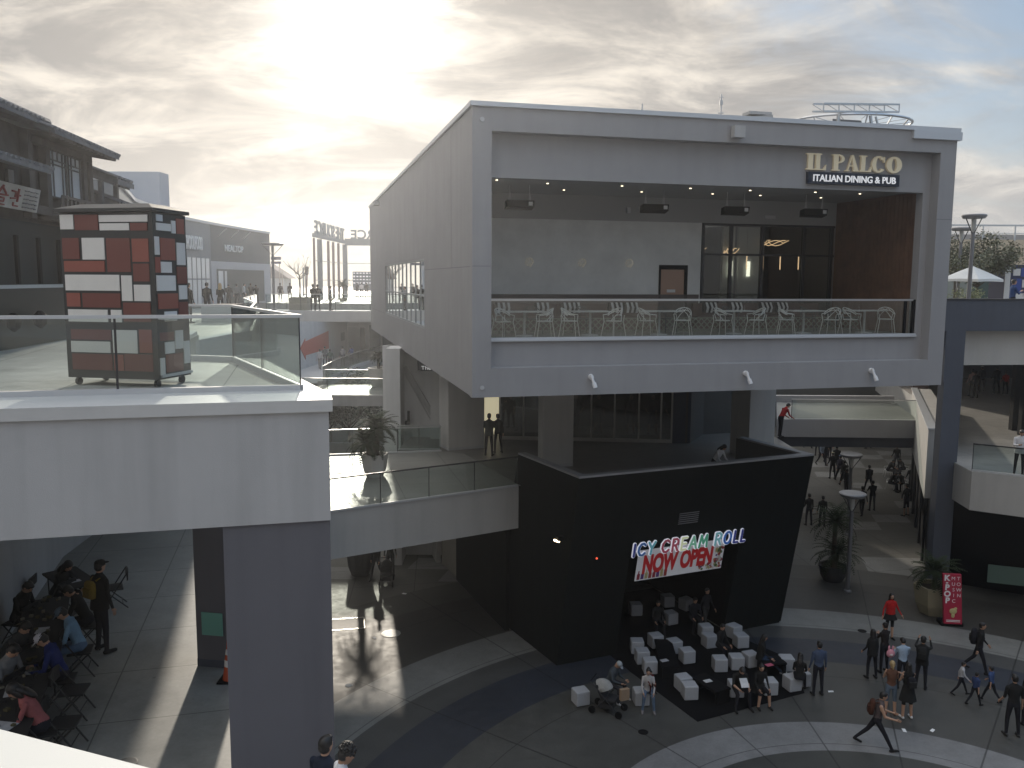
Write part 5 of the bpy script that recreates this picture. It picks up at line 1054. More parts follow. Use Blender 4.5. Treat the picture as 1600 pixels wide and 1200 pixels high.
for i, ch in enumerate('MUSIC'): kt_txt(ch, .19, .03, 1.8 - i * .215)
for i, ch in enumerate('TOWN'): kt_txt(ch, .19, .22, 1.8 - i * .215)
m = MB(); m.ball((-.02, -.09, .62), (.14, .03, .12), 10, 6); m.ball((.06, -.085, .72), (.06, .025, .06), 8, 5); m.ball((-.02, -.09, .45), (.07, .03, .1), 8, 5); m.build('printed_blob', mat('print_cream', (.6, .5, .3), .7), kt)
m = MB()
for z in (.26, .21): m.cbox((0, -.105 + .15 * (z - .12) / 1.9, z), (.5, .01, .022), 0, R(-4))
m.build('small_print', WL, kt)
cn = thing('traffic_cone', 'orange traffic cone with two white bands beside the grey column', 'traffic cone', (-5.12, 14.9, 5.7))
m = MB(); m.lathe((0, 0, .03), [(.15, 0), (.11, .25)], 14); m.lathe((0, 0, .33), [(.099, .07), (.085, .17)], 14); m.lathe((0, 0, .6), [(.068, 0), (.04, .3)], 14); m.build('cone_body', mat('cone_orange', (.45, .07, .02), .6), cn)
m = MB(); m.lathe((0, 0, 0), [(.112, .28), (.1, .40)], 14); m.lathe((0, 0, 0), [(.086, .50), (.069, .60)], 14); m.build('reflective_band', WL, cn); m = MB(); m.box((-.2, -.2, 0), (.2, .2, .03)); m.build('foot', BLACK, cn)
# ground covers
def cover(label, p, r, mt, name='manhole_cover', sy=1.):
    t = thing(name, label, 'manhole cover', (p.x, p.y, p.z + .004)); m = MB(); m.lathe((0, 0, 0), [(r, 0), (r, .006), (r * .9, .010)], 24); m.build('disc', mt, t)
cover('pale round manhole cover on the sunlit paving under the footbridge', atz(611, 990), .36, mat('manhole_pale', (.45, .43, .38), .5, noise=.3, scale=12))
cover('small round manhole cover near the bottom left corner', atz(198, 1193, 5.705), .16, mat('manhole_grey', (.12, .12, .11), .6, noise=.3, scale=14))
cover('small dark drain cover in front of the man with the stroller', atz(1005, 1144), .15, BLACK)
cover('small dark drain cover left of the woman in red', atz(1347, 986), .16, BLACK); cover('tiny pale disc in the paving below the big manhole cover', atz(545, 1071), .12, WHITEW)
hp = thing('access_hatch', 'rectangular hatch with a bright metal rim in the paving', 'hatch', atz(542, 975) + Vector((0, 0, .004)), R(12))
m = MB(); m.box((-.62, -.5, 0), (.62, .5, .006)); m.build('lid', mat('hatch_lid', (.13, .125, .115), .6, noise=.2, scale=6), hp); m = MB()
for a, b in (((-.65, -.53), (.65, -.53)), ((.65, -.53), (.65, .53)), ((.65, .53), (-.65, .53)), ((-.65, .53), (-.65, -.53))): m.bar((*a, .006), (*b, .006), .035, .012)
m.build('rim', mat('rim_bright', (.6, .58, .52), .3, .6), hp)
for i, (px, py) in enumerate(((1298, 1081), (1457, 1142), (1413, 1142), (585, 997), (632, 928))):
    p = atz(px, py); t = thing('paper_scrap', ['white paper scrap near the man in blue', 'tiny white scrap on the pale band at right', 'white scrap between the group and the pale band', 'tiny scrap beside the pale manhole', 'white scrap at the edge of the sunlight'][i], 'litter', (p.x, p.y, .006), i * .7); m = MB(); m.loft([[(-.09, -.05, 0), (.08, -.04, .002), (.1, .05, 0), (-.07, .05, .0)], [(-.09, -.05, .01), (.08, -.04, .022), (.1, .05, .012), (-.07, .05, .01)]]); m.build('paper', WL, t)
# black mat with seat cubes
mt_ = thing('black_mat', 'big black carpet laid from the shop opening onto the paving', 'mat', (0, 0, 0))
m = MB(); mp = [atz(985, 1050), atz(1090, 1128), atz(1257, 1083), atz(1235, 1030), fr_(OB + .2, 0, -.2), fr_(OA - .15, 0, -5.0)] ; mp = [Vector((p[0], p[1])) for p in mp]; mp.insert(5, Vector(fr_(OB + .2, 0, -5.0)[:2])); m.prism(mp, .003, .014); m.build('carpet', BLACKM, mt_)
CUBE = mat('cube_plastic', (.38, .385, .40), .5, noise=.04)
def cube_mesh():
    m = MB(); s = .225; r = .03; rings = []
    for z, k in ((0, s - r), (r * .4, s - r * .3), (r, s), (.42, s), (.45 - r * .3, s - r * .3), (.45, s - r)):
        c = []
        for q, (sx, sy) in enumerate(((1, 1), (-1, 1), (-1, -1), (1, -1))):
            for a in (0, .5, 1): t = (q + a) * math.pi / 2; c.append((sx * (k - r) + r * math.cos(t), sy * (k - r) + r * math.sin(t), z))
        rings.append(c)
    m.loft(rings); return m.mesh('seat_cube', CUBE)
cme = cube_mesh()
cubes = [(907, 1107, .35, 'white seat cube standing alone at the left of the man with the stroller'), (1001, 1107, .1, 'seat cube under the woman with the red scarf'), (995, 1027, 0, 'upper left seat cube of the group beside the black table'), (1003, 1043, .1, 'seat cube second from the left edge of the mat'), (1015, 1058, .05, 'seat cube just behind the woman with the red scarf'),
    (1024, 1018, .3, 'seat cube touching the top of the black table'), (1053, 1027, .35, 'seat cube to the upper right of the black table'), (1073, 1042, .25, 'seat cube right of the black table'), (1067, 1085, .3, 'rear cube of the pair near the front edge of the mat'), (1077, 1098, .1, 'front cube of the pair near the front edge of the mat'),
    (1124, 1055, .05, 'seat cube in the middle of the mat'), (1150, 1052, .05, 'seat cube behind the man reading the paper'), (1149, 1094, 0, 'seat cube under the man reading the paper'), (1201, 1091, .1, 'seat cube under the woman in black with a printed top'), (1172, 1048, .35, 'seat cube turned askew right of the mat centre'),
    (1102, 1003, .2, 'seat cube behind the seated woman in black, left side'), (1108, 1018, .3, 'seat cube touching the seated woman in black'), (1157, 1018, .2, 'seat cube right of the seated woman in black'), (1146, 1003, .5, 'rearmost seat cube right of the seated woman'), (1228, 1054, .0, 'seat cube left of the woman with long black hair'),
    (1237, 1085, .3, 'bright seat cube at the right corner of the mat'), (1252, 1078, .15, 'seat cube under the woman with long black hair'), (993, 968, .1, 'dim seat cube inside the shop opening at far left'), (1047, 982, .4, 'blue-grey seat cube inside the shop opening'), (1043, 955, .2, 'dim seat cube behind the blue-grey one inside the shop'), (1072, 960, .6, 'dim seat cube deep in the shop near the standing girl')]
for i, (px, py, rz, lb) in enumerate(cubes):
    p = atz(px, py - 8, 0); o = bpy.data.objects.new('seat_cube', cme); COL.objects.link(o); o.location = (p.x, p.y, .015); o.rotation_euler = (0, 0, rz); tag(o, lb, 'seat cube', 'pale seat cubes on the black mat')
def btable(label, a, b, w):
    a, b = Vector(a), Vector(b); t = thing('low_black_table', label, 'table', ((a.x + b.x) / 2, (a.y + b.y) / 2, .015), math.atan2((b - a).y, (b - a).x), 'low black tables on the mat'); L_ = (b - a).length
    m = MB(); m.box((-L_ / 2, -w / 2, .38), (L_ / 2, w / 2, .44)); m.build('tabletop', BLACK, t)
    for x in (-1, 1): m = MB(); m.box((x * L_ / 2 - (.1 if x > 0 else 0), -w / 2 + .05, 0), (x * L_ / 2 + (.1 if x < 0 else 0), w / 2 - .05, .38)); m.build('leg', BLACK, t)
btable('long low black table between the left seat cubes with a menu on it', atz(1035, 1018)[:2], atz(1047, 1062)[:2], .6)
btable('low black table in front of the reading man', atz(1090, 1075)[:2], atz(1130, 1100)[:2], .6)
btable('low black table with a pink card at the right of the mat', atz(1188, 1053)[:2], atz(1222, 1050)[:2], .6)
for lb, px, py, c, dz in (('white printed menu lying on the long low black table', 1038, 1030, (.4, .4, .42), .46), ('white napkin lying on the low table before the reading man', 1106, 1062, (.55, .55, .55), .46), ('pink card lying on the right low table', 1202, 1037, (.5, .1, .16), .46)):
    p = atz(px, py + 2, dz); t = thing('table_card', lb, 'card', p, .4); m = MB(); m.box((-.13, -.09, 0), (.13, .09, .008)); m.build('sheet', mat('card_%d' % px, c, .6), t)

# ------------------------------------------------------------------ patio furniture
def bs(px, t):
    r = ray(px, 500); c, s_ = math.cos(AX), math.sin(AX); ox, oy = C0[0] - t * s_, C0[1] + t * c
    det = r[0] * (-s_) + c * r[1]; k = (ox * (-s_) + c * oy) / det; return (r[0] * k - ox) * c + (r[1] * k - oy) * s_
WIRE = mat('silver_wire', (.75, .75, .74), .3, .2); WIRED = mat('dark_wire', (.05, .06, .06), .5)
def wirechair(mt, label, loc, rz):
    c = thing('patio_chair', label, 'chair', loc, rz, 'wire armchairs on the restaurant terrace')
    m = MB(); m.lathe((0, 0, .43), [(.21, 0), (.23, .015), (.20, .03)], 12); m.build('seat', mt, c)
    for sx, sy in ((-1, -1), (1, -1), (-1, 1), (1, 1)):
        m = MB(); m.tube([(sx * .26, sy * .25, 0), (sx * .2, sy * .19, .44), (sx * .23, sy * .2, .6 if sy < 0 else .62)], .012, 5); m.build('leg', mt, c)
    m = MB(); arc_ = lambda w, y0, zf, zb, k: [(w * math.cos(a), y0 + .25 * math.sin(a) * k, zf + (zb - zf) * math.sin(a)) for a in [math.pi * i / 10 for i in range(11)]]
    m.tube([(.24, -.2, .62)] + arc_(.25, .0, .64, .82, 1) + [(-.24, -.2, .62)], .013, 5); m.tube(arc_(.24, .0, .6, .74, .95), .011, 5); m.tube([(-.24, .02, .62), (-.08, .24, .8), (.1, .22, .62), (.2, .1, .46)], .011, 5); m.tube([(.24, .02, .62), (.08, .24, .8), (-.1, .22, .62), (-.2, .1, .46)], .011, 5)
    m.build('back_rail', mt, c); return c
tbl = None
tlab = ['leftmost pale terrace table behind the glass rail', 'terrace table second from the left, under the middle wall light', 'terrace table in front of the peach door', 'terrace table in front of the left storefront panes', 'terrace table in front of the right storefront panes', 'rightmost terrace table before the wood wall']
for i, px in enumerate((820, 923, 1031, 1148, 1257, 1352)):
    s = bs(px, 1.5); loc = bw(s, 1.55, 11.4)
    if tbl is None:
        tbl = thing('patio_table', tlab[0], 'table', loc, AX, 'pale tables on the restaurant terrace')
        m = MB(); m.box((-.6, -.35, .69), (.6, .35, .72)); m.build('tabletop', mat('table_pale', (.5, .5, .5), .4), tbl); m = MB(); m.lathe((0, 0, 0), [(.26, 0), (.25, .02), (.04, .04), (.035, .69)], 12); m.build('pedestal', METALL, tbl)
    else: copy_thing(tbl, loc, AX, tlab[i])
ch0 = None
where = ['at the far left table, left side', 'at the far left table, right side', 'left of the second table', 'right of the second table', 'left of the peach-door table', 'right of the peach-door table', 'left of the fourth table', 'right of the fourth table', 'left of the fifth table', 'right of the fifth table', 'left of the last table', 'by itself nearest the wood wall']
for i, px in enumerate((786, 852, 893, 958, 1012, 1071, 1128, 1184, 1234, 1298, 1331, 1390)):
    s = bs(px, 1.0); rz = AX + (R(70) if i % 2 == 0 else R(-70)) + (i * 37 % 17 - 8) * .09; loc = bw(s, .95 + .12 * (i * 7 % 3), 11.4); lb = 'silver wire armchair ' + where[i]
    if ch0 is None: ch0 = wirechair(WIRE, lb, loc, rz)
    else: copy_thing(ch0, loc, rz, lb)
chd = None
for i, px in enumerate((832, 912, 1040, 1140, 1262, 1318)):
    s = bs(px, 2.5); loc = bw(s, 2.5, 11.4); lb = 'dark wire armchair on the far side of the ' + ['first', 'second', 'third', 'fourth', 'fifth', 'last'][i] + ' terrace table from the left'
    if chd is None: chd = wirechair(WIRED, lb, loc, AX)
    else: copy_thing(chd, loc, AX + .2 * i, lb)
bq = thing('banquette', 'long dark banquette seat along the back of the terrace', 'bench', bw(0, 4.35, 11.4), AX)
m = MB(); m.box((.6, 0, 0), (7.4, .55, .42)); m.box((8.7, 0, 0), (13.6, .55, .42)); m.build('seat', mat('banquette_brown', (.10, .055, .045), .6), bq)
m = MB(); m.box((.6, .42, .42), (7.4, .58, .85)); m.box((8.7, .42, .42), (13.6, .58, .85)); m.build('backrest', MATS['banquette_brown'], bq)
for i, px in enumerate((785, 846, 888, 895, 962, 986, 1110, 1150, 1197, 1222)):
    s = bs(px, 4.3); c = thing('striped_cushion', 'black and white striped cushion on the banquette, number %s from the left' % ['one', 'two', 'three', 'four', 'five', 'six', 'seven', 'eight', 'nine', 'ten'][i], 'cushion', bw(s, 4.3 + .01 * i, 11.95), AX, 'striped cushions on the banquette')
    m = MB()
    for k in range(6):
        m.k = k % 2; x0_ = -.24 + k * .08; bul = [.05, .08, .09, .09, .08, .05][k]
        m.loft([[(x0_, -.03, 0), (x0_ + .08, -.03, 0), (x0_ + .08, .1, 0), (x0_, .1, 0)], [(x0_, -.03 - bul, .17), (x0_ + .08, -.03 - bul, .17), (x0_ + .08, .12, .17), (x0_, .12, .17)], [(x0_, .02, .34), (x0_ + .08, .02, .34), (x0_ + .08, .1, .34), (x0_, .1, .34)]])
    m.build('cushion_cover', [BLACK, mat('stripe_white', (.62, .62, .64), .8)], c)
# patterned low screen behind the glass
ls = thing('lattice_screen', 'low pierced lattice screen panel along the terrace floor behind the tables', 'screen', bw(0, 2.9, 11.4), AX)
m = MB()
for i in range(66):
    x = .7 + i * .2
    for j in range(2): m.bar((x, 0, .02 + j * .2), (x + .2, 0, .22 + j * .2), .012, .03); m.bar((x + .2, 0, .02 + j * .2), (x, 0, .22 + j * .2), .012, .03)
m.box((.6, -.01, 0), (14.0, .01, .02)); m.box((.6, -.01, .42), (14.0, .01, .45)); m.build('lattice', mat('lattice_sage', (.22, .24, .19), .7), ls)

# ------------------------------------------------------------------ ground floor tables and folding chairs on the left
FCM = mat('folding_black', (.015, .015, .016), .5)
def foldchair(label, loc, rz):
    c = thing('folding_chair', label, 'chair', loc, rz, 'black folding chairs')
    m = MB(); m.cbox((0, 0, .45), (.42, .40, .03)); m.build('seat', FCM, c)
    m = MB(); m.loft([[(x, .27 + .02 * math.cos(x * 7), .62), (x, .30 + .02 * math.cos(x * 7), .63), (x, .31 + .02 * math.cos(x * 7), .84 - .25 * x * x), (x, .28 + .02 * math.cos(x * 7), .84 - .25 * x * x)] for x in (-.21, -.12, 0, .12, .21)]); m.build('backrest', FCM, c)
    for sx in (-.22, .22):
        m = MB(); m.tube([(sx, -.25, 0), (sx, .30, .82)], .014, 6); m.build('leg', FCM, c); m = MB(); m.tube([(sx * .9, .28, 0), (sx * .9, -.18, .46)], .014, 6); m.build('leg', FCM, c)
    m = MB(); m.tube([(-.21, .18, .12), (.21, .18, .12)], .01, 5); m.tube([(-.22, -.14, .17), (.22, -.14, .17)], .01, 5); m.build('stretcher', FCM, c); return c
def ftable(label, a, b, w=.78):
    a, b = Vector(a), Vector(b); L_ = (b - a).length; t = thing('folding_table', label, 'table', ((a.x + b.x) / 2, (a.y + b.y) / 2, 0), math.atan2((b - a).y, (b - a).x), 'folding tables under the terrace')
    m = MB(); m.box((-L_ / 2, -w / 2, .71), (L_ / 2, w / 2, .75)); m.build('tabletop', mat('table_cloth_black', (.015, .014, .014), .8), t)
    for x in (-1, 1):
        for y in (-1, 1): m = MB(); m.tube([(x * (L_ / 2 - .2), y * .28, 0), (x * (L_ / 2 - .15), y * .28, .71)], .015, 6); m.build('leg', FCM, t)
    return t
# ------------------------------------------------------------------ people
SKIN = [mat('skin_%d' % i, c, .6) for i, c in enumerate(((.42, .25, .17), (.30, .17, .11), (.20, .11, .07)))]
HAIRM = {'k': mat('hair_black', (.012, .010, .009), .5), 'b': mat('hair_brown', (.06, .03, .015), .55), 'y': mat('hair_blond', (.35, .25, .12), .6)}
def cloth(c): return mat('cloth_%02d_%02d_%02d' % tuple(int(x * 99) for x in c), c, .9, noise=.2, scale=7, spec=.12, bump=.9, bscale=11)
# regions: 0 torso 1 upper arm 2 forearm 3 skin 4 hips/thigh 5 shin 6 foot
BODY = {}
def body(pose, fem=False):
    key = (tuple(sorted(pose.items(), key=str)), fem)
    if key in BODY: return BODY[key]
    g = lambda k, d=0.: pose.get(k, d)
    lean, side = R(g('lean')), R(g('side'))
    pelvis = Vector((0, 0, 0)); rotT = Matrix.Rotation(-lean, 3, 'X') @ Matrix.Rotation(side, 3, 'Y')
    def T(v): return pelvis + rotT @ Vector(v)
    sw = .165 if fem else .19
    segs = []; mb = MB()
    def cap(a, b, ra, rb, reg):
        a, b = Vector(a), Vector(b); n = 12
        pts = [a, a.lerp(b, .33), a.lerp(b, .66), b]; rr = [ra, ra * .67 + rb * .33, ra * .33 + rb * .67, rb]
        mb.tube(pts, rr, n); mb.ball(a, ra, n, 8); mb.ball(b, rb, n, 8); segs.append((a, b, (ra + rb) / 2, reg))
    # torso rings
    prof = [(-.10, .150, .105), (0, .165 if not fem else .17, .115), (.12, .142 if not fem else .125, .10), (.26, .160 if not fem else .142, .115), (.40, .182 if not fem else .155, .112), (.48, .16 if not fem else .14, .085), (.53, .075, .06)]
    mb.loft([[T((rx * math.cos(t), ry * math.sin(t) + .008, z)) for t in [2 * math.pi * k / 20 for k in range(20)]] for z, rx, ry in prof])
    segs.append((T((0, 0, .08)), T((0, 0, .44)), .14, 0)); segs.append((T((-.1, 0, .42)), T((.1, 0, .42)), .09, 0))
    hip = T((0, 0, -.02)); segs.append((hip + Vector((-.07, 0, -.02)), hip + Vector((.07, 0, -.02)), .12, 4))
    nb = T((0, .0, .51)); hr = rotT @ Matrix.Rotation(-R(g('nod')), 3, 'X') @ Matrix.Rotation(R(g('turn')), 3, 'Z')
    hc = nb + (rotT @ Vector((0, .012, .085))) + hr @ Vector((0, .01, .085))
    cap(nb, hc + hr @ Vector((0, -.015, -.06)), .056, .054, 3)
    mb.ball(hc, (.076, .095, .112), 18, 14, hr); mb.ball(hc + hr @ Vector((0, .03, -.065)), (.052, .062, .05), 12, 9, hr)
    mb.ball(hc + hr @ Vector((0, .098, -.012)), (.013, .02, .024), 8, 6, hr)                       # nose
    for s in (-1, 1): mb.ball(hc + hr @ Vector((s * .079, -.005, -.01)), (.012, .022, .032), 8, 6, hr)   # ears
    segs.append((hc, hc + hr @ Vector((0, .02, -.03)), .1, 3))
    hands = []
    for s, n_ in ((-1, 'L'), (1, 'R')):
        fl, ab, el, inw = g('sh' + n_ + 'f', 3), g('sh' + n_ + 'a', 8), g('el' + n_, 12), g('in' + n_, 0)
        sh = T((s * sw, 0, .435)); 
        ua = rotT @ (Matrix.Rotation(R(fl), 3, 'X') @ Matrix.Rotation(-s * R(ab), 3, 'Y') @ Vector((0, 0, -1)))
        mrot = rotT @ Matrix.Rotation(R(fl), 3, 'X') @ Matrix.Rotation(-s * R(ab), 3, 'Y')
        el_ = sh + ua * .285; fa = mrot @ (Matrix.Rotation(s * R(inw), 3, 'Z') @ Matrix.Rotation(R(el), 3, 'X') @ Vector((0, 0, -1)))
        wr = el_ + fa * .25
        cap(sh, el_, .052 if not fem else .045, .041 if not fem else .036, 1); cap(el_, wr, .040 if not fem else .034, .027, 2)
        palm = wr + fa * .075; mb.tube([wr, wr + fa * .04, palm], [.026, .034, .033], 10); segs.append((wr + fa * .02, palm + fa * .06, .03, 3)); hands.append((wr, fa, mrot, s))
        # legs
        hf, ha, kn = g('hip' + n_, 0), g('ab' + n_, 4), g('kn' + n_, 3)
        hp = hip + Vector((s * .088, 0, -.02)); th = Matrix.Rotation(R(hf), 3, 'X') @ Matrix.Rotation(-s * R(ha), 3, 'Y') @ Vector((0, 0, -1))
        kne = hp + th * .43; shd = Matrix.Rotation(R(hf - kn), 3, 'X') @ Matrix.Rotation(-s * R(ha * .6), 3, 'Y') @ Vector((0, 0, -1)); an = kne + shd * .42
        cap(hp, kne, .088 if not fem else .086, .058, 4); cap(kne, an, .060, .042, 5)
        ft = R(g('ft' + n_, 0)); fd = Matrix.Rotation(ft, 3, 'X') @ Vector((s * .12, 1, -.02)); heel = an + Vector((0, -.035, -.045)); toe = an + fd * .165 + Vector((0, 0, -.055))
        cap(heel, toe, .042, .034, 6); segs[-1] = (an + Vector((0, -.02, -.03)), toe, .045, 6)
    me = mb.mesh('tmp', SKIN[0]); o = bpy.data.objects.new('tmp', me); COL.objects.link(o)
    md = o.modifiers.new('r', 'REMESH'); md.mode = 'VOXEL'; md.voxel_size = .0155
    ms = o.modifiers.new('s', 'SMOOTH'); ms.factor = .5; ms.iterations = 3
    dg = bpy.context.evaluated_depsgraph_get(); out = bpy.data.meshes.new_from_object(o.evaluated_get(dg)); bpy.data.objects.remove(o)
    n = len(out.polygons); cen = np.empty(n * 3, 'f'); out.polygons.foreach_get('center', cen); cen = cen.reshape(-1, 3)
    best = np.full(n, 1e9); reg = np.zeros(n, 'i')
    for a, b, r, rg in segs:
        a_, b_ = np.array(a), np.array(b); d = b_ - a_; t = np.clip(((cen - a_) @ d) / max(1e-9, d @ d), 0, 1); dist = np.linalg.norm(cen - (a_ + t[:, None] * d), axis=1) - r
        k = dist < best; best[k] = dist[k]; reg[k] = rg
    v = [0.] * (len(out.vertices) * 3); out.vertices.foreach_get('co', v); v = np.array(v).reshape(-1, 3)
    zmin = v[:, 2].min(); V = [tuple(p - np.array((0, 0, zmin))) for p in v]
    Fc = [tuple(p.vertices) for p in out.polygons]; M_ = list(reg)
    # fingers and thumb, eyes and mouth joined to the same surface object
    fb = MB(); off = Vector((0, 0, -zmin))
    for wr, fa, mr_, s in hands:
        sd = (mr_ @ Vector((0, 1, 0))); sd = (sd - fa * sd.dot(fa)).normalized(); inn = fa.cross(sd) * -s; fb.k = 3
        for q in range(4):
            b0 = wr + fa * .098 + sd * (-.024 + q * .016); L_ = (.058, .070, .074, .066)[q]
            fb.tube([b0 + off - fa * .015, b0 + fa * L_ * .5 + inn * .006 + off, b0 + fa * L_ * .9 + inn * .026 + off], [.0085, .008, .006], 6)
        tb = wr + fa * .035 + sd * .024; fb.tube([tb + off, tb + sd * .022 + fa * .03 + off, tb + sd * .026 + fa * .058 + inn * .01 + off], [.011, .010, .007], 6)
    fb.k = 7
    for s in (-1, 1): fb.ball(hc + hr @ Vector((s * .031, .086, .008)) + off, (.012, .006, .006), 6, 5, hr)
    fb.k = 8; fb.ball(hc + hr @ Vector((0, .088, -.062)) + off, (.022, .006, .006), 8, 5, hr)
    o_ = len(V); V += [tuple(p) for p in fb.v]; Fc += [tuple(i + o_ for i in f) for f in fb.f]; M_ += fb.m
    me = bpy.data.meshes.new('person_body'); me.from_pydata(V, [], Fc)
    for _ in range(9): me.materials.append(SKIN[0])
    me.polygons.foreach_set('material_index', M_); me.polygons.foreach_set('use_smooth', [True] * len(Fc)); me.update()
    bpy.data.meshes.remove(out)
    info = dict(me=me, hc=hc + off, hr=hr, rotT=rotT, pel=off.copy(), hands=[(w + off, f) for w, f, _, _ in hands], T=lambda v, off=off, T=T: T(v) + off)
    BODY[key] = info; return info
EYE = mat('eye_dark', (.02, .015, .012), .3); LIP = mat('lip', (.25, .08, .07), .5)
POSES = dict(
    stand=dict(), stand2=dict(hipL=6, knL=10, elL=35, shLf=8, lean=2, abR=7), phone=dict(shLf=28, shRf=28, elL=80, elR=82, inL=25, inR=25, nod=28, lean=3),
    hips=dict(shLa=38, shRa=38, elL=70, elR=70, inL=70, inR=70, abL=7, abR=7), walk=dict(hipL=26, knL=8, hipR=-20, knR=18, ftR=-25, ftL=12, shLf=-18, shRf=24, elL=20, elR=28, lean=4),
    walk2=dict(hipL=-16, knL=26, hipR=20, knR=6, ftL=-20, shLf=18, shRf=-14, elL=25, elR=14, lean=3), stride=dict(hipL=-30, knL=14, hipR=30, knR=4, ftL=-28, ftR=18, shLf=26, shRf=30, elL=70, elR=60, inL=20, lean=8, nod=8),
    cross=dict(hipL=10, knL=2, hipR=-8, knR=4, abL=-4, abR=-2, shLa=24, shRa=24, elL=25, elR=25), arms=dict(shLf=30, shRf=30, elL=95, elR=95, inL=45, inR=45, lean=2), photo=dict(shLf=75, shRf=75, elL=60, elR=60, inL=20, inR=20, nod=0),
    sit=dict(hipL=84, hipR=84, knL=84, knR=86, shLf=28, shRf=28, elL=45, elR=45, inL=20, inR=20, lean=8, nod=12, abL=8, abR=8), sitlean=dict(hipL=86, hipR=84, knL=80, knR=84, shLf=48, shRf=48, elL=50, elR=55, inL=28, inR=28, lean=26, nod=22, abL=10, abR=10),
    sitread=dict(hipL=84, hipR=84, knL=84, knR=82, shLf=34, shRf=34, elL=70, elR=70, inL=22, inR=22, lean=20, nod=30, abL=12, abR=12), sitout=dict(hipL=78, hipR=70, knL=28, knR=22, ftL=18, ftR=18, shLf=10, shRf=22, elL=30, elR=40, lean=6, nod=10),
    bend=dict(lean=32, nod=20, hipL=6, hipR=-4, knL=8, knR=4, shLf=50, shRf=50, elL=40, elR=40, inL=15, inR=15))
def hair(info, style, m, root):
    hc, hr = info['hc'], info['hr']; b = MB()
    def hb(c, r, n=14, k=10): b.ball(hc + hr @ Vector(c), r, n, k, hr)
    nm = 'hair'
    if style in ('short', 'mess'):
        hb((0, -.016, .028), (.086, .098, .098)); hb((0, -.035, -.02), (.082, .075, .08)); hb((0, .045, .085), (.06, .045, .03), 10, 6)
        if style == 'mess':
            rnd = random.Random(5)
            for i in range(110):
                a, e = rnd.uniform(0, 6.3), rnd.uniform(-.1, 1.4); p = Vector((.085 * math.cos(a) * math.cos(e), -.02 + .1 * math.sin(a) * math.cos(e), .03 + .1 * math.sin(e))); hb(p, (.017, .017, .02), 6, 4)
    elif style == 'long':
        hb((0, -.016, .026), (.088, .100, .100)); hb((0, -.05, -.06), (.090, .062, .12)); hb((0, -.075, -.18), (.095, .045, .15))
        for s in (-1, 1): hb((s * .074, .0, -.06), (.022, .045, .12), 8, 8)
    elif style == 'bun': hb((0, -.016, .026), (.084, .098, .096)); hb((0, -.07, .085), (.042, .042, .042)); hb((0, -.04, -.02), (.076, .065, .075))
    elif style == 'pony': hb((0, -.016, .026), (.084, .098, .096)); hb((0, -.115, -.04), (.03, .035, .11)); hb((0, -.04, -.02), (.076, .065, .075))
    o = b.build('hair', HAIRM[m], root, True)
    return o
def hat(info, kind, m, root):
    hc, hr = info['hc'], info['hr']; b = MB()
    b.ball(hc + hr @ Vector((0, -.008, .045)), (.088, .102, .082), 14, 8, hr)
    if kind == 'cap': b.ball(hc + hr @ Vector((0, .105, .045)), (.065, .07, .010), 12, 6, hr)
    if kind == 'brim': b.ball(hc + hr @ Vector((0, 0, .03)), (.15, .16, .012), 16, 6, hr)
    b.build('hat', cloth(m), root, True)
NPP = [0]
def person(label, p, rz, pose='stand', h=1.72, top=(.02, .02, .02), bot=(.02, .02, .025), shoe=(.02, .02, .02), sleeve=2, shorts=0, skin=0, hr_='short', hm='k', fem=False, hatk=None, hatc=(.02, .02, .02), skirt=None, coat=False, seat=None, group=None, stripe=None):
    """rz is the way the person faces in degrees: 0 = towards the camera, 90 = right, 180 = away, -90 = left"""
    info = body(POSES[pose] if isinstance(pose, str) else pose, fem); o = bpy.data.objects.new('person', info['me']); COL.objects.link(o)
    tc_, bc_, sk = cloth(top), cloth(bot), SKIN[skin]
    mm = [tc_, tc_ if sleeve >= 1 else sk, tc_ if sleeve >= 2 else sk, sk, bc_, sk if shorts else bc_, cloth(shoe), EYE, LIP]
    for i, m in enumerate(mm): o.material_slots[i].link = 'OBJECT'; o.material_slots[i].material = m
    k = h / 1.74; NPP[0] += 1; kk = 1 + .02 * math.sin(NPP[0] * 1.7)
    o.scale = (k * kk, k * kk, k); z = p[2]
    o.rotation_euler = (0, 0, R(180 + rz)); o.location = (p[0], p[1], z); tag(o, label, 'person', group)
    if hr_: hair(info, hr_, hm, o)
    if hatk: hat(info, hatk, hatc, o)
    T = info['T']
    if skirt:
        b = MB(); L_ = skirt[0]; b.loft([[T((rx * math.cos(t), ry * math.sin(t), zz)) for t in [2 * math.pi * q / 22 for q in range(22)]] for zz, rx, ry in ((.12, .135, .11), (.0, .185, .14), (-.12, .21, .165), (-L_, .25 + .02, .215))], False); b.build('skirt', cloth(skirt[1]), o, True)
    if coat:
        b = MB(); b.loft([[T((rx * math.cos(t), ry * math.sin(t), zz)) for t in [2 * math.pi * q / 22 for q in range(22)]] for zz, rx, ry in ((.50, .09, .075), (.46, .175, .105), (.40, .20, .128), (.25, .182, .134), (.1, .172, .13), (-.04, .19, .145), (-.13, .195, .15))], False); b.build('jacket', tc_, o, True)
    o['_p'] = 1; del o['_p']; o_info[o.name] = info; return o
o_info = {}
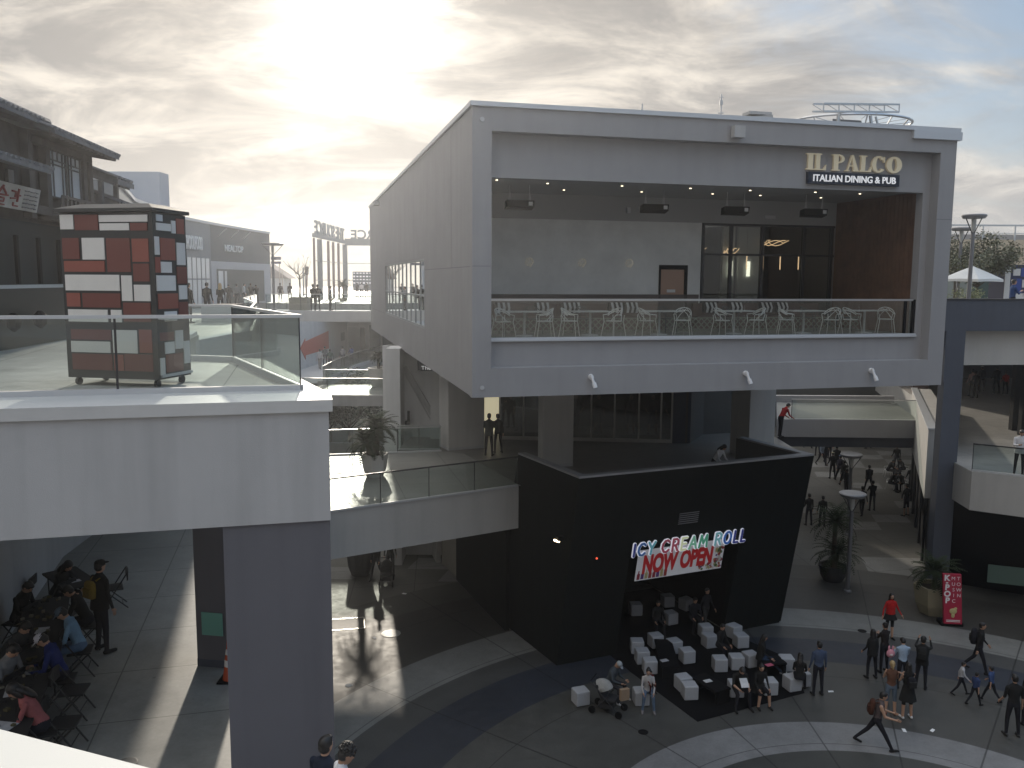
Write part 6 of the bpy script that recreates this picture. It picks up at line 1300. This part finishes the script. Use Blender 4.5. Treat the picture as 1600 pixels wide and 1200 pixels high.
def backpack(label, per, c, off=(0, -.19, .27), s=(.30, .16, .42), name='backpack', cat='backpack'):
    """a bag sitting on the person's back: its own thing, straps reaching round the shoulders"""
    info = o_info[per.name]; M_ = Matrix.Translation(per.location) @ Matrix.Rotation(per.rotation_euler.z, 4, 'Z') @ Matrix.Diagonal((per.scale[0],) * 3).to_4x4()
    t = thing(name, label, cat, M_ @ info['T'](off), per.rotation_euler.z); rt = info['rotT']; m = MB()
    rings = []
    for z, k in ((-.5, .72), (-.44, .94), (0, 1.0), (.36, .92), (.5, .6)): rings.append([rt @ Vector((s[0] / 2 * k * math.copysign(abs(math.cos(a)) ** .6, math.cos(a)), s[1] / 2 * k * math.copysign(abs(math.sin(a)) ** .6, math.sin(a)), s[2] * z)) for a in [2 * math.pi * q / 16 for q in range(16)]])
    m.loft(rings); m.build('bag_body', cloth(c), t, True)
    m = MB(); m.loft([[rt @ Vector((x, -s[1] / 2 - .03, z)) for x, z in ((-.1, -.14), (.1, -.14), (.1, .03), (-.1, .03))], [rt @ Vector((x, -s[1] / 2 + .02, z)) for x, z in ((-.12, -.16), (.12, -.16), (.12, .05), (-.12, .05))]]); m.build('pocket', cloth(tuple(x * .8 for x in c)), t)
    for sx in (-1, 1):
        m = MB(); m.tube([rt @ Vector(q) for q in ((sx * .08, .07, .17), (sx * .105, .15, .205), (sx * .115, .27, .17), (sx * .12, .315, .02), (sx * .12, .22, -.12))], .016, 6); m.build('strap', cloth(c), t)
    return t
G = lambda px, py, z=0.: atz(px, py, z)
# --- the plaza, right
p1 = person('man striding right in a tank top and black jeans with a brown backpack', G(1368, 1168), 72, 'stride', 1.75, top=(.10, .08, .08), sleeve=0, hr_='short')
backpack('brown backpack on the striding man in the tank top', p1, (.07, .03, .02))
person('woman in a baggy red sweater and thigh boots standing legs crossed', G(1389, 996), 5, 'cross', 1.68, top=(.42, .02, .02), bot=(.02, .02, .02), coat=True, fem=True, hr_='long', shorts=1, shoe=(.015, .015, .015), skirt=(.22, (.02, .02, .02)))
person('person in black with long hair at the left of the tight group', G(1361, 1060), 190, 'stand2', 1.66, fem=True, hr_='long', coat=True)
person('person in black with a bun at the back of the tight group', G(1380, 1050), 200, 'arms', 1.7, fem=True, hr_='bun', top=(.025, .02, .02))
person('girl in a brown backless top and denim shorts seen from behind', G(1390, 1116), 170, 'arms', 1.66, fem=True, top=(.12, .06, .04), bot=(.10, .13, .17), shorts=1, sleeve=0, hr_='pony', hm='y', shoe=(.2, .08, .05))
person('person in a light blue shirt in the middle of the tight group', G(1408, 1075), 180, 'phone', 1.65, top=(.30, .38, .48), hr_='short')
p7 = person('girl in a black dress with bare legs and white trainers seen from behind', G(1416, 1122), 185, 'arms', 1.7, fem=True, skirt=(.38, (.015, .015, .018)), shorts=1, bot=(.02, .02, .02), shoe=(.6, .6, .6), hr_='long', sleeve=0)
p8 = person('person in a black cap and black jacket raising a camera', G(1438, 1076), 150, 'photo', 1.72, hatk='cap', coat=True)
backpack('small black shiny backpack on the girl in the black dress', p7, (.02, .02, .022), s=(.24, .14, .30))
backpack('black backpack on the person with the raised camera', p8, (.015, .015, .015))
pb_ = G(1362, 1060); t = thing('plush_bag', 'pink plush bag with two upright ears in the tight group', 'bag', (pb_.x + .32, pb_.y - .55, 1.12), 0); m = MB(); m.ball((0, 0, 0), (.14, .07, .14), 12, 8); m.ball((-.06, 0, .17), (.035, .03, .10), 8, 6); m.ball((.06, 0, .17), (.035, .03, .10), 8, 6); m.build('bag_body', cloth((.62, .28, .34)), t, True); m = MB(); m.ball((0, -.06, -.03), (.06, .03, .045), 8, 6); m.build('muzzle', cloth((.6, .5, .5)), t, True)
p9 = person('man in black walking right with a big black backpack at the right edge', G(1527, 1050), 65, 'walk2', 1.76); backpack('big black rucksack on the man at the right edge', p9, (.02, .02, .022), s=(.34, .2, .5))
person('child in a white long-sleeved top walking towards the two boys', G(1500, 1086), 70, 'walk', 1.12, top=(.45, .45, .47))
person('small boy in a dark blue patterned shirt and black trousers', G(1522, 1102), 110, 'walk2', 1.08, top=(.04, .06, .14), sleeve=1)
person('boy in blue running away beside the big man in black', G(1547, 1096), 215, 'walk', 1.15, top=(.05, .08, .18), sleeve=1)
p13 = person('big man in a black t-shirt seen from behind at the right edge', G(1580, 1150), 175, 'stand2', 1.82, sleeve=1, skin=0, shoe=(.05, .05, .05))
person('person in black cut by the right edge behind the big man', G(1603, 1132), 190, 'stand', 1.7, hr_='long', fem=True)
person('man in a blue-grey sweater standing with his back turned by the seat cubes', G(1277, 1086), 185, 'stand', 1.74, top=(.06, .08, .13))
# --- seated on the cubes
def sitter(label, px, py, rz, pose='sit', dz=.45, **k):
    """px, py is the middle of the seat under the sitter; dz the seat height"""
    c = atz(px, py, dz); info = body(POSES[pose], k.get('fem', False)); h = k.get('h', 1.7); ks = h / 1.74; pel = info['pel'] * ks
    zoff = dz + .085 - pel.z
    return person(label, (c.x, c.y, max(zoff, 0.0) + .0), rz, pose, **k)
sitter('man in a grey cap and slate jacket sitting by the stroller', 953, 1070, 55, 'sitread', top=(.06, .07, .08), bot=(.03, .03, .035), shoe=(.5, .5, .5), hatk='cap', hatc=(.3, .32, .33), hr_=None, h=1.74, coat=True)
sitter('woman in a white top with a red scarf and jeans sitting on a cube', 1012, 1082, -5, 'sit', top=(.40, .38, .37), bot=(.10, .14, .2), shoe=(.2, .18, .18), fem=True, hr_='bun', h=1.64)
t = atz(1013, 1065, .75); person('small child in dark red held on the lap of the woman on the cube', (t.x + .02, t.y - .12, .52), 20, 'sit', .85, top=(.10, .012, .012), bot=(.06, .01, .01))
sitter('heavy man in black reading a white sheet of paper', 1152, 1078, 10, 'sitread', h=1.78, hr_='short', sleeve=1)
sitter('woman in a black top with a white print sitting beside the reading man', 1186, 1076, 8, 'sit', h=1.66, fem=True, hr_='bun', skirt=(.2, (.02, .02, .02)), shorts=1)
sitter('woman in black sitting on the cubes facing the middle of the mat', 1124, 1010, 30, 'sit', h=1.66, fem=True, hr_='short', top=(.02, .018, .018))
sitter('woman with long black hair and jeans stretching her legs to the right', 1188, 1028, 80, 'sitout', h=1.68, fem=True, hr_='long', bot=(.03, .05, .09), shoe=(.4, .4, .4), coat=True)
sitter('woman with long black hair sitting with her back turned on the right cubes', 1249, 1062, 160, 'sit', h=1.64, fem=True, hr_='long')
person('girl in a dark varsity jacket with white sleeves walking in front of the opening', G(1102, 982), 25, 'walk2', 1.6, top=(.03, .03, .035), bot=(.05, .05, .05), hr_='short', fem=True)
sitter('dim figure with a white badge sitting inside the shop opening', 1026, 972, 10, 'sit', h=1.7, top=(.02, .02, .02))
sitter('dim figure sitting deep in the shop left of the girl in the varsity jacket', 1083, 966, 15, 'sit', h=1.66, top=(.02, .02, .025))
pp = sitter
c_ = atz(1157, 1060, .8); t = thing('paper_sheet', 'white sheet of paper held by the reading man', 'paper', (c_.x, c_.y - .42, .86), 0); m = MB(); m.cbox((0, 0, 0), (.24, .01, .30), .1, R(-50)); m.build('sheet', cloth((.55, .55, .55)), t)
# --- stroller
def stroller(label, loc, rz, canopy=(.30, .29, .27), sc=1.):
    s = thing('stroller', label, 'stroller', loc, rz); s.scale = (sc,) * 3
    FR = DMETAL
    for x in (-.26, .26):
        m = MB(); m.tube([(x, -.42, .1), (x, .22, .72), (x, .48, 1.0)], .014, 6); m.tube([(x, .40, .1), (x, -.1, .62)], .014, 6); m.build('frame', FR, s)
    m = MB(); m.tube([(-.26, .48, 1.0), (.26, .48, 1.0)], .018, 6); m.build('handle', BLACK, s)
    for x in (-.28, .28):
        for y in (-.42, .42): m = MB(); m.tube([(x - .025, y, .11), (x + .025, y, .11)], .11, 14); m.build('wheel', BLACK, s)
    m = MB(); m.loft([[(x, -.28, .42), (x, .12, .40), (x, .34, .86), (x, .28, .88), (x, .06, .48), (x, -.28, .48)] for x in (-.23, .23)]); m.build('seat', mat('stroller_cloth', (.02, .02, .022), .8), s)
    m = MB(); rings = []
    for i in range(7): a = R(20 + i * 18); rings.append([(.25 * math.cos(b), .10 + .34 * math.cos(a) * (1 if i else 1) , .62 + .38 * math.sin(a) * abs(math.sin(b)) ** .5) if False else (.25 * math.cos(b), .18 - .34 * math.cos(a) * math.sin(b), .68 + .34 * math.sin(a) * math.sin(b)) for b in [math.pi * k / 8 for k in range(9)]])
    m.loft(rings, False); m.build('canopy', cloth(canopy), s, True)
    m = MB(); m.box((-.2, -.2, .18), (.2, .25, .34)); m.build('basket', MATS['stroller_cloth'], s); return s
stroller('black stroller with a pale grey hood in front of the man in the cap', G(950, 1112), R(65))
stroller('black stroller with a pale basket standing in the sunlight under the footbridge', G(604, 912), R(5), (.03, .03, .03))
c_ = atz(975, 1098, .5); t = thing('paper_bag', 'brown paper bag standing on the stroller', 'bag', (c_.x, c_.y - .05, .62), .4); m = MB(); m.box((-.14, -.06, 0), (.14, .06, .34)); m.build('bag_body', mat('kraft', (.28, .19, .12), .9, noise=.1), t)
person('silhouette of a parent pushing the stroller under the footbridge', G(610, 897), 10, 'walk', 1.75); person('silhouette in dark trousers walking left of the stroller under the footbridge', G(588, 905), -15, 'walk2', 1.72)
# --- alley
al_ = [('dark figure half hidden by the sloping shop wall', 1263, 821, 190, 'stand2', 1.72, {}), ('dark figure just right of the sloping shop wall', 1284, 823, 180, 'stand', 1.66, {}),
       ('dark figure in the middle of the alley behind the walking pair', 1357, 768, 180, 'walk', 1.7, {}), ('left one of the dark pair beside the lamp post dish', 1346, 806, 178, 'walk2', 1.7, {}), ('right one of the dark pair, hands in pockets', 1362, 798, 182, 'arms', 1.74, {}),
       ('big dark figure in shorts by the shopfronts on the right of the alley', 1415, 806, -150, 'hips', 1.82, dict(shorts=1)), ('pale-shirted walker leading the crowd on the left of the alley', 1283, 727, 20, 'walk', 1.7, dict(top=(.20, .24, .30))),
       ('dark walker beside the pale-shirted one', 1290, 725, 15, 'walk2', 1.72, {}), ('person in a light cap in the alley crowd', 1300, 748, 180, 'stand2', 1.78, dict(hatk='cap', hatc=(.45, .42, .3))), ('person in a blue cap with an orange bag in the alley crowd', 1312, 752, 185, 'walk', 1.76, dict(hatk='cap', hatc=(.1, .15, .25), top=(.05, .05, .07))),
       ('dark figure at the front of the alley crowd near the lamp post', 1322, 776, 180, 'walk2', 1.76, {}), ('striding silhouette beneath the alley footbridge', 1357, 701, -80, 'walk', 1.75, {})]
al_ += [('dark figure at the back left of the alley crowd', 1277, 712, 190, 'stand2', 1.72, {}), ('tall dark figure in the thick of the alley crowd', 1306, 738, 170, 'arms', 1.84, {}), ('dark figure following close behind the blue cap in the alley', 1318, 760, 178, 'walk', 1.7, {}),
        ('dark woman with loose hair deep in the alley crowd', 1296, 716, 30, 'stand', 1.66, dict(fem=True, hr_='long')), ('dark figure standing behind the alley cafe table', 1400, 735, 180, 'stand2', 1.78, {}), ('dark figure leaving past the shopfront mullions', 1423, 770, 170, 'walk2', 1.75, {}), ('far dark figure under the footbridge at the left', 1262, 700, 20, 'walk', 1.7, {})]
for lb, px, py, rz, po, h, k in al_: person(lb, G(px, py), rz, po, h, **k)
mtab = MB(); ct = thing('cafe_table', 'small dark cafe table in the alley seating group', 'table', G(1398, 752)); mtab.lathe((0, 0, .7), [(.4, 0), (.4, .03)], 16); mtab.build('tabletop', BLACK, ct); mtab = MB(); mtab.lathe((0, 0, 0), [(.25, 0), (.03, .05), (.03, .7)], 10); mtab.build('pedestal', DMETAL, ct)
for i, (px, py, rz) in enumerate(((1387, 744, 80), (1390, 764, 60), (1412, 742, -80), (1410, 764, -60))):
    c = copy_thing(ch0, G(px, py), R(rz) + math.pi, 'wire armchair at the %s of the alley cafe table' % ['far left', 'near left', 'far right', 'near right'][i], 'wire armchairs round the alley cafe table')
    sitter('dark figure seated at the %s of the alley cafe table' % ['far left', 'near left', 'far right', 'near right'][i], px, py - 8, rz, 'sitlean', h=1.7)
# --- level two
person('person in a dark coat standing before the lit shop doorway', G(764, 712, L2), 170, 'arms', 1.76, top=(.06, .065, .06), coat=True)
person('shorter person in patterned black beside the one in the dark coat', G(778, 708, L2), 200, 'stand2', 1.66, top=(.04, .04, .04))
person('woman with long black hair in a white top leaning behind the dark parapet', (aty(1118, 700, 30.9).x, 30.9, 5.55), 40, 'bend', 1.68, fem=True, top=(.55, .55, .56), hr_='long')
person('person in red leaning on the slanted parapet left of the alley footbridge', (aty(1221, 640, 40).x, 40, L2), 110, 'bend', 1.7, top=(.35, .03, .03))
person('man in a white hoodie leaning on the right balcony rail', G(1591, 742, L2), -20, 'phone', 1.76, top=(.60, .60, .62), coat=True)
for lb, px, py, rz, k in (('person in a pale pink top at the far end of the right balcony', 1518, 619, 180, dict(top=(.45, .3, .28))), ('tall dark figure from behind in the back of the right balcony', 1523, 622, 185, {}), ('dark figure with a white cap at the back of the right balcony', 1533, 612, 190, dict(hatk='cap', hatc=(.6, .6, .6))),
                          ('pair of dark legs and coat left of the child in red on the right balcony', 1556, 615, 180, dict(h=1.8)), ('person in a red top among the dark figures on the right balcony', 1570, 616, 175, dict(top=(.30, .03, .03), h=1.5))):
    person(lb, G(px, py, L2), rz, 'stand2', **{'h': 1.72, **k})
for i, (px, py, c, lb) in enumerate(((500, 577, (.42, .40, .40), 'woman in pale clothes at the left of the walkers by the red arrow'), (508, 572, (.12, .12, .13), 'dark grey walker next to the woman in pale clothes by the red arrow'), (516, 577, (.07, .10, .09), 'green-coated walker right of the grey walker'), (536, 572, (.22, .2, .2), 'grey figure standing left of the blue one by the grey door'), (550, 571, (.04, .06, .16), 'figure in a blue jacket by the grey door'))):
    person(lb, G(px, py, L2 + .01), 180 + i * 12, ('walk', 'stand2', 'walk2', 'stand', 'phone')[i], 1.66, top=c, bot=(.2, .18, .17) if i in (0, 4) else (.04, .04, .05))
# --- level three left
zz = 10.92
for i, (px, Y, rz, lb, k) in enumerate(((294, 40, 150, 'broad dark figure in a hooded coat right of the kiosk', dict(coat=True, h=1.85)), (323, 45, 170, 'dark figure with cropped hair left of the white planter', dict(h=1.85)), (344, 47, 190, 'blond-haired figure in a black top behind the white planter', dict(hm='y', hr_='long', fem=True, h=1.8)),
        (357, 62, 180, 'dark figure near the shop door with arms folded', {}), (370, 66, 180, 'figure in grey standing by the dark shop door', dict(top=(.2, .2, .2))), (381, 70, 120, 'figure in white near the dark shop door', dict(top=(.5, .5, .52))), (392, 72, 200, 'brown-haired figure right of the dark shop door', dict(hm='b')), (401, 74, 220, 'seated-looking dark figure by the white shop wall', dict(h=1.6)),
        (438, 80, 180, 'dark figure left of the bare tree on the upper plaza', {}), (453, 82, 180, 'figure with tied hair left of the bare tree', dict(hr_='bun')), (489, 56.9, 175, 'man in a cap at the left of the pair leaning on the far rail', dict(hatk='cap')), (496, 57.0, 185, 'person with a dark jacket at the right of the pair leaning on the far rail', {}), (516, 57.2, 90, 'slim figure standing alone on the far crossing walkway', dict(h=1.6, top=(.12, .12, .12))),
        (565, 100, 180, 'figure in a white shirt before the display screen', dict(top=(.6, .55, .55))), (558, 100, 160, 'dark figure left of the white shirt near the screen', {}), (573, 100, 200, 'dark figure right of the white shirt near the screen', {}))):
    x = aty(px, 460, Y).x; d_ = dict(h=1.72); d_.update(k); person(lb, (x, Y, zz if Y < 62 else 10.88), rz, ('stand', 'stand2', 'arms', 'phone')[i % 4], **d_)
# --- level three right
b = aty(1581, 470, 36.2); person('man in a blue shirt holding a white cup behind the right roof parapet', (b.x, 36.2, 11.39), 85, 'arms', 1.76, top=(.03, .06, .16))
t = thing('paper_cup', 'white paper cup in the hand of the man in the blue shirt', 'cup', (b.x + .42, 36.1, 12.42)); m = MB(); m.lathe((0, 0, 0), [(.04, 0), (.055, .14)], 12); m.build('cup_body', cloth((.6, .6, .6)), t)
for i, (px, lb) in enumerate(((1549, 'dark-haired head just above the right roof parapet beside the parasol'), (1556, 'bent dark figure next to the dark-haired head on the right roof'))):
    x = aty(px, 465, 39).x; person(lb, (x, 39, 11.0), 180, 'sitlean', 1.72)
# --- left, level two under the terrace
def LP(px, py, dz=0.): return atz(px, py, L2 + dz)
def ft_(label, p, q, w): t = ftable(label, p[:2], q[:2], w); t.location.z = L2; return t
ft_('far dark folding table at the end of the crowd under the terrace', LP(92, 890, .75), LP(128, 915, .75), .7)
ft_('middle folding table covered with dark cloth and papers', LP(75, 935, .75), LP(52, 1035, .75), .8)
ft_('near folding table cut by the white parapet', LP(40, 1055, .75), LP(-20, 1180, .75), .8)
fc = foldchair('folding chair right of the standing man with the yellow bag', LP(178, 948), R(-62))
seats = [(92, 962, 70, 'long-haired dark figure bent over the far table', dict(hr_='long', fem=True)), (128, 1052, -72, 'person in a light blue denim shirt with a wide hat leaning over the table', dict(top=(.18, .30, .42), bot=(.10, .16, .25), hatk='cap', hatc=(.1, .14, .18))),
         (22, 1075, 75, 'figure in a dark jacket and white shirt across the middle table', dict(top=(.05, .05, .05))), (100, 1100, -74, 'figure in royal blue leaning on the near table', dict(top=(.02, .03, .12), hatk='cap', hatc=(.5, .5, .55))), (70, 1185, -65, 'figure in a dusty pink top nearest the white parapet', dict(top=(.30, .10, .10), fem=True, hr_='long')),
         (30, 1005, 80, 'dark seated figure at the far side of the middle table', {}), (140, 1010, -78, 'dark figure beside the standing man at the far table', {}), (5, 1120, 78, 'figure in a pale scarf at the left edge across the near table', dict(top=(.2, .2, .2)))]
for i, (px, py, rz, lb, k) in enumerate(seats):
    p = LP(px, py); po = ('sitlean', 'sitread')[i % 2]; info = body(POSES[po], k.get('fem', False)); person(lb, (p.x, p.y, L2 + max(0, .545 - info['pel'].z)), rz, po, 1.74, **k)
    copy_thing(fc, p, R(180 + rz), 'folding chair under the ' + ' '.join(lb.split()[:10]))
for px, py, rz, lb in ((32, 958, 100, 'empty folding chair against the grey-white wall'), (118, 1118, -80, 'empty folding chair beside the figure in royal blue'), (104, 1172, -80, 'nearest folding chair with legs crossing the paving joint')): copy_thing(fc, LP(px, py), R(180 + rz), lb)
pm = person('man standing in black with a yellow printed bag across his back', LP(160, 1018), 150, 'stand2', 1.82, coat=True, hatk='cap')
backpack('yellow and orange printed sling bag on the standing man', pm, (.20, .14, .03), s=(.3, .12, .34), name='sling_bag', cat='bag')
rnd = random.Random(9)
for i, (px, py, w, lb) in enumerate(((22, 1080, .26, 'white printed sheet on the near folding table'), (5, 1135, .24, 'white menu at the corner of the near folding table'), (118, 908, .14, 'small white packet on the far folding table'), (66, 985, .2, 'pale magazine on the middle folding table'))):
    t = thing('paper_sheet', lb, 'paper', LP(px, py, .752), .4 + i); m = MB(); m.box((-w / 2, -w * .7, 0), (w / 2, w * .7, .008)); m.build('sheet', cloth((.42, .42, .43)), t)
tg = thing('table_goods', 'scatter of small dark and olive trinkets laid out on the folding tables', 'goods', (0, 0, L2 + .752)); go = MB()
for i in range(90):
    f_ = rnd.random(); p = LP(75, 935, .75).lerp(LP(-20, 1180, .75), f_) + Vector((rnd.uniform(-.3, .3), rnd.uniform(-.2, .2), 0)); go.k = rnd.randrange(3); go.cbox((p.x, p.y, .02), (rnd.uniform(.03, .09), rnd.uniform(.03, .09), rnd.uniform(.02, .05)), rnd.random() * 3)
o = go.build('trinkets', [cloth((.10, .09, .05)), cloth((.03, .03, .03)), cloth((.18, .16, .12))], tg); o['kind'] = 'stuff'
# --- nearest person, on the gallery below the viewpoint
pn = atz(523, 1180, L2 + 1.68)
person('dark-haired person in a white shirt at the bottom edge beside the massive column', (pn.x, pn.y, L2), 110, dict(nod=22, lean=8), 1.78, top=(.55, .56, .6), hr_='mess', skin=1)
person('dark companion half hidden behind the person in the white shirt', (pn.x - .20, pn.y + .30, L2), 150, 'stand2', 1.70, top=(.02, .025, .04), hr_='short')
# --- mannequins in the shop window
for i, (px, c) in enumerate(((812, (.06, .06, .06)), (900, (.06, .05, .05)), (935, (.07, .08, .07)), (985, (.08, .07, .06)), (1018, (.03, .05, .09)), (1030, (.03, .05, .10)))):
    a_ = 0; p = None
    r = ray(px, 640); Y = 39.2; x = r[0] / r[1] * Y
    person('shop mannequin behind the glass, number %s from the left' % ['one', 'two', 'three', 'four', 'five', 'six'][i], (x, Y - (x + 1.5) * .085 + .35, 6.0), 10 * i - 30, ('stand', 'hips', 'stand2')[i % 3], 1.8, top=c, bot=(.04, .04, .05) if i % 2 else c, sleeve=1, shorts=1 if i > 1 else 0, hr_=None, group='mannequins in the clothes shop window')['category'] = 'mannequin'
# ------------------------------------------------------------------ air
hz = bpy.data.materials.new('haze_air'); hz.use_nodes = True; N_ = hz.node_tree.nodes; N_.clear()
vp = N_.new('ShaderNodeVolumePrincipled'); vp.inputs['Color'].default_value = (.93, .95, 1, 1); vp.inputs['Density'].default_value = .0011; vp.inputs['Anisotropy'].default_value = .76
ov = N_.new('ShaderNodeOutputMaterial'); hz.node_tree.links.new(vp.outputs[0], ov.inputs['Volume'])
m = MB(); m.box((-160, -60, -1), (160, 230, 27)); m.build('haze', hz, kind='stuff')
